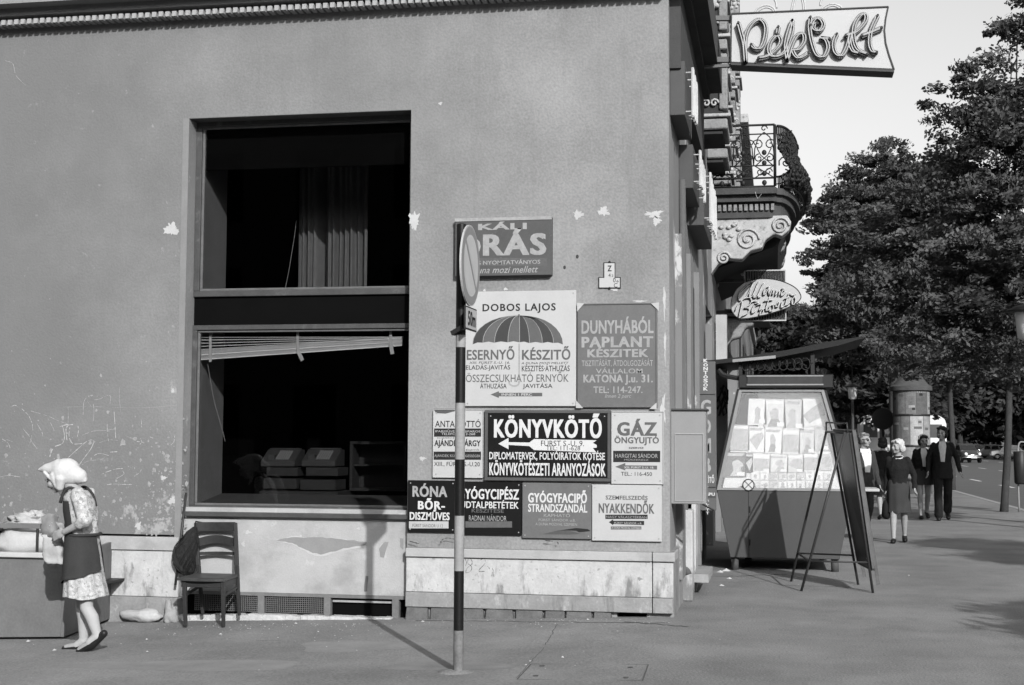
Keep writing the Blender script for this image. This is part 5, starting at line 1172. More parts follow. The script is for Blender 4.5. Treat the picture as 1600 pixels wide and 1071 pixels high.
# ------------------------------------------------------------------ street-selling bin, sacks, chair
c0 = on_g(94, 999.5); c1 = on_g(186, 966); CYf = c0[1]
t = thing('sales_bin', 'large dented grey sheet metal bin with pale rim at the left edge', 'bin', (c0[0], c0[1], c0[2]))
xr = c0[0]; zt_ = on_y(60, 862, CYf)[1] - c0[2]; zt2 = on_y(186, 846, c1[1])[1] - c1[2]
bm_ = M('bin_metal', .135, .55, .22, 3.5, 50, .15); overlay(bm_, .05, 7, .58, .7, amount=.6, stretch=(1, 1, .4)); overlay(bm_, .20, 4, .66, .72, amount=.5, stretch=(2, 1, .5))
L = 2.2; dx = c1[0] - c0[0]; dy = c1[1] - c0[1]
m = MB(); m.add([(-L, 0, -.05), (-.0, 0, .01), (-.0, 0, zt_), (-L, 0, zt_)], [(0, 1, 2, 3)])
m = MB(); m.hexa([(-L, 0, -.06), (0, 0, .02), (0, .03, .02), (-L, .03, -.06)], [(-L, 0, zt_ - .055), (0, 0, zt_ - .055), (0, .03, zt_ - .055), (-L, .03, zt_ - .055)]); m.build('front_panel', bm_, t, bevel=.004)
m = MB(); m.hexa([(0, .0, .02), (.03, .0, .02), (dx, dy, .02), (dx - .03, dy, .02)], [(0.0, .0, zt_ - .06), (.03, .0, zt_ - .06), (dx, dy, zt2 + .02), (dx - .03, dy, zt2 + .02)]); m.build('side_panel', bm_, t, bevel=.003)
m = MB(); m.box(-L, dx - .04, dy - .03, dy, -.05, zt_ - .02); m.build('back_panel', bm_, t)
m = MB(); m.box(-L, -.02, .03, dy - .03, zt_ - .35, zt_ - .33); m.build('tray', steel_dark, t)
m = MB(); m.box(-L, -.0, -.035, .05, zt_ - .052, zt_ - .01); m.build('rim', M('rim_pale', .42, .5, .1, 9, 60), t, bevel=.006)
m = MB(); za = on_y(40, 822, CYf + .1)[1] - c0[2]; xe = fx(64, 822, CYf + .1) - c0[0]; m.box(-L, xe, .08, .12, za - .022, za + .022); m.build('rail', M('rail_grey', .14, .5), t, bevel=.004)
m = MB(); m.box(-1.7, -1.66, .08, .12, zt_ - .02, za); m.cyl((xe - .03, .1, zt_ - .3), (xe - .03, .1, za), .012, n=8); m.build('rail_post', steel_dark, t)
m = MB(); m.box(dx - .12, dx + .004, dy - .1, dy - .001, zt2 - .07, zt2 + .0); m.build('tin_patch', kerb_m, t)
cloth = M('sack_cloth', .38, .9, .10, 7, 50, .4); paper = M('brown_paper', .19, .85, .22, 6, 40, .5); paper2 = M('pale_paper', .35, .85, .15, 8, 40, .5)
def lumpy(name, label, cat, c_, r_, mat, seed, amp=.10, n=28, m_=18, flat_z=None, group=None, freq=3.0):
    from mathutils import noise
    mb = MB(); mb.ell((0, 0, 0), r_, n=n, m=m_)
    out = []
    for p in mb.v:
        q = Vector(p); d = noise.noise(Vector((p[0] * freq * 3 + seed, p[1] * freq * 3, p[2] * freq * 3))) + .5 * noise.noise(Vector((p[0] * freq * 9, p[1] * freq * 9 + seed, p[2] * freq * 9))); q = q * (1 + amp * d * 2)
        if flat_z is not None: q.z = max(q.z, flat_z)
        out.append(tuple(q))
    mb.v = out; o = mb.build(name, mat, None, True, label=label, cat=cat, group=group); o.location = c_; return o
def at(px, py, Y): X, Z = on_y(px, py, Y); return (X, Y, Z)
lumpy('sack', 'bulging pale cloth sack lying behind the rail on the metal bin', 'sack', at(36, 848, CYf + .24), (.29, .18, .13), cloth, 3, .09)
lumpy('sack', 'white folded cloth bundle on top of the pale sack', 'sack', at(48, 822, CYf + .34), (.17, .15, .05), cloth, 9, .22, freq=4)
lumpy('crumpled_paper', 'crumpled grey wrapping paper lying highest on the heap in the bin', 'paper', at(46, 810, CYf + .4), (.14, .12, .05), paper2, 5, .5, freq=5)
lumpy('crumpled_paper', 'crumpled grey bag at the left edge of the heap in the bin', 'paper', at(8, 826, CYf + .3), (.13, .12, .05), paper, 15, .5, freq=5)
lumpy('crumpled_paper', 'dark crumpled bag in the corner under the pale sack', 'paper', at(-2, 850, CYf + .22), (.09, .1, .10), paper, 25, .4, freq=5)
p = on_g(230, 970); lumpy('ground_sack', 'pale paper sack lying on its side at the foot of the plinth', 'sack', (p[0] + .0, p[1] - .10, p[2] + .052), (.19, .085, .062), paper2, 31, .16, flat_z=-.055)
p = on_g(268, 972); lumpy('rubble_heap', 'small worn lump of plaster leaning at the plinth beside the chair', 'rubble', (p[0], p[1] - .04, p[2] + .08), (.055, .06, .12), kerb_m, 41, .25, flat_z=-.085)

# wooden chair
ch_m = M('chair_wood', .042, .42, .25, 10, 70, .1); seat_m = M('chair_seat', .065, .45, .4, 7, 60, .1)
FL = on_g(287, 980); FR = on_g(349, 981)
Yc = FR[1]; t = thing('wooden_chair', 'dark wooden chair with curved back rails standing by the plaster panel', 'chair', (FL[0], FL[1], FL[2]))
def CP(px, py, Y): X, Z = on_y(px, py, Y); return Vector((X - FL[0], Y - FL[1], Z - FL[2]))
Yb = Yc + .40
s_y = .0
FLt, FRt = CP(285, 903, Yc), CP(349, 903, Yc); BLt, BRt = CP(310, 884, Yb), CP(370, 884, Yb)
def leg(a, b, w0, w1, nm='leg'):
    m = MB(); d = Vector((0, 0, 1)); P = []
    for p_, w_ in ((a, w0), (b, w1)): P.append([(p_.x - w_, p_.y - w_, p_.z), (p_.x + w_, p_.y - w_, p_.z), (p_.x + w_, p_.y + w_, p_.z), (p_.x - w_, p_.y + w_, p_.z)])
    m.hexa(*P); return m.build(nm, ch_m, t, bevel=.004)
leg(CP(290, 979, Yc) , FLt - Vector((-.02, 0, .02)), .014, .019); leg(CP(349, 980, Yc), FRt + Vector((.0, 0, -.02)), .014, .019)
BLf, BRf = CP(317, 960, Yb), CP(374, 962, Yb)
leg(BLf, BLt, .013, .018); leg(BRf, BRt, .013, .018)
# posts above the seat lean back
TLp, TRp = CP(306, 817, Yb + .10), CP(368, 817, Yb + .10)
leg(BLt, TLp, .018, .014, 'back_post'); leg(BRt, TRp, .018, .014, 'back_post')
m = MB()
top = [(FLt + Vector((-.035, -.03, .0))), (FRt + Vector((.02, -.03, 0))), (BRt + Vector((.015, .02, 0))), (BLt + Vector((-.025, .02, 0)))]
zs_ = FLt.z; outline = []
for i in range(4):
    a, b = top[i], top[(i + 1) % 4]
    for k_ in range(6): q = lerp(a, b, k_ / 6); outline.append((q.x, q.y + (-.03 * math.sin(k_ / 6 * math.pi) if i == 0 else 0)))
n = len(outline); cxx = sum(q[0] for q in outline) / n; cyy = sum(q[1] for q in outline) / n
V = [(x, y, zs_ - .022) for x, y in outline] + [(x, y, zs_) for x, y in outline] + [(cxx + (x - cxx) * .86, cyy + (y - cyy) * .86, zs_ + .006) for x, y in outline] + [(cxx, cyy, zs_ - .004)]
Fc = [tuple(range(n))[::-1]] + [(i, (i + 1) % n, (i + 1) % n + n, i + n) for i in range(n)] + [(i + n, (i + 1) % n + n, (i + 1) % n + 2 * n, i + 2 * n) for i in range(n)] + [(i + 2 * n, (i + 1) % n + 2 * n, 3 * n) for i in range(n)]
m.add(V, Fc); m.build('seat', seat_m, t)
m = MB()
for a, b in ((FLt, FRt), (FRt, BRt), (FLt, BLt)): m.bar(Vector((a.x, a.y, zs_ - .052)), Vector((b.x, b.y, zs_ - .052)), .02, .055)
m.build('seat_frame', ch_m, t, bevel=.003)
m = MB(); m.bar(lerp(FRt, CP(349, 980, Yc), .38), lerp(BRt, BRf, .42), .016, .02); m.bar(lerp(FLt, CP(290, 979, Yc), .38), lerp(BLt, BLf, .42), .016, .02); m.build('stretcher', ch_m, t)
def rail_(py0, py1, bow, nm):
    m = MB(); N_ = 10; V = []
    for k_ in range(N_ + 1):
        u = k_ / N_; px = 308 + 60 * u; ar = bow * math.sin(u * math.pi)
        Yr = Yb + .085 + .03 * math.sin(u * math.pi)
        for dy in (0, .016): V += [tuple(CP(px, py0 - ar, Yr + dy)), tuple(CP(px, py1 - ar, Yr + dy))]
    for k_ in range(N_): a = k_ * 4; b = a + 4; m.f += [(a, a + 1, b + 1, b), (a + 2, b + 2, b + 3, a + 3), (a, b, b + 2, a + 2), (a + 1, a + 3, b + 3, b + 1)]
    m.f += [(0, 2, 3, 1), (N_ * 4, N_ * 4 + 1, N_ * 4 + 3, N_ * 4 + 2)]; m.v = V; return m.build(nm, ch_m, t, False)
rail_(816, 830, 0, 'back_rail'); rail_(842, 855, 6, 'back_rail'); rail_(863, 868, 1, 'back_rail')
m = MB(); a = CP(331, 847, Yb + .13); m.box(a.x - .035, a.x + .035, a.y - .02, a.y - .016, a.z - .04, a.z + .03); 
# net bag hanging on the chair back
t2 = thing('net_bag', 'dark knotted net shopping bag hanging from the back of the chair', 'bag')
nb = MB(); c_ = at(291, 862, Yb + FL[1] - 0 + .0 if False else Yb); 
from mathutils import noise as NZ
mb = MB(); rows_ = [(824, 304, .012), (832, 301, .035), (842, 296, .075), (855, 291, .105), (870, 289, .115), (882, 289, .10), (892, 291, .075), (899, 293, .03)]
L_ = []
for py, px, r_ in rows_: q = at(px, py, Yb + .02); L_.append((q[0], q[1], q[2], r_, r_ * .6))
mb.rings(L_, 22); out = []
for p_ in mb.v: q = Vector(p_); d = NZ.noise(q * 22) * .03; out.append((q.x + d, q.y + d * .5, q.z + NZ.noise(q * 15) * .02))
mb.v = out; mb.build('bag_body', M('net_fill', .03, .95, .6, 30, 120, .8), t2, True)
m = MB(); r2 = random.Random(12)
for k_ in range(34):
    a = r2.random() * 6.28; pts = []
    for py, px, r_ in rows_:
        q = at(px, py, Yb + .02); pts.append((q[0] + (r_ + .006) * math.cos(a), q[1] + (r_ * .6 + .006) * math.sin(a), q[2])); a += .35 * (1 if k_ % 2 else -1)
    m.tube(cr(pts, 2), .0035, 4)
m.build('netting', iron, t2)
m = MB(); q0 = at(304, 824, Yb + .02); q1 = tuple(Vector(TLp) + Vector(FL)); m.tube([q0, (q1[0], q1[1], q1[2] + .012), (q1[0] + .05, q1[1] + .03, q1[2] - .0)], .007, 5); m.tube([q0, (q1[0] - .01, q1[1] - .02, q1[2] - .05)], .006, 5); m.build('strap', iron, t2)
# stick leaning in the window corner
m = MB(); a = at(274, 915, D - .12); b = at(291, 770, D - .02); m.tube([a, b], .012, 7); m.build('leaning_stick', ch_m, smooth=True, label='thin stick leaning against the wall between the bin and the chair', cat='stick')

# ------------------------------------------------------------------ trees
def leaf_mat(name, v, tr=.5):
    m = bpy.data.materials.new(name); m.use_nodes = True; n = m.node_tree; b = n.nodes['Principled BSDF']; o = n.nodes['Material Output']
    b.inputs['Roughness'].default_value = .65; b.inputs['Specular IOR Level'].default_value = .15
    geo = n.nodes.new('ShaderNodeNewGeometry'); r = n.nodes.new('ShaderNodeMapRange'); r.inputs[3].default_value = v * .65; r.inputs[4].default_value = v * 1.35
    n.links.new(geo.outputs['Random Per Island'], r.inputs[0]); n.links.new(r.outputs[0], b.inputs['Base Color'])
    t_ = n.nodes.new('ShaderNodeBsdfTranslucent'); n.links.new(r.outputs[0], t_.inputs[0]); mi = n.nodes.new('ShaderNodeMixShader'); mi.inputs[0].default_value = .25
    n.links.new(b.outputs[0], mi.inputs[1]); n.links.new(t_.outputs[0], mi.inputs[2]); n.links.new(mi.outputs[0], o.inputs[0]); return m
leafm = leaf_mat('leaves', .070); leafd = leaf_mat('leaves_far_shaded', .035)  # far crowns get a darker leaf colour, standing in for shade
bark = M('bark', .055, .95, .35, 9, 40, .8)
def foliage(name, blobs, nclump, per, leaf, cr_, seed, mat, parent):
    g = np.random.default_rng(seed); cs = []
    wts = np.array([b[3] * b[4] * b[5] for b in blobs]); wts = wts / wts.sum()
    for bi, k_ in enumerate(g.multinomial(nclump, wts)):
        b = blobs[bi]; d = g.normal(size=(k_, 3)); d /= np.linalg.norm(d, axis=1)[:, None]; rr = g.random(k_) ** .45 * (1 + .55 * (g.random(k_) < .26) * g.random(k_))
        cs.append(np.array(b[:3]) + d * rr[:, None] * np.array(b[3:6]) * (1 + .16 * np.sin(d[:, :1] * 7 + seed + d[:, 2:] * 9)))
    cs = np.concatenate(cs); n = len(cs)
    cr2 = cr_ * (.45 + 1.0 * g.random(n))
    off = g.normal(size=(n, per, 3)); off /= (np.linalg.norm(off, axis=2)[..., None] + 1e-9); off *= (g.random((n, per)) ** .5)[..., None] * cr2[:, None, None]; off[..., 2] *= .45
    pos = (cs[:, None, :] + off).reshape(-1, 3); N_ = len(pos)
    cd = g.normal(size=(n, 3)); cd[:, 2] = cd[:, 2] * .35 - .25; cd = np.repeat(cd, per, axis=0); cn = g.normal(size=(n, 3)); cn[:, 2] += 1.0; cn = np.repeat(cn, per, axis=0)
    ax = g.normal(size=(N_, 3)) * .62 + cd; ax /= np.linalg.norm(ax, axis=1)[:, None]
    nv = g.normal(size=(N_, 3)) * .55 + cn; bx = np.cross(ax, nv); bx /= (np.linalg.norm(bx, axis=1)[:, None] + 1e-9)
    s_ = leaf * (.6 + .8 * g.random(N_))[:, None]; a = ax * s_; b = bx * s_ * .26
    V = np.stack([pos - a * .5, pos + b, pos + a * .5, pos - b], 1).reshape(-1, 3).astype('f')
    me = bpy.data.meshes.new(name); me.vertices.add(N_ * 4); me.vertices.foreach_set('co', V.ravel()); me.loops.add(N_ * 4); me.loops.foreach_set('vertex_index', np.arange(N_ * 4, dtype='i'))
    me.polygons.add(N_); me.polygons.foreach_set('loop_start', np.arange(0, N_ * 4, 4, dtype='i')); me.polygons.foreach_set('loop_total', np.full(N_, 4, 'i')); me.update(); me.validate()
    link(name, me, mat, parent); return cs
def tree(label, x, y, trunk, blobs, nclump, per, leaf, cr_, seed, mat=None, tr=.16, lean=(0, 0), name='street_tree', group='trees along the boulevard'):
    t = thing(name, label, 'tree', (x, y, 0), 0, group); r_ = random.Random(seed)
    cs = foliage('crown', blobs, nclump, per, leaf, cr_, seed, mat or leafm, t)
    m = MB(); hx, hy = lean; pts = [(0, 0, -.15), (hx * .3 + .03, hy * .3, trunk * .35), (hx * .7 - .02, hy * .7, trunk * .7), (hx, hy, trunk)]
    P = cr(pts, 4); m.tube(P, [tr * (1.25 if i == 0 else 1.05 - .35 * i / len(P)) for i in range(len(P))], 10); m.build('trunk', bark, t, True)
    m = MB(); topz = max(b[2] + b[5] * .6 for b in blobs)
    tops = []
    for b in blobs[:6]: tops.append((b[0], b[1], b[2] + b[5] * .35, .5))
    for p in tops:
        mid = ((hx * .6 + p[0] * .4), (hy * .6 + p[1] * .4), trunk + (p[2] - trunk) * .45); C_ = cr([(hx, hy, trunk - .1), mid, p[:3]], 5)
        m.tube(C_, [tr * .62 * (1 - .85 * i / len(C_)) for i in range(len(C_))], 7)
        for _ in range(7):
            q = C_[r_.randrange(3, len(C_))]; cands = sorted(range(len(cs)), key=lambda k_: (Vector(cs[k_]) - q).length)[:60]; e = Vector(cs[r_.choice(cands)]); md = (q + e) / 2 + Vector((r_.uniform(-.2, .2), r_.uniform(-.2, .2), .15))
            m.tube(cr([q, md, e], 3), [tr * .2 * (1 - .12 * i) for i in range(7)], 5)
    m.build('limbs', bark, t, True); return t
def bl_(px, py, Y, rpx, rz_=None, ry=None, tx=0, ty=0):
    X, Z = on_y(px, py, Y); k_ = Y / F0; return (X - tx, Y - ty, Z, rpx * k_, (ry if ry else rpx * k_), (rz_ or rpx) * k_)
# nearest: fills the right edge
TX, TY = on_g(1568, 800)[:2]
tree('tall slim-trunked tree at the right edge, nearest along the kerb', TX, TY, 4.0,
     [bl_(1590, 60, TY + .2, 62, 60, 1.1, TX, TY), bl_(1545, 165, TY - .2, 85, 70, 1.4, TX, TY), bl_(1600, 230, TY, 120, 110, 2.0, TX, TY), bl_(1525, 330, TY, 85, 80, 1.6, TX, TY), bl_(1590, 420, TY, 130, 100, 2.2, TX, TY), bl_(1500, 450, TY + .5, 80, 70, 1.5, TX, TY), bl_(1545, 540, TY, 110, 55, 1.9, TX, TY), bl_(1475, 178, TY - .2, 36, 26, .5, TX, TY), bl_(1450, 520, TY, 60, 40, 1, TX, TY), bl_(1428, 590, TY - 1, 34, 30, .6, TX, TY)],
     640, 130, .115, .36, 3, lean=(.28, 0), tr=.085)
TY2 = 46.; TX2 = fx(1487, 700, TY2)
tree('second tree from the right along the kerb, its trunk behind the young man', TX2, TY2, 4.0,
     [bl_(1470, 330, TY2, 100, 90, 2.2, TX2, TY2), bl_(1400, 400, TY2, 110, 90, 2.4, TX2, TY2), bl_(1480, 480, TY2, 110, 80, 2.4, TX2, TY2), bl_(1550, 420, TY2, 110, 100, 2.4, TX2, TY2), bl_(1440, 560, TY2, 80, 45, 1.8, TX2, TY2), bl_(1540, 570, TY2, 80, 45, 1.8, TX2, TY2)],
     520, 125, .155, .50, 5, tr=.095)
TY3 = 60.; TX3 = fx(1398, 690, TY3)
tree('broad dark tree left of the others, behind the advertising column', TX3, TY3, 4.2,
     [bl_(1375, 300, TY3, 75, 60, 2.4, TX3, TY3), bl_(1320, 365, TY3, 62, 80, 2.0, TX3, TY3), bl_(1395, 400, TY3, 100, 90, 3, TX3, TY3), bl_(1330, 480, TY3, 72, 60, 2.4, TX3, TY3), bl_(1440, 300, TY3, 60, 60, 2, TX3, TY3), bl_(1400, 540, TY3, 90, 40, 2.4, TX3, TY3), bl_(1385, 245, TY3, 36, 24, 1, TX3, TY3), bl_(1283, 345, TY3, 26, 34, .8, TX3, TY3), bl_(1300, 430, TY3, 36, 60, 1.4, TX3, TY3)],
     760, 125, .185, .52, 9, tr=.24)
TY4 = 85.; TX4 = fx(1330, 690, TY4)
tree('distant dark tree seen over the kiosk roof', TX4, TY4, 5,
     [bl_(1250, 530, TY4, 75, 45, 3.5, TX4, TY4), bl_(1340, 560, TY4, 80, 60, 3.5, TX4, TY4), bl_(1200, 560, TY4, 40, 36, 2.5, TX4, TY4), bl_(1300, 610, TY4, 80, 45, 3, TX4, TY4), bl_(1390, 610, TY4, 80, 45, 3.5, TX4, TY4)],
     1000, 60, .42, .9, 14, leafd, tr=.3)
TY5 = 120.; TX5 = fx(1480, 690, TY5)
for i, (px, py, Y, rx_, rz_) in enumerate(((1235, 600, 105, 75, 70), (1330, 625, 125, 80, 60), (1420, 600, 140, 80, 80), (1500, 590, 150, 80, 80), (1585, 590, 150, 90, 85), (1460, 640, 175, 90, 48), (1560, 640, 180, 90, 48))):
    x = fx(px, 690, Y)
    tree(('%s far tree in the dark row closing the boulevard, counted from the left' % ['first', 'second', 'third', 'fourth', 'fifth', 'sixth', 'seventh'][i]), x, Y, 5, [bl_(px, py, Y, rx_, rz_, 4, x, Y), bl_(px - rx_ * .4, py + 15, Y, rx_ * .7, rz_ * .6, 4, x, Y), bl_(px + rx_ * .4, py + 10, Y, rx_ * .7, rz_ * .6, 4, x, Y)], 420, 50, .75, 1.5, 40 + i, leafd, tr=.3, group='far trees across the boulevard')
# two kerb trees nearer than the frame edge: they throw the dappled shade on the pavement at right
for i, (x, y) in enumerate(((5.9, 5.4), (7.4, 11.0), (6.3, 22.5))):
    tree('kerb tree just outside the right edge of the view, %s of three' % ('nearest', 'middle', 'farthest')[i], x, y, 3.4, ([(0, 0, 3.7, .55, .9, .30), (.9, -.4, 4.6, .6, .5, .3)], [(0, 0, 4.6, .6, .9, .35), (.6, .8, 5.6, .7, .8, .4)], [(0, 0, 4.6, 1.2, 1.5, .7), (.3, .4, 5.6, 1.0, 1.3, .6)])[i], (90, 110, 260)[i], 60, .17, .38, 60 + i, tr=.10, group='kerb trees right of the view')

# ------------------------------------------------------------------ street furniture
# advertising column
CYc = 43.; x0, x1, z0, z1 = rect(1394, 612, 1455, 755, CYc); cr0 = (x1 - x0) / 2
t = thing('advertising_column', 'round advertising column pasted with posters under the leaves', 'advertising column', ((x0 + x1) / 2, CYc, 0))
m = MB(); m.lathe([(cr0 * 1.02, 0), (cr0 * 1.02, .35), (cr0 * .95, .36), (cr0 * .95, z1), (cr0 * 1.1, z1 + .02), (cr0 * 1.1, z1 + .14), (cr0 * .9, z1 + .2), (cr0 * .6, z1 + .42), (cr0 * .2, z1 + .55), (.05, z1 + .62)], n=28); o = m.build('column', M('column_body', .08, .9, .3, 3, 30), t); smooth_by_angle(o)
r2 = random.Random(77)
for row, (za, zb_) in enumerate(((.45, 1.35), (1.42, 2.25), (2.32, 3.05), (3.1, z1 - .05))):
    a = -2.9
    while a < -.2:
        w_ = r2.uniform(.35, .75); r_ = cr0 * .955; m = MB(); V = []; n_ = 6
        for k_ in range(n_ + 1):
            q = a + w_ * k_ / n_; V += [(r_ * math.cos(q), r_ * math.sin(q), za), (r_ * math.cos(q), r_ * math.sin(q), zb_)]
        sv = r2.choice([.14, .22, .30, .10]); m.add(V, [(2 * k_, 2 * k_ + 2, 2 * k_ + 3, 2 * k_ + 1) for k_ in range(n_)]); m.build('poster', M('poster_%02d' % int(sv * 100), sv, .9, .35, 5, 25), t, fix=False)
        for q_ in range(r2.randint(1, 2)):
            zz = za + (zb_ - za) * r2.uniform(.15, .8); w3 = w_; a3 = a; w_ = w3 * r2.uniform(.35, .9); a = a3 + (w3 - w_) * r2.random(); m = MB(); V = []; r3 = r_ + .006
            for k_ in range(4): q = a + w_ * (.15 + .7 * k_ / 3); V += [(r3 * math.cos(q), r3 * math.sin(q), zz), (r3 * math.cos(q), r3 * math.sin(q), zz + .07)]
            m.add(V, [(2 * k_, 2 * k_ + 2, 2 * k_ + 3, 2 * k_ + 1) for k_ in range(3)]); m.build('poster_print', r2.choice([paint_dk, letter_m, letter_g]), t, fix=False); w_ = w3; a = a3
        a += w_ + .03
for zz in (.4, 1.385, 2.285, 3.07): m = MB(); m.lathe([(cr0 * .97, zz - .03), (cr0 * .985, zz), (cr0 * .97, zz + .03)], n=28); m.build('band', steel_dark, t)
# street lamps
def lamp(label, px, py_mid, Y, z_arm):
    X, Z = on_y(px, py_mid, Y); t = thing('street_lamp', label, 'street lamp', (X, Y, 0), 0, 'lantern street lamps')
    m = MB(); m.tube([(0, 0, 0), (0, 0, .9), (0, 0, .95), (0, 0, Z - .32)], [.10, .09, .065, .05], 10); m.build('post', M('lamp_post', .07, .6), t, True)
    m = MB(); m.lathe([(.06, Z - .32), (.16, Z - .27), (.20, Z + .20), (.2, Z + .22)], n=14); m.build('glass_shade', M('lamp_glass', .72, .4, .05, 5, 60), t, True)
    m = MB(); m.lathe([(.36, Z + .22), (.37, Z + .25), (.18, Z + .34), (.05, Z + .38)], n=16); m.build('hood', steel_dark, t)
    if z_arm: m = MB(); m.tube([(0, 0, Z + .36), (0, 0, Z + z_arm)], [.028, .02], 7); m.build('upper_rod', M('lamp_post', .07), t)
lamp('lantern lamp on a pole with a thin rod above, behind the kiosk', 1332, 613, 62., 1.7)
lamp('large white lantern lamp cut by the right edge of the view', 1603, 506, 28., 0)
# round sign seen from behind, post
t = thing('round_road_sign', 'dark round road sign seen from behind, left of the advertising column', 'road sign', (*at(1380, 690, 44.)[:2], 0)); zc = on_y(1380, 655, 44.)[1]
m = MB(); m.cyl((0, 0, 0), (0, 0, zc), .04, n=8); m.build('post', steel_dark, t); m = MB(); m.cyl((0, -.05, zc), (0, -.02, zc), .33, n=24); m.build('disc', M('sign_back', .035, .6), t)
# hoop with litter bin at the right edge
hp_ = on_g(1597, 800); t = thing('litter_bin_stand', 'metal hoop carrying a dark rounded litter bin at the right edge by the kerb', 'litter bin', (hp_[0], hp_[1], 0))
zt_ = on_y(1597, 691, hp_[1])[1]; m = MB(); m.tube(cr([(-.06, 0, 0), (-.07, 0, zt_ * .6), (-.05, 0, zt_ * .95), (.05, 0, zt_), (.15, 0, zt_ * .95), (.18, 0, zt_ * .6), (.18, 0, 0)], 5), .02, 7); m.build('hoop', metal_box_m, t, True)
za, zb_ = on_y(1597, 757, hp_[1])[1], on_y(1597, 707, hp_[1])[1]; m = MB(); m.rings([(.0 - .02, 0, za, .10, .10), (-.02, 0, za + .04, .13, .14), (-.02, 0, zb_, .14, .15), (-.02, 0, zb_ + .02, .12, .13)], 14); m.build('bin', steel_dark, t, True)

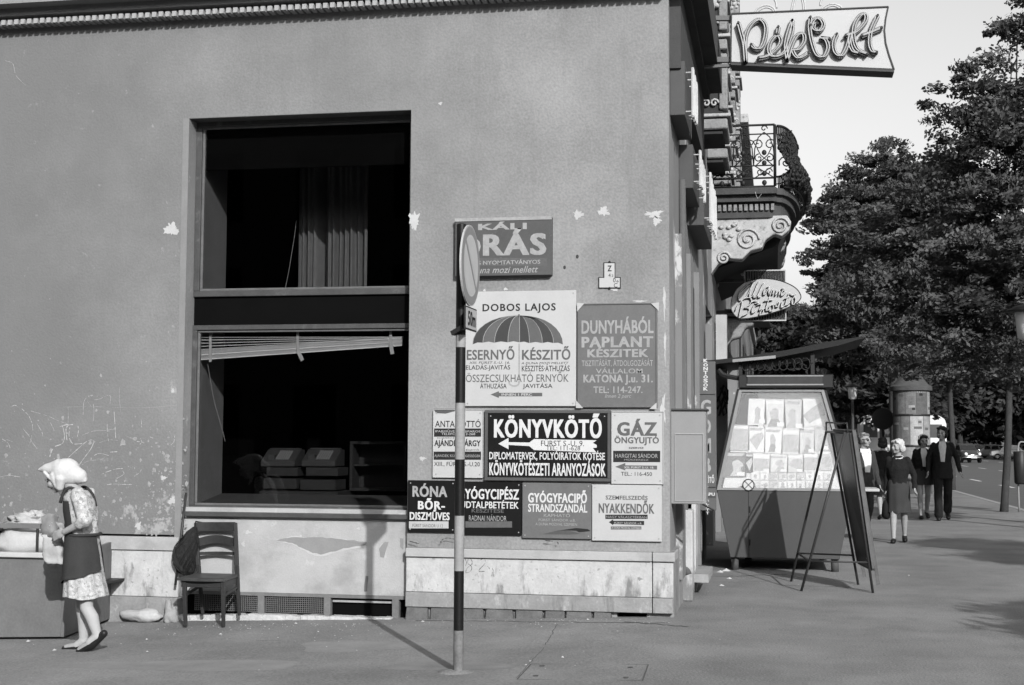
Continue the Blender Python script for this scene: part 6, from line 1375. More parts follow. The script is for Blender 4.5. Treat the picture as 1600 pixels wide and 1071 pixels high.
# ------------------------------------------------------------------ vehicles
car_paints = {}
def car(label, loc, rz, v, rounded, cat='car', scale=1.0, group='cars on the boulevard'):
    t = thing('parked_car' if not rounded else 'rounded_car', label, cat, loc, rz, group); t.scale = (scale,) * 3
    pm = M('car_paint_%02d' % int(v * 100), v, .3, .05, 3, 30, spec=.6); gm = M('car_glass', .03, .08, .1, 3, 30, spec=.8)
    ch = M('chrome', .6, .18, .1, 3, 30, metal=1)
    L = 3.4 if rounded else 4.2; W = .74 if rounded else .80
    if rounded:   # (y, half width, z bottom, z top)
        secs = [(-1.70, .45, .34, .52), (-1.62, .62, .26, .66), (-1.35, .71, .22, .80), (-.95, .745, .2, .90), (-.5, .75, .2, .94), (0, .75, .2, .95), (.6, .75, .2, .94), (1.1, .72, .2, .90), (1.5, .64, .25, .76), (1.68, .48, .34, .55)]
        cab = [(-.78, .60, .92, .66), (-.35, .56, 1.36, .62), (.25, .56, 1.42, .62), (.75, .54, 1.30, .60), (1.25, .50, .86, .58)]
    else:
        secs = [(-2.1, .62, .30, .62), (-2.0, .76, .24, .76), (-1.4, .80, .2, .86), (-.7, .80, .2, .90), (0, .80, .2, .90), (.9, .80, .2, .90), (1.5, .79, .22, .88), (2.0, .75, .26, .80), (2.1, .64, .32, .64)]
        cab = [(-.85, .66, .90, .72), (-.35, .60, 1.36, .68), (.3, .60, 1.42, .68), (.8, .60, 1.36, .68), (1.25, .64, .90, .72)]
    m = MB(); V = []; n = 12
    for y, w_, zb_, zt_ in secs:
        for k_ in range(n):
            a = 2 * math.pi * (k_ + .5) / n; cx_ = math.copysign(abs(math.cos(a)) ** .45, math.cos(a)); cz_ = math.copysign(abs(math.sin(a)) ** .6, math.sin(a)); V.append((w_ * cx_, y, (zb_ + zt_) / 2 + (zt_ - zb_) / 2 * cz_))
    Fc = [(i * n + k_, i * n + (k_ + 1) % n, (i + 1) * n + (k_ + 1) % n, (i + 1) * n + k_) for i in range(len(secs) - 1) for k_ in range(n)] + [tuple(range(n))[::-1], tuple((len(secs) - 1) * n + k_ for k_ in range(n))]
    m.add(V, Fc)
    # cabin
    V = []
    for y, wt, zt_, wb in cab: V += [(-wb, y, .80), (-wt, y, zt_ - .03), (-wt * .8, y, zt_), (wt * .8, y, zt_), (wt, y, zt_ - .03), (wb, y, .80)]
    Fc = [(i * 6 + k_, i * 6 + k_ + 1, (i + 1) * 6 + k_ + 1, (i + 1) * 6 + k_) for i in range(len(cab) - 1) for k_ in range(5)] + [tuple(range(6))[::-1], tuple((len(cab) - 1) * 6 + k_ for k_ in range(6))]
    m.add(V, Fc); b = m.build('body', pm, t, True); smooth_by_angle(b, 40)
    c = cab
    def gl(pts, nm): mm = MB(); mm.add(pts, [tuple(range(len(pts)))]); mm.build(nm, gm, t, fix=False)
    f0, f1 = c[0], c[1]; e = .012
    def lp(a, b_, k_): return [a[j] + (b_[j] - a[j]) * k_ for j in range(len(a))]
    A = lp(f0, f1, .12); B = lp(f0, f1, .88)
    gl([(-A[1] * .92, A[0] - .03, A[2]), (A[1] * .92, A[0] - .03, A[2]), (B[1] * .86, B[0] - .03, B[2] - .02), (-B[1] * .86, B[0] - .03, B[2] - .02)], 'windscreen')
    A = lp(c[-1], c[-2], .15); B = lp(c[-1], c[-2], .85); gl([(-A[1] * .9, A[0] + .03, A[2]), (A[1] * .9, A[0] + .03, A[2]), (B[1] * .85, B[0] + .03, B[2] - .02), (-B[1] * .85, B[0] + .03, B[2] - .02)], 'rear_window')
    for s_ in (-1, 1):
        for ya, yb_ in ((c[1][0] - .22, (c[1][0] + c[3][0]) / 2 - .03), ((c[1][0] + c[3][0]) / 2 + .03, c[3][0] + .12)):
            xb_ = .66 if rounded else .715; xt = .60 if rounded else .66
            gl([(s_ * xb_, ya, .95), (s_ * xb_, yb_, .95), (s_ * (xt - .0), yb_ - .06, 1.27), (s_ * (xt - .0), ya + .12, 1.27)], 'side_window')
    wx = W - .07
    for s_ in (-1, 1):
        for yy in (secs[0][0] + .62, secs[-1][0] - .62):
            mm = MB(); mm.cyl((s_ * (wx - .08), yy, .29), (s_ * (wx + .08), yy, .29), .29, n=18); w_ = mm.build('wheel', M('tyre', .02, .8), t); smooth_by_angle(w_)
            mm = MB(); mm.cyl((s_ * (wx + .06), yy, .29), (s_ * (wx + .09), yy, .29), .16, n=16); mm.build('hub_cap', ch, w_)
        y0 = secs[1][0]; mm = MB(); mm.ell((s_ * (.50 if rounded else .60), y0 - .0, .64 if rounded else .60), (.12, .10, .12)); mm.build('headlight', M('headlamp_glass', .8, .15, .05, 4, 60, spec=.9), t, True)
    y0 = secs[0][0]; mm = MB(); mm.tube(cr([(-W, y0 + .12, .40), (-W * .8, y0 - .06, .40), (0, y0 - .10, .40), (W * .8, y0 - .06, .40), (W, y0 + .12, .40)], 4), .045, 7); mm.build('bumper', ch, t, True)
    y1 = secs[-1][0]; mm = MB(); mm.tube([(-W * .9, y1 + .02, .42), (0, y1 + .08, .42), (W * .9, y1 + .02, .42)], .04, 7); mm.build('bumper', ch, t, True)
    mm = MB(); mm.box(-.22, .22, y0 - .16, y0 - .145, .34, .45); mm.build('number_plate', letter_w, t)
    mm = MB(); mm.ell((W + .02, cab[0][0] + .1, .96), (.06, .04, .05)); mm.build('wing_mirror', ch, t, True)
    if rounded: mm = MB(); mm.ell((0, y0 + .05, .55), (.30, .06, .09)); mm.build('grille_trim', ch, t, True)
    return t
car('small dark rounded car driving towards the camera behind the young man', (fx(1508, 700, 118.), 118., -.12), R(12), .05, True, scale=1.08)
for i, (px, Y, rz, v_, lb) in enumerate(((1556, 150, 62, .17, 'pale saloon parked across the road, between the two tree trunks'), (1583, 140, 86, .30, 'white estate car parked just right of the nearest trunk'), (1538, 172, 60, .10, 'dark saloon parked behind the pale one'), (1518, 190, 75, .16, 'grey saloon parked farthest left in the row'), (1600, 165, 80, .12, 'dark car at the right edge of the parked row'))):
    car(lb, (fx(px, 700, Y), Y, -.12), R(rz), v_, False, group='cars parked across the boulevard')
# bus with rounded roof corners, half hidden by the column
BY = 92.; x0, x1, z0, z1 = rect(1343, 648, 1479, 712, BY)
t = thing('bus', 'pale bus with a rounded roof, half hidden behind the advertising column', 'bus', ((x0 + x1) / 2, BY, -.12))
hw = (x1 - x0) / 2; H2 = z1 + .12
prof = [(-hw, .35), (-hw, H2 - .55), (-hw + .1, H2 - .25), (-hw + .4, H2 - .06), (-hw + .9, H2), (hw - .9, H2), (hw - .4, H2 - .08), (hw - .1, H2 - .3), (hw, H2 - .6), (hw, .35)]
m = MB(); m.prism(prof, 0, 2.3); m.build('body', M('bus_paint', .58, .4, .06, 2, 40), t, bevel=.03)
m = MB(); m.box(-hw - .01, hw + .01, -.012, 2.31, .5, 1.1); m.build('lower_panel', M('bus_panel', .25, .5, .1, 3, 40), t)
nw = 5; ww = (2 * hw - .4) / nw
for i in range(nw):
    m = MB(); m.box(-hw + .25 + i * ww, -hw + .13 + (i + 1) * ww, -.015, -.002, H2 - 1.45, H2 - .62); o = m.build('window', M('bus_glass', .10, .12, .2, 1, 20, spec=.8), t)
for s_ in (-.55, .6):
    m = MB(); m.cyl((s_ * hw, -.05, .45), (s_ * hw, .25, .45), .45, n=18); m.build('wheel', M('tyre', .02, .8), t)
for i in range(16): m = MB(); x = -hw + .2 + i * .11; m.box(x, x + .04, -.02, -.013, .55, 1.05); m.build('side_rib', letter_g, t)

# ------------------------------------------------------------------ people
def figure_head(m, hc, s, fwd_tilt=0, turn=0, hat=False):
    """skull, jaw, nose, ears and neck root added to the body; hc = head centre, s = scale; face looks to +y turned by turn"""
    ct, st = math.cos(turn), math.sin(turn)
    def tr_(x, y, z):
        y2 = y * math.cos(fwd_tilt) + z * math.sin(fwd_tilt); z2 = -y * math.sin(fwd_tilt) + z * math.cos(fwd_tilt)
        return (hc[0] + x * ct - y2 * st, hc[1] + x * st + y2 * ct, hc[2] + z2)
    E_ = (-fwd_tilt, 0, turn)
    m.ell(tr_(0, -.012 * s, .028 * s), (.076 * s, .092 * s, .092 * s), E_, 18, 12)
    m.ell(tr_(0, .026 * s, -.045 * s), (.056 * s, .062 * s, .070 * s), E_)
    m.ell(tr_(0, .066 * s, -.088 * s), (.026 * s, .024 * s, .022 * s), E_, 10, 7)
    m.ell(tr_(0, .082 * s, .018 * s), (.052 * s, .018 * s, .018 * s), E_, 10, 7)
    m.ell(tr_(0, .100 * s, -.018 * s), (.014 * s, .024 * s, .026 * s), E_, 10, 7)
    m.ell(tr_(0, .106 * s, -.032 * s), (.018 * s, .016 * s, .013 * s), E_, 10, 7)
    m.ell(tr_(0, .084 * s, -.058 * s), (.026 * s, .014 * s, .010 * s), E_, 10, 7)
    for q in (-1, 1): m.ell(tr_(q * .046 * s, .062 * s, -.03 * s), (.028 * s, .030 * s, .030 * s), E_, 10, 7); m.ell(tr_(q * .077 * s, -.006 * s, -.004 * s), (.012 * s, .022 * s, .032 * s), E_, 10, 7)
    return tr_
def face_bits(tr_, s, parent, turn, glasses=False):
    dk = M('eye_dark', .03, .4); lipm = M('lips', .20, .5); hb = M('brow_hair', .06, .9)
    for q in (-1, 1):
        m = MB(); m.ell(tr_(q * .032 * s, .083 * s, .002 * s), (.014 * s, .008 * s, .007 * s), (0, 0, turn), 10, 7); m.build('eye', dk, parent, True)
        m = MB(); m.ell(tr_(q * .032 * s, .092 * s, .024 * s), (.019 * s, .007 * s, .005 * s), (0, 0, turn), 10, 7); m.build('eyebrow', hb, parent, True)
    m = MB(); m.ell(tr_(0, .096 * s, -.058 * s), (.021 * s, .006 * s, .005 * s), (0, 0, turn), 10, 7); m.build('mouth', lipm, parent, True)
    if glasses:
        m = MB()
        for q in (-1, 1): m.ell(tr_(q * .034 * s, .102 * s, .0), (.024 * s, .008 * s, .014 * s), (0, 0, turn), 12, 7)
        for q in (-1, 1): m.tube([tr_(q * .060 * s, .098 * s, .006 * s), tr_(q * .080 * s, .0, .010 * s)], .004 * s, 5)
        m.build('dark_glasses', dk, parent, True)
def hand(m, wrist, dirv, palm_n, s, curl=.5):
    """palm with four separate fingers and a thumb added to the body mesh"""
    d = Vector(dirv).normalized(); nrm = Vector(palm_n); nrm = (nrm - d * nrm.dot(d)).normalized(); side = d.cross(nrm)
    w_ = Vector(wrist); pc = w_ + d * .05 * s
    Mx = Matrix((side, d, nrm)).transposed(); e = Mx.to_euler(); m.ell(pc, (.040 * s, .052 * s, .016 * s), tuple(e), 12, 8)
    for i, (o_, l_) in enumerate(((-.030, .062), (-.010, .074), (.010, .070), (.029, .054))):
        b0 = w_ + d * .085 * s + side * o_ * s; c1 = curl * .6; c2 = curl * 1.5
        p1 = b0 + (d * math.cos(c1) + nrm * math.sin(c1)) * l_ * .5 * s + side * o_ * .12 * s; p2 = p1 + (d * math.cos(c2) + nrm * math.sin(c2)) * l_ * .5 * s
        m.limb([b0, p1, p2], [.0095 * s, .0088 * s, .0075 * s], 8)
    tb = w_ + d * .028 * s - side * .034 * s; t1 = tb + (d * .7 - side * .6 + nrm * .35).normalized() * .036 * s; t2 = t1 + (d * .9 - side * .1 + nrm * .5).normalized() * .028 * s
    m.limb([tb, t1, t2], [.013 * s, .0105 * s, .009 * s], 8)
def person(label, loc, rz, H, J, outfit, head_turn=0, glasses=False, group=None):
    """J: joints in fractions of a 1.70 m figure, in metres; outfit: functions adding clothing"""
    s = H / 1.7; t = thing('person', label, 'person', loc, rz, group); V_ = lambda *p: tuple(a * s for a in p)
    g = lambda k_: tuple(a * s for a in J[k_])
    m = MB(); hc = g('head')
    tr_ = figure_head(m, hc, s * 1.02, J.get('tilt', 0), head_turn)
    m.limb([g('neck'), (hc[0], hc[1] - .012 * s, hc[2] - .07 * s)], [.056 * s, .050 * s], 12)
    ch = g('chest'); wa = g('waist'); pe = g('pelvis'); sw_ = J.get('sw', .145) * s
    m.rings([(pe[0], pe[1], pe[2] - .10 * s, .10 * s, .08 * s), (pe[0], pe[1], pe[2], .155 * s, .115 * s), (wa[0], wa[1], wa[2], .125 * s, .10 * s), (ch[0], ch[1], ch[2], .150 * s, .115 * s), (ch[0], ch[1], ch[2] + .12 * s, sw_ * .92, .085 * s), (g('neck')[0], g('neck')[1], g('neck')[2] - .0 * s, .06 * s, .06 * s)], 18)
    for q in 'LR':
        m.limb([g('sh' + q), g('el' + q), g('wr' + q)], [.050 * s, .038 * s, .026 * s], 12)
        e, w_ = Vector(g('el' + q)), Vector(g('wr' + q)); hand(m, w_, J.get('hd' + q, tuple(w_ - e)), J.get('hn' + q, ((1 if q == 'L' else -1), .3, 0)), s * 1.0, J.get('curl' + q, .5))
        m.limb([g('hi' + q), g('kn' + q)], [.088 * s, .055 * s], 12); k2 = Vector(g('kn' + q)); a2 = Vector(g('an' + q)); cf = lerp(k2, a2, .3) + Vector((0, -.014 * s, 0)); m.limb([k2, cf, a2], [.054 * s, .056 * s, .034 * s], 12)
        f_ = Vector(g('ft' + q)); m.limb([a2 + Vector((0, -.02, -.03)) * s, f_], [.036 * s, .030 * s], 10)
    body = remesh(m, 'body', skin, t, .0085 * s, 3)
    face_bits(tr_, s * 1.02, t, head_turn, glasses)
    outfit(t, g, s, tr_, J); return t
def lofted(nm, mat, t, fn, voxel, sm_=3):
    m = MB(); fn(m); o = remesh(m, nm, mat, t, voxel, sm_)
    if nm in ('jacket', 'trousers'):      # soft vertical folds
        for v_ in o.data.vertices: c_ = v_.co; v_.co += v_.normal * (.011 * NZ.noise(Vector((c_.x * 17, c_.y * 17, c_.z * 5))) + .005 * NZ.noise(c_ * 40))
    return o
def jacket(t, g, s, mat, length=.0, open_=True, sleeves=1.0, flare=.0):
    def f(m):
        ch, wa, pe, nk = g('chest'), g('waist'), g('pelvis'), g('neck'); sw_ = .155 * s
        m.rings([(pe[0], pe[1], pe[2] - (.10 + length) * s, (.182 + flare) * s, (.15 + flare) * s), (pe[0], pe[1], pe[2], .176 * s, .14 * s), (wa[0], wa[1], wa[2], .152 * s, .128 * s), (ch[0], ch[1], ch[2], .176 * s, .14 * s), (ch[0], ch[1], ch[2] + .12 * s, sw_ * 1.02, .105 * s), (nk[0], nk[1], nk[2] + .0 * s, .075 * s, .075 * s)], 20)
        for q in 'LR':
            e = Vector(g('el' + q)); w_ = lerp(e, Vector(g('wr' + q)), sleeves); m.limb([g('sh' + q), e, w_], [.062 * s, .052 * s, .041 * s], 12)
    return lofted('jacket', mat, t, f, .011 * s)
def shirt_v(t, g, s, mat, w_=.06, nm='shirt', z0=None, turn=0):
    # the strip of shirt seen between the open fronts, lying on the chest
    ch, wa, nk = g('chest'), g('waist'), g('neck'); m = MB(); V = []
    rows = [(nk[0], nk[1] + .078 * s, nk[2] - .0 * s, w_ * .9), (ch[0], ch[1] + .112 * s, ch[2] + .125 * s, w_ * 1.15), (ch[0], ch[1] + .150 * s, ch[2], w_ * .85), (wa[0], wa[1] + .143 * s, wa[2] + (.0 if z0 is None else z0) * s, w_ * .55)]
    for x, y, z, w2 in rows: V += [(x - w2 * s, y - .010 * s, z), (x, y + .006 * s, z), (x + w2 * s, y - .010 * s, z)]
    m.add(V, [(i * 3 + k_, i * 3 + k_ + 1, (i + 1) * 3 + k_ + 1, (i + 1) * 3 + k_) for i in range(3) for k_ in range(2)]); m.build(nm, mat, t, True, fix=False)
def trousers(t, g, s, mat, wide=0):
    def f(m):
        pe = g('pelvis'); m.ell((pe[0], pe[1], pe[2] - .01 * s), (.175 * s, .125 * s, .13 * s))
        for q in 'LR': a = Vector(g('an' + q)) + Vector((0, 0, .02 * s)); m.limb([g('hi' + q), g('kn' + q), tuple(a)], [.100 * s, .074 * s, (.058 + wide) * s], 14)
    return lofted('trousers', mat, t, f, .011 * s)
def skirt(t, g, s, mat, zlen, r0=.15, r1=.22, ry=.8, nm='skirt'):
    pe = g('pelvis'); wa = g('waist'); n = 40; m = MB(); V = []; rows = [(wa[2] - .02 * s, r0), (pe[2], r0 * 1.22), (pe[2] - zlen * .5 * s, (r0 * 1.2 + r1) / 2), (pe[2] - zlen * s, r1)]
    fy = (g('knL')[1] + g('knR')[1]) / 2
    for i, (z, r_) in enumerate(rows):
        for k_ in range(n):
            a = 2 * math.pi * k_ / n; rp = r_ * s * (1 + .05 * (i / 3) * math.sin(a * 9 + 1)); V.append((pe[0] + rp * math.cos(a), pe[1] + (fy - pe[1]) * .5 * i / 3 + rp * ry * math.sin(a), z))
    Fc = [(i * n + k_, i * n + (k_ + 1) % n, (i + 1) * n + (k_ + 1) % n, (i + 1) * n + k_) for i in range(3) for k_ in range(n)]
    m.add(V, Fc + [tuple(range(n))[::-1]]); return m.build(nm, mat, t, True)
def shoes(t, g, s, mat, heel=.0):
    for q in 'LR':
        a = Vector(g('an' + q)); f_ = Vector(g('ft' + q)); d = (f_ - a); d.z = 0; d = d.normalized() if d.length > 0 else Vector((0, 1, 0)); base = f_.z - .035 * s
        def fn(m):
            m.limb([a + Vector((0, 0, -.045 * s)) - d * .03 * s, f_ + d * .01 * s, f_ + d * .05 * s - Vector((0, 0, .006 * s))], [.044 * s, .044 * s, .030 * s], 12)
            if heel: c_ = a - d * .035 * s; m.cyl((c_.x, c_.y, c_.z - .09 * s), (c_.x, c_.y, c_.z - .04 * s), .026 * s)
        lofted('shoe', mat, t, fn, .009 * s, 1)
def hair_cap(t, tr_, s, mat, long_=0, seed=0, front=.0):
    def f(m):
        m.ell(tr_(0, -.028 * s, .048 * s), (.090 * s, .098 * s, .088 * s), n=18, m=12)
        if long_:
            m.ell(tr_(0, -.065 * s, -.03 * s), (.086 * s, .055 * s, .085 * s * long_), n=14, m=9)
            for q in (-1, 1): m.ell(tr_(q * .074 * s, -.015 * s, -.02 * s), (.026 * s, .045 * s, .075 * s * long_), n=12, m=9)
        m.ell(tr_(.02 * s, .045 * s, .085 * s), (.062 * s, .042 * s, .030 * s)); m.ell(tr_(-.04 * s, .04 * s, .082 * s), (.045 * s, .042 * s, .034 * s))
    o = lofted('hair', mat, t, f, .008 * s, 2)
    for v_ in o.data.vertices: n_ = NZ.noise(v_.co * 28 / s + Vector((seed, 0, 0))); v_.co += v_.normal * n_ * .012 * s
    return o
def std(step=.16, lift=.05, swing=.10, turnx=0):
    """walking pose; L is at +x... front foot L, rear foot R"""
    return dict(head=(0, .03, 1.58), neck=(0, 0, 1.43), chest=(0, 0, 1.22), waist=(0, 0, 1.06), pelvis=(0, 0, .93),
                shL=(.148, 0, 1.355), shR=(-.148, 0, 1.355), elL=(.192, -.05 - swing * .3, 1.09), elR=(-.192, .03, 1.09), wrL=(.205, .02 - swing, .86), wrR=(-.205, .10 + swing, .87),
                hiL=(.085, 0, .90), hiR=(-.085, 0, .90), knL=(.085, step * .75, .50), knR=(-.085, -step * .1 + .02, .49), anL=(.085, step, .085), anR=(-.085, -step, .10 + lift), ftL=(.09, step + .13, .035), ftR=(-.09, -step + .10, .035 + lift * .2))
dark_cl = M('black_cloth', .018, .95, .3, 8, 80, .3); suit = M('grey_suit', .05, .95, .2, 8, 80, .3); skirt_m = M('grey_skirt', .05, .95, .15, 10, 80, .3); shirt_w = M('white_shirt', .55, .9, .06, 8, 60, .2)
shoe_m = M('shoe_leather', .025, .4, .2, 10, 60); hair_w = M('white_hair', .42, .8, .15, 40, 120, .4); hair_d = M('dark_hair', .022, .6, .3, 40, 120, .4); hair_g = M('grey_hair', .12, .8, .3, 40, 120, .4)
nylon = M('nylon', .2, .6, .1, 10, 60)
# old woman in black cardigan and grey skirt
px_, py_, _ = on_g(1405, 848); hz_ = on_y(1405, 687, px_ and py_)[1]
def out_old(t, g, s, tr_, J):
    jacket(t, g, s, dark_cl, .02, sleeves=.95); skirt(t, g, s, skirt_m, .43, .15, .20, .8); shoes(t, g, s, shoe_m); hair_cap(t, tr_, s, hair_w, .8, 3)
    m = MB(); nk = g('neck'); m.tube([(nk[0] + .078 * s * math.cos(a * math.pi / 8), nk[1] + .01 + .075 * s * math.sin(a * math.pi / 8), nk[2] - .02 * s - .03 * s * math.sin(a * math.pi / 8)) for a in range(16)], .011 * s, 6, closed=True); m.build('necklace', shirt_w, t, True)
    m = MB(); a = Vector(g('wrL')) + Vector((.0, .03, -.12)) * s
    m.rings([(a.x, a.y, a.z - .34 * s, .05 * s, .11 * s), (a.x, a.y, a.z - .30 * s, .075 * s, .14 * s), (a.x, a.y, a.z - .12 * s, .06 * s, .12 * s), (a.x, a.y, a.z - .05 * s, .03 * s, .05 * s)], 14)
    hb_ = m.build('tmp_bag', dark_cl, None, True); hb_.name = 'handbag'; hb_.location = t.location; hb_.rotation_euler = t.rotation_euler; tag(hb_, 'dark soft handbag carried by the white-haired old woman', 'handbag')
    m = MB(); m.tube(cr([(a.x, a.y - .04 * s, a.z - .08 * s), (a.x, a.y - .03 * s, a.z + .03 * s), (a.x, a.y, a.z + .06 * s), (a.x, a.y + .03 * s, a.z + .03 * s), (a.x, a.y + .04 * s, a.z - .08 * s)], 4), .008 * s, 6); m.build('strap', dark_cl, hb_, True)
J = std(.15, .03, .04); J['wrR'] = (-.26, .16, .90); J['elR'] = (-.25, -.02, 1.10)
person('white-haired old woman walking in a black cardigan and grey skirt, looking aside', (px_, py_, 0), R(180 - 6), hz_, J, out_old, head_turn=R(-48))
# man in dark glasses at the kiosk counter
X_, Y_, _ = on_g(1349, 838); Y_ = 22.8; X_ = fx(1349, 700, Y_); hz_ = on_y(1345, 676, Y_)[1]
def out_man(t, g, s, tr_, J):
    jacket(t, g, s, suit, .06); trousers(t, g, s, suit); shoes(t, g, s, shoe_m); hair_cap(t, tr_, s * .90, hair_g, .6, 8)
    shirt_v(t, g, s, shirt_w, .075)
    m = MB(); nk = g('neck')
    for q in (-1, 1): m.add([(q * .015 * s, nk[1] + .085 * s, nk[2] - .01 * s), (q * .085 * s, nk[1] + .055 * s, nk[2] + .015 * s), (q * .095 * s, nk[1] + .08 * s, nk[2] - .05 * s), (q * .04 * s, nk[1] + .118 * s, nk[2] - .07 * s)], [(0, 1, 2, 3)])
    m.build('collar', shirt_w, t, fix=False)
J = std(.12, .03, .02); J['wrL'] = (.20, .16, .98); J['elL'] = (.24, -.02, 1.08)
person('balding man in dark glasses, open white shirt and grey jacket beside the stand', (X_, Y_, 0), R(180 + 25), hz_, J, out_man, head_turn=R(25), glasses=True)
# person in dark clothes seen from behind
X_, Y_, _ = on_g(1381, 812); hz_ = on_y(1378, 684, Y_)[1]
def out_back(t, g, s, tr_, J): jacket(t, g, s, dark_cl, .12); skirt(t, g, s, dark_cl, .42, .17, .21); shoes(t, g, s, shoe_m); hair_cap(t, tr_, s, hair_d, 1.0, 5)
person('person in dark clothes seen from behind, left of the old woman', (X_, Y_, 0), R(8), hz_, std(.1, .02, .02), out_back)
# young couple
X_, Y_, _ = on_g(1474, 813); hz_ = on_y(1474, 667, Y_)[1]
def out_ym(t, g, s, tr_, J):
    jacket(t, g, s, dark_cl, .08, flare=.01); trousers(t, g, s, dark_cl, .02); shoes(t, g, s, shoe_m); hair_cap(t, tr_, s, hair_d, 1.0, 2); shirt_v(t, g, s, M('striped_shirt', .42, .9, .2, 30, 90), .06)
J = std(.17, .06, .03); J['elR'] = (-.26, -.05, 1.12); J['wrR'] = (-.30, .03, .90); J['elL'] = (.25, -.02, 1.12); J['wrL'] = (.26, .02, .90)
person('young long-haired man in a black jacket and pale shirt, taller of the couple', (X_, Y_, 0), R(176), hz_, J, out_ym, head_turn=R(-22))
X2_, Y2_ = fx(1442, 700, Y_ + .4), Y_ + .4; hz_ = on_y(1440, 680, Y2_)[1]
def out_yw(t, g, s, tr_, J):
    jacket(t, g, s, dark_cl, -.02); skirt(t, g, s, skirt_m, .24, .15, .19, .8); shoes(t, g, s, shoe_m, .02); hair_cap(t, tr_, s, hair_d, 1.1, 12); shirt_v(t, g, s, shirt_w, .055)
    m = MB(); P = [tr_(.098 * s * math.cos(a * math.pi / 12), .03 * s, .035 * s + .102 * s * math.sin(a * math.pi / 12)) for a in range(0, 13)]; m.tube(P, .016 * s, 8); m.build('headband', shirt_w, t, True)
J = std(.15, .05, .03); J['tilt'] = .15
person('young woman with a white headband, black jacket and short grey skirt', (X2_, Y2_, 0), R(184), hz_, J, out_yw, head_turn=R(10))

# woman in headscarf at the left, walking to the left with bent back
WY = on_g(120, 1016)[1]; WX = fx(130, 1015, WY); wz = gz(WX)
t = thing('person', 'old woman in a white headscarf, flowered dress and dark apron holding a paper bag', 'person', (WX, WY, wz), R(90))
def W(px, py, x=0.0): X, Z = on_y(px, py, WY); return (x, -(X - WX), Z - wz)       # local y = towards the left of the picture
dress_m = M('flowered_dress', .34, .9, .10, 12, 80, .2); overlay(dress_m, .46, 34, .52, .56, amount=.8, detail=2); overlay(dress_m, .16, 40, .56, .60, amount=.7, detail=2)
apron_m = M('dark_apron', .045, .85, .2, 6, 80, .3); scarf_m = M('white_scarf', .45, .9, .08, 14, 60, .3); stock = M('stockings', .34, .95, .06, 8, 60)
m = MB(); hc = W(91, 746); figtilt = R(28)
tr_ = figure_head(m, hc, .95, figtilt, 0)
m.limb([W(121, 770), W(108, 757)], [.052, .048], 12)
m.rings([(*W(131, 868), .12, .09), (*W(131, 850), .14, .10), (*W(130, 825), .13, .095), (*W(126, 800), .14, .10), (*W(123, 780), .15, .085), (*W(121, 768), .10, .06)], 18)
# near arm (towards camera) is +x? the figure faces left, the camera looks at its left side: local -x... 
NS = -1.0
SHn, ELn, WRn = W(136, 772, NS * .15), W(153, 812, NS * .20), W(118, 829, NS * .17)
SHf, ELf, WRf = W(124, 774, -NS * .15), W(126, 815, -NS * .18), W(98, 826, -NS * .06)
m.limb([SHn, ELn], [.045, .038], 12); m.limb([ELn, WRn], [.038, .024], 12); m.limb([SHf, ELf], [.045, .038], 12); m.limb([ELf, WRf], [.038, .024], 12)
hand(m, WRn, Vector(W(86, 841, NS * .13)) - Vector(WRn), (-NS * 1.0, .0, -.2), 1.0, .3)
hand(m, WRf, Vector(W(84, 822, 0)) - Vector(WRf), (NS * 1.0, 0, -.2), 1.0, .6)
hipn, kn_n, an_n = W(140, 880, -.07), W(143, 948, -.08), W(160, 992, -.08)
hipf, kn_f, an_f = W(132, 880, .07), W(121, 950, .07), W(124, 1004, .07)
m.limb([hipn, kn_n, lerp(Vector(kn_n), Vector(an_n), .35) + Vector((0, -.015, 0)), an_n], [.075, .047, .047, .030], 12); m.limb([hipf, kn_f, lerp(Vector(kn_f), Vector(an_f), .35) + Vector((0, -.015, 0)), an_f], [.075, .047, .047, .030], 12)
toe_n = W(133, 1013, -.08); toe_f = W(97, 1014, .07)
m.limb([an_n, W(148, 1003, -.08), toe_n], [.036, .033, .026], 10); m.limb([an_f, W(112, 1012, .07), toe_f], [.038, .033, .026], 10)
remesh(m, 'body', skin, t, .0062, 3); face_bits(tr_, .95, t, 0)
# stockings
def fst(m):
    m.limb([lerp(Vector(hipn), Vector(kn_n), .5), kn_n, lerp(Vector(kn_n), Vector(an_n), .35) + Vector((0, -.015, 0)), an_n], [.062, .051, .051, .034], 14); m.limb([an_n, W(148, 1002, -.08)], [.039, .036], 10)
    m.limb([lerp(Vector(hipf), Vector(kn_f), .5), kn_f, lerp(Vector(kn_f), Vector(an_f), .35) + Vector((0, -.015, 0)), an_f], [.062, .051, .051, .034], 14); m.limb([an_f, W(114, 1011, .07)], [.040, .036], 10)
lofted('stockings', stock, t, fst, .008, 3)
for nm_, a_, b_, c_ in (('shoe', W(170, 988, -.08), W(150, 1007, -.08), W(131, 1016, -.08)), ('shoe', W(129, 1009, .07), W(112, 1015, .07), W(94, 1016, .07))):
    m = MB(); L_ = []
    m.limb([a_, b_, c_], [.030, .036, .026], 12)
    for v_i, p_ in enumerate(m.v): pass
    o = remesh(m, nm_, shoe_m, t, .007, 2)
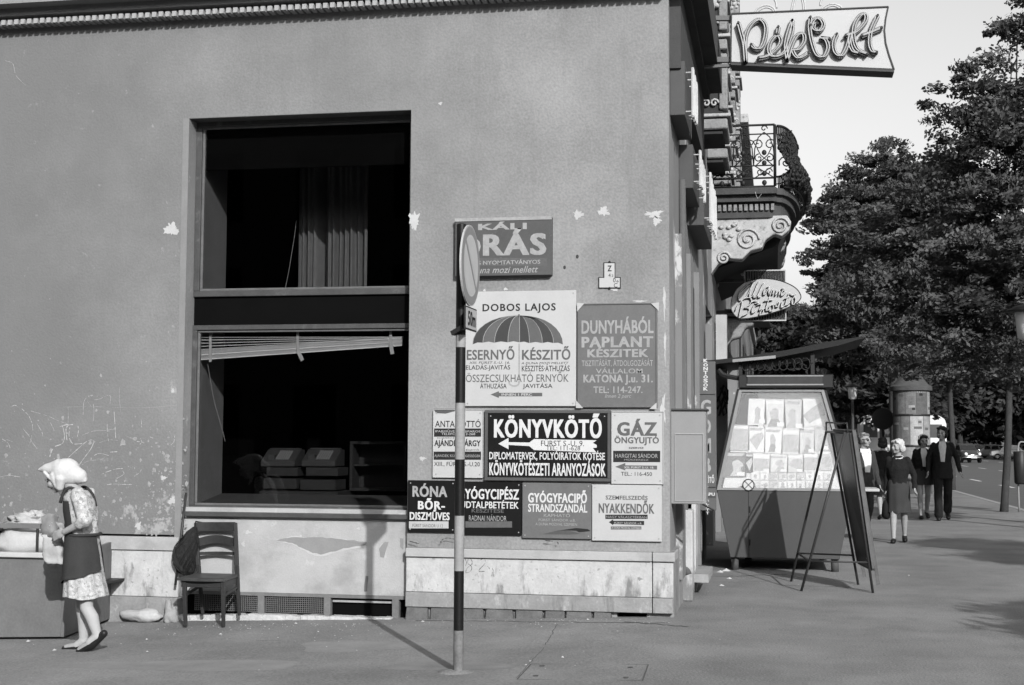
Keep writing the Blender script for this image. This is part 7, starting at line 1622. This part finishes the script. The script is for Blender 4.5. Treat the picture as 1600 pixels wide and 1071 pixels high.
# dress body, sleeves, skirt
def fdr(m):
    m.rings([(*W(130, 850), .15, .115), (*W(130, 828), .145, .112), (*W(127, 802), .155, .118), (*W(124, 780), .162, .10), (*W(121, 767), .10, .07)], 20)
    m.limb([SHn, ELn], [.060, .054], 14); m.limb([ELn, lerp(Vector(ELn), Vector(WRn), .22)], [.054, .050], 12); m.limb([SHf, ELf], [.058, .052], 14)
o = lofted('dress_top', dress_m, t, fdr, .009, 3)
for v_ in o.data.vertices: v_.co += v_.normal * NZ.noise(v_.co * 16) * .012
def sheetskirt(nm, rows, mat, a0=0, a1=2 * math.pi, n=56, wav=.05, nf=11, closed=True, slant=0):
    m = MB(); V = []; R_ = len(rows)
    for i, (c_, rx, ry) in enumerate(rows):
        for k_ in range(n + (0 if closed else 1)):
            a = a0 + (a1 - a0) * k_ / n; q = 1 + wav * (i / (R_ - 1)) * (math.sin(a * nf + 1.3) + .5 * math.sin(a * 5 + i)); V.append((c_[0] + rx * q * math.cos(a), c_[1] + ry * q * math.sin(a), c_[2] + .012 * math.sin(a * 3) * i / R_ - slant * math.sin(a) * i / R_))
    w_ = n if closed else n + 1
    for i in range(R_ - 1):
        for k_ in range(n): m.f.append((i * w_ + k_, i * w_ + (k_ + 1) % w_ if closed else i * w_ + k_ + 1, (i + 1) * w_ + (k_ + 1) % w_ if closed else (i + 1) * w_ + k_ + 1, (i + 1) * w_ + k_))
    m.v = V; return m.build(nm, mat, t, True, fix=closed)
sheetskirt('skirt', [(W(129, 838), .148, .114), (W(130, 862), .165, .122), (W(132, 895), .18, .134), (W(135, 932), .20, .160)], dress_m)
# apron: wraps front and sides, bib and straps
sheetskirt('apron', [(W(129, 836), .160, .130), (W(130, 855), .180, .139), (W(131, 872), .192, .147), (W(131, 886), .200, .152), (W(131, 901), .206, .158)], apron_m, R(-35), R(262), 70, .03, 7, closed=False, slant=.06)
m = MB(); V = []
for (cx_, rx, ry) in ((W(129, 838), .152, .120), (W(128, 815), .156, .124), (W(126, 798), .162, .126), (W(124, 782), .166, .112)):
    wv = R(88)
    for k_ in range(13): a = math.pi / 2 - wv + 2 * wv * k_ / 12; V.append((cx_[0] + rx * math.cos(a), cx_[1] + ry * math.sin(a), cx_[2]))
m.add(V, [(i * 13 + k_, i * 13 + k_ + 1, (i + 1) * 13 + k_ + 1, (i + 1) * 13 + k_) for i in range(3) for k_ in range(12)]); m.build('apron_bib', apron_m, t, True, fix=False)
m = MB()
for q in (1, -1): m.tube(cr([(q * .12, *W(106, 785)[1:]), (q * .12, *W(112, 768)[1:]), (q * .11, *W(122, 762)[1:]), (q * .09, *W(136, 774)[1:]), (q * .07, *W(143, 792)[1:])], 4), .013, 6)
m.build('apron_strap', apron_m, t, True)
m = MB(); c_ = W(131, 838); m.tube([(c_[0] + .155 * math.cos(a * math.pi / 12), c_[1] + .122 * math.sin(a * math.pi / 12), c_[2] + .015) for a in range(24)], .014, 6, closed=True); m.build('waist_tie', apron_m, t, True)
# headscarf: cloth cap with peak over the brow and tails to the nape, tied under the chin
def fsc(m):
    # (centre px, py, half depth along the face line, half width): cloth lofted from the brow peak back to the nape
    L_ = []
    m.ell(W(102, 737), (.104, .118, .102), (R(-28), 0, 0), 24, 16)
    for k_ in range(9):
        u = k_ / 8; p_ = lerp(Vector(W(100, 736)), Vector(W(66, 731)), u); m.ell(p_, (.098 * (1 - .72 * u), .05, .098 * (1 - u) + .012), (R(-34), 0, 0), 20, 12)
    m.limb([W(112, 742), W(124, 745), W(131, 750)], [.085, .062, .030], 14)
    for q in (1, -1): m.limb([(q * .074, *W(102, 748)[1:]), (q * .060, *W(100, 762)[1:]), (q * .015, *W(97, 772)[1:])], [.040, .030, .014], 12); m.limb([(q * .074, *W(90, 742)[1:]), (q * .058, *W(95, 760)[1:])], [.026, .020], 10)
    for q in (1, -1): m.limb([(q * .080, *W(78, 738)[1:]), (q * .070, *W(90, 752)[1:]), (q * .02, *W(97, 771)[1:])], [.014, .014, .012], 10)
o = lofted('headscarf', scarf_m, t, fsc, .0065, 5)
for v_ in o.data.vertices: v_.co += v_.normal * NZ.noise(Vector((v_.co.x * 6, v_.co.y * 20, v_.co.z * 6))) * .006
m = MB(); m.ell(W(97, 771), (.02, .018, .018)); m.limb([W(97, 772), W(101, 783)], [.016, .008], 8); m.limb([W(96, 772), (.02, *W(93, 782)[1:])], [.014, .007], 8); m.build('scarf_knot', scarf_m, t, True)
# paper bag in her hands
Xb, Zb = on_y(80, 835, WY - .05)
tb = thing('paper_bag', 'long crumpled two-tone paper bag held by the woman in the headscarf', 'paper bag', (Xb, WY - .0, Zb))
def bagpart(nm, pts, mat, seed):
    m = MB(); N_ = 22; V = []
    for px, py, hw_, hd in pts:
        X, Z = on_y(px, py, WY)
        for k_ in range(N_): a = 2 * math.pi * k_ / N_; V.append((X - Xb + hw_ * math.copysign(abs(math.cos(a)) ** .6, math.cos(a)), hd * math.copysign(abs(math.sin(a)) ** .7, math.sin(a)), Z - Zb))
    R_ = len(pts); m.v = V; m.f = [(i * N_ + k_, i * N_ + (k_ + 1) % N_, (i + 1) * N_ + (k_ + 1) % N_, (i + 1) * N_ + k_) for i in range(R_ - 1) for k_ in range(N_)] + [tuple(range(N_)), tuple((R_ - 1) * N_ + k_ for k_ in range(N_))[::-1]]
    o = m.build(nm, mat, tb, True)
    for v_ in o.data.vertices: q = v_.co * 14 + Vector((seed, 0, 0)); v_.co += Vector((NZ.noise(q), NZ.noise(q + Vector((9, 0, 0))), NZ.noise(q + Vector((0, 9, 0))))) * .03
ys_ = [805, 810, 816, 823, 830, 838]; bagpart('bag_top', [(78 + (y - 805) * .03, y, .060 + .010 * ((y - 805) / 33), .035 + .02 * ((y - 805) / 33)) for y in ys_], paper, 2)
ys_ = [836, 844, 852, 860, 868, 876, 882]; bagpart('bag_bottom', [(80 + (y - 836) * .20, y, .074, .055) for y in ys_], paper2, 7)

print('OBJECTS', len(bpy.data.objects), 'TRIS', sum(len(m.loop_triangles) if m.loop_triangles else sum(len(p.vertices) - 2 for p in m.polygons) for m in {o.data for o in bpy.data.objects if o.type == 'MESH'}))
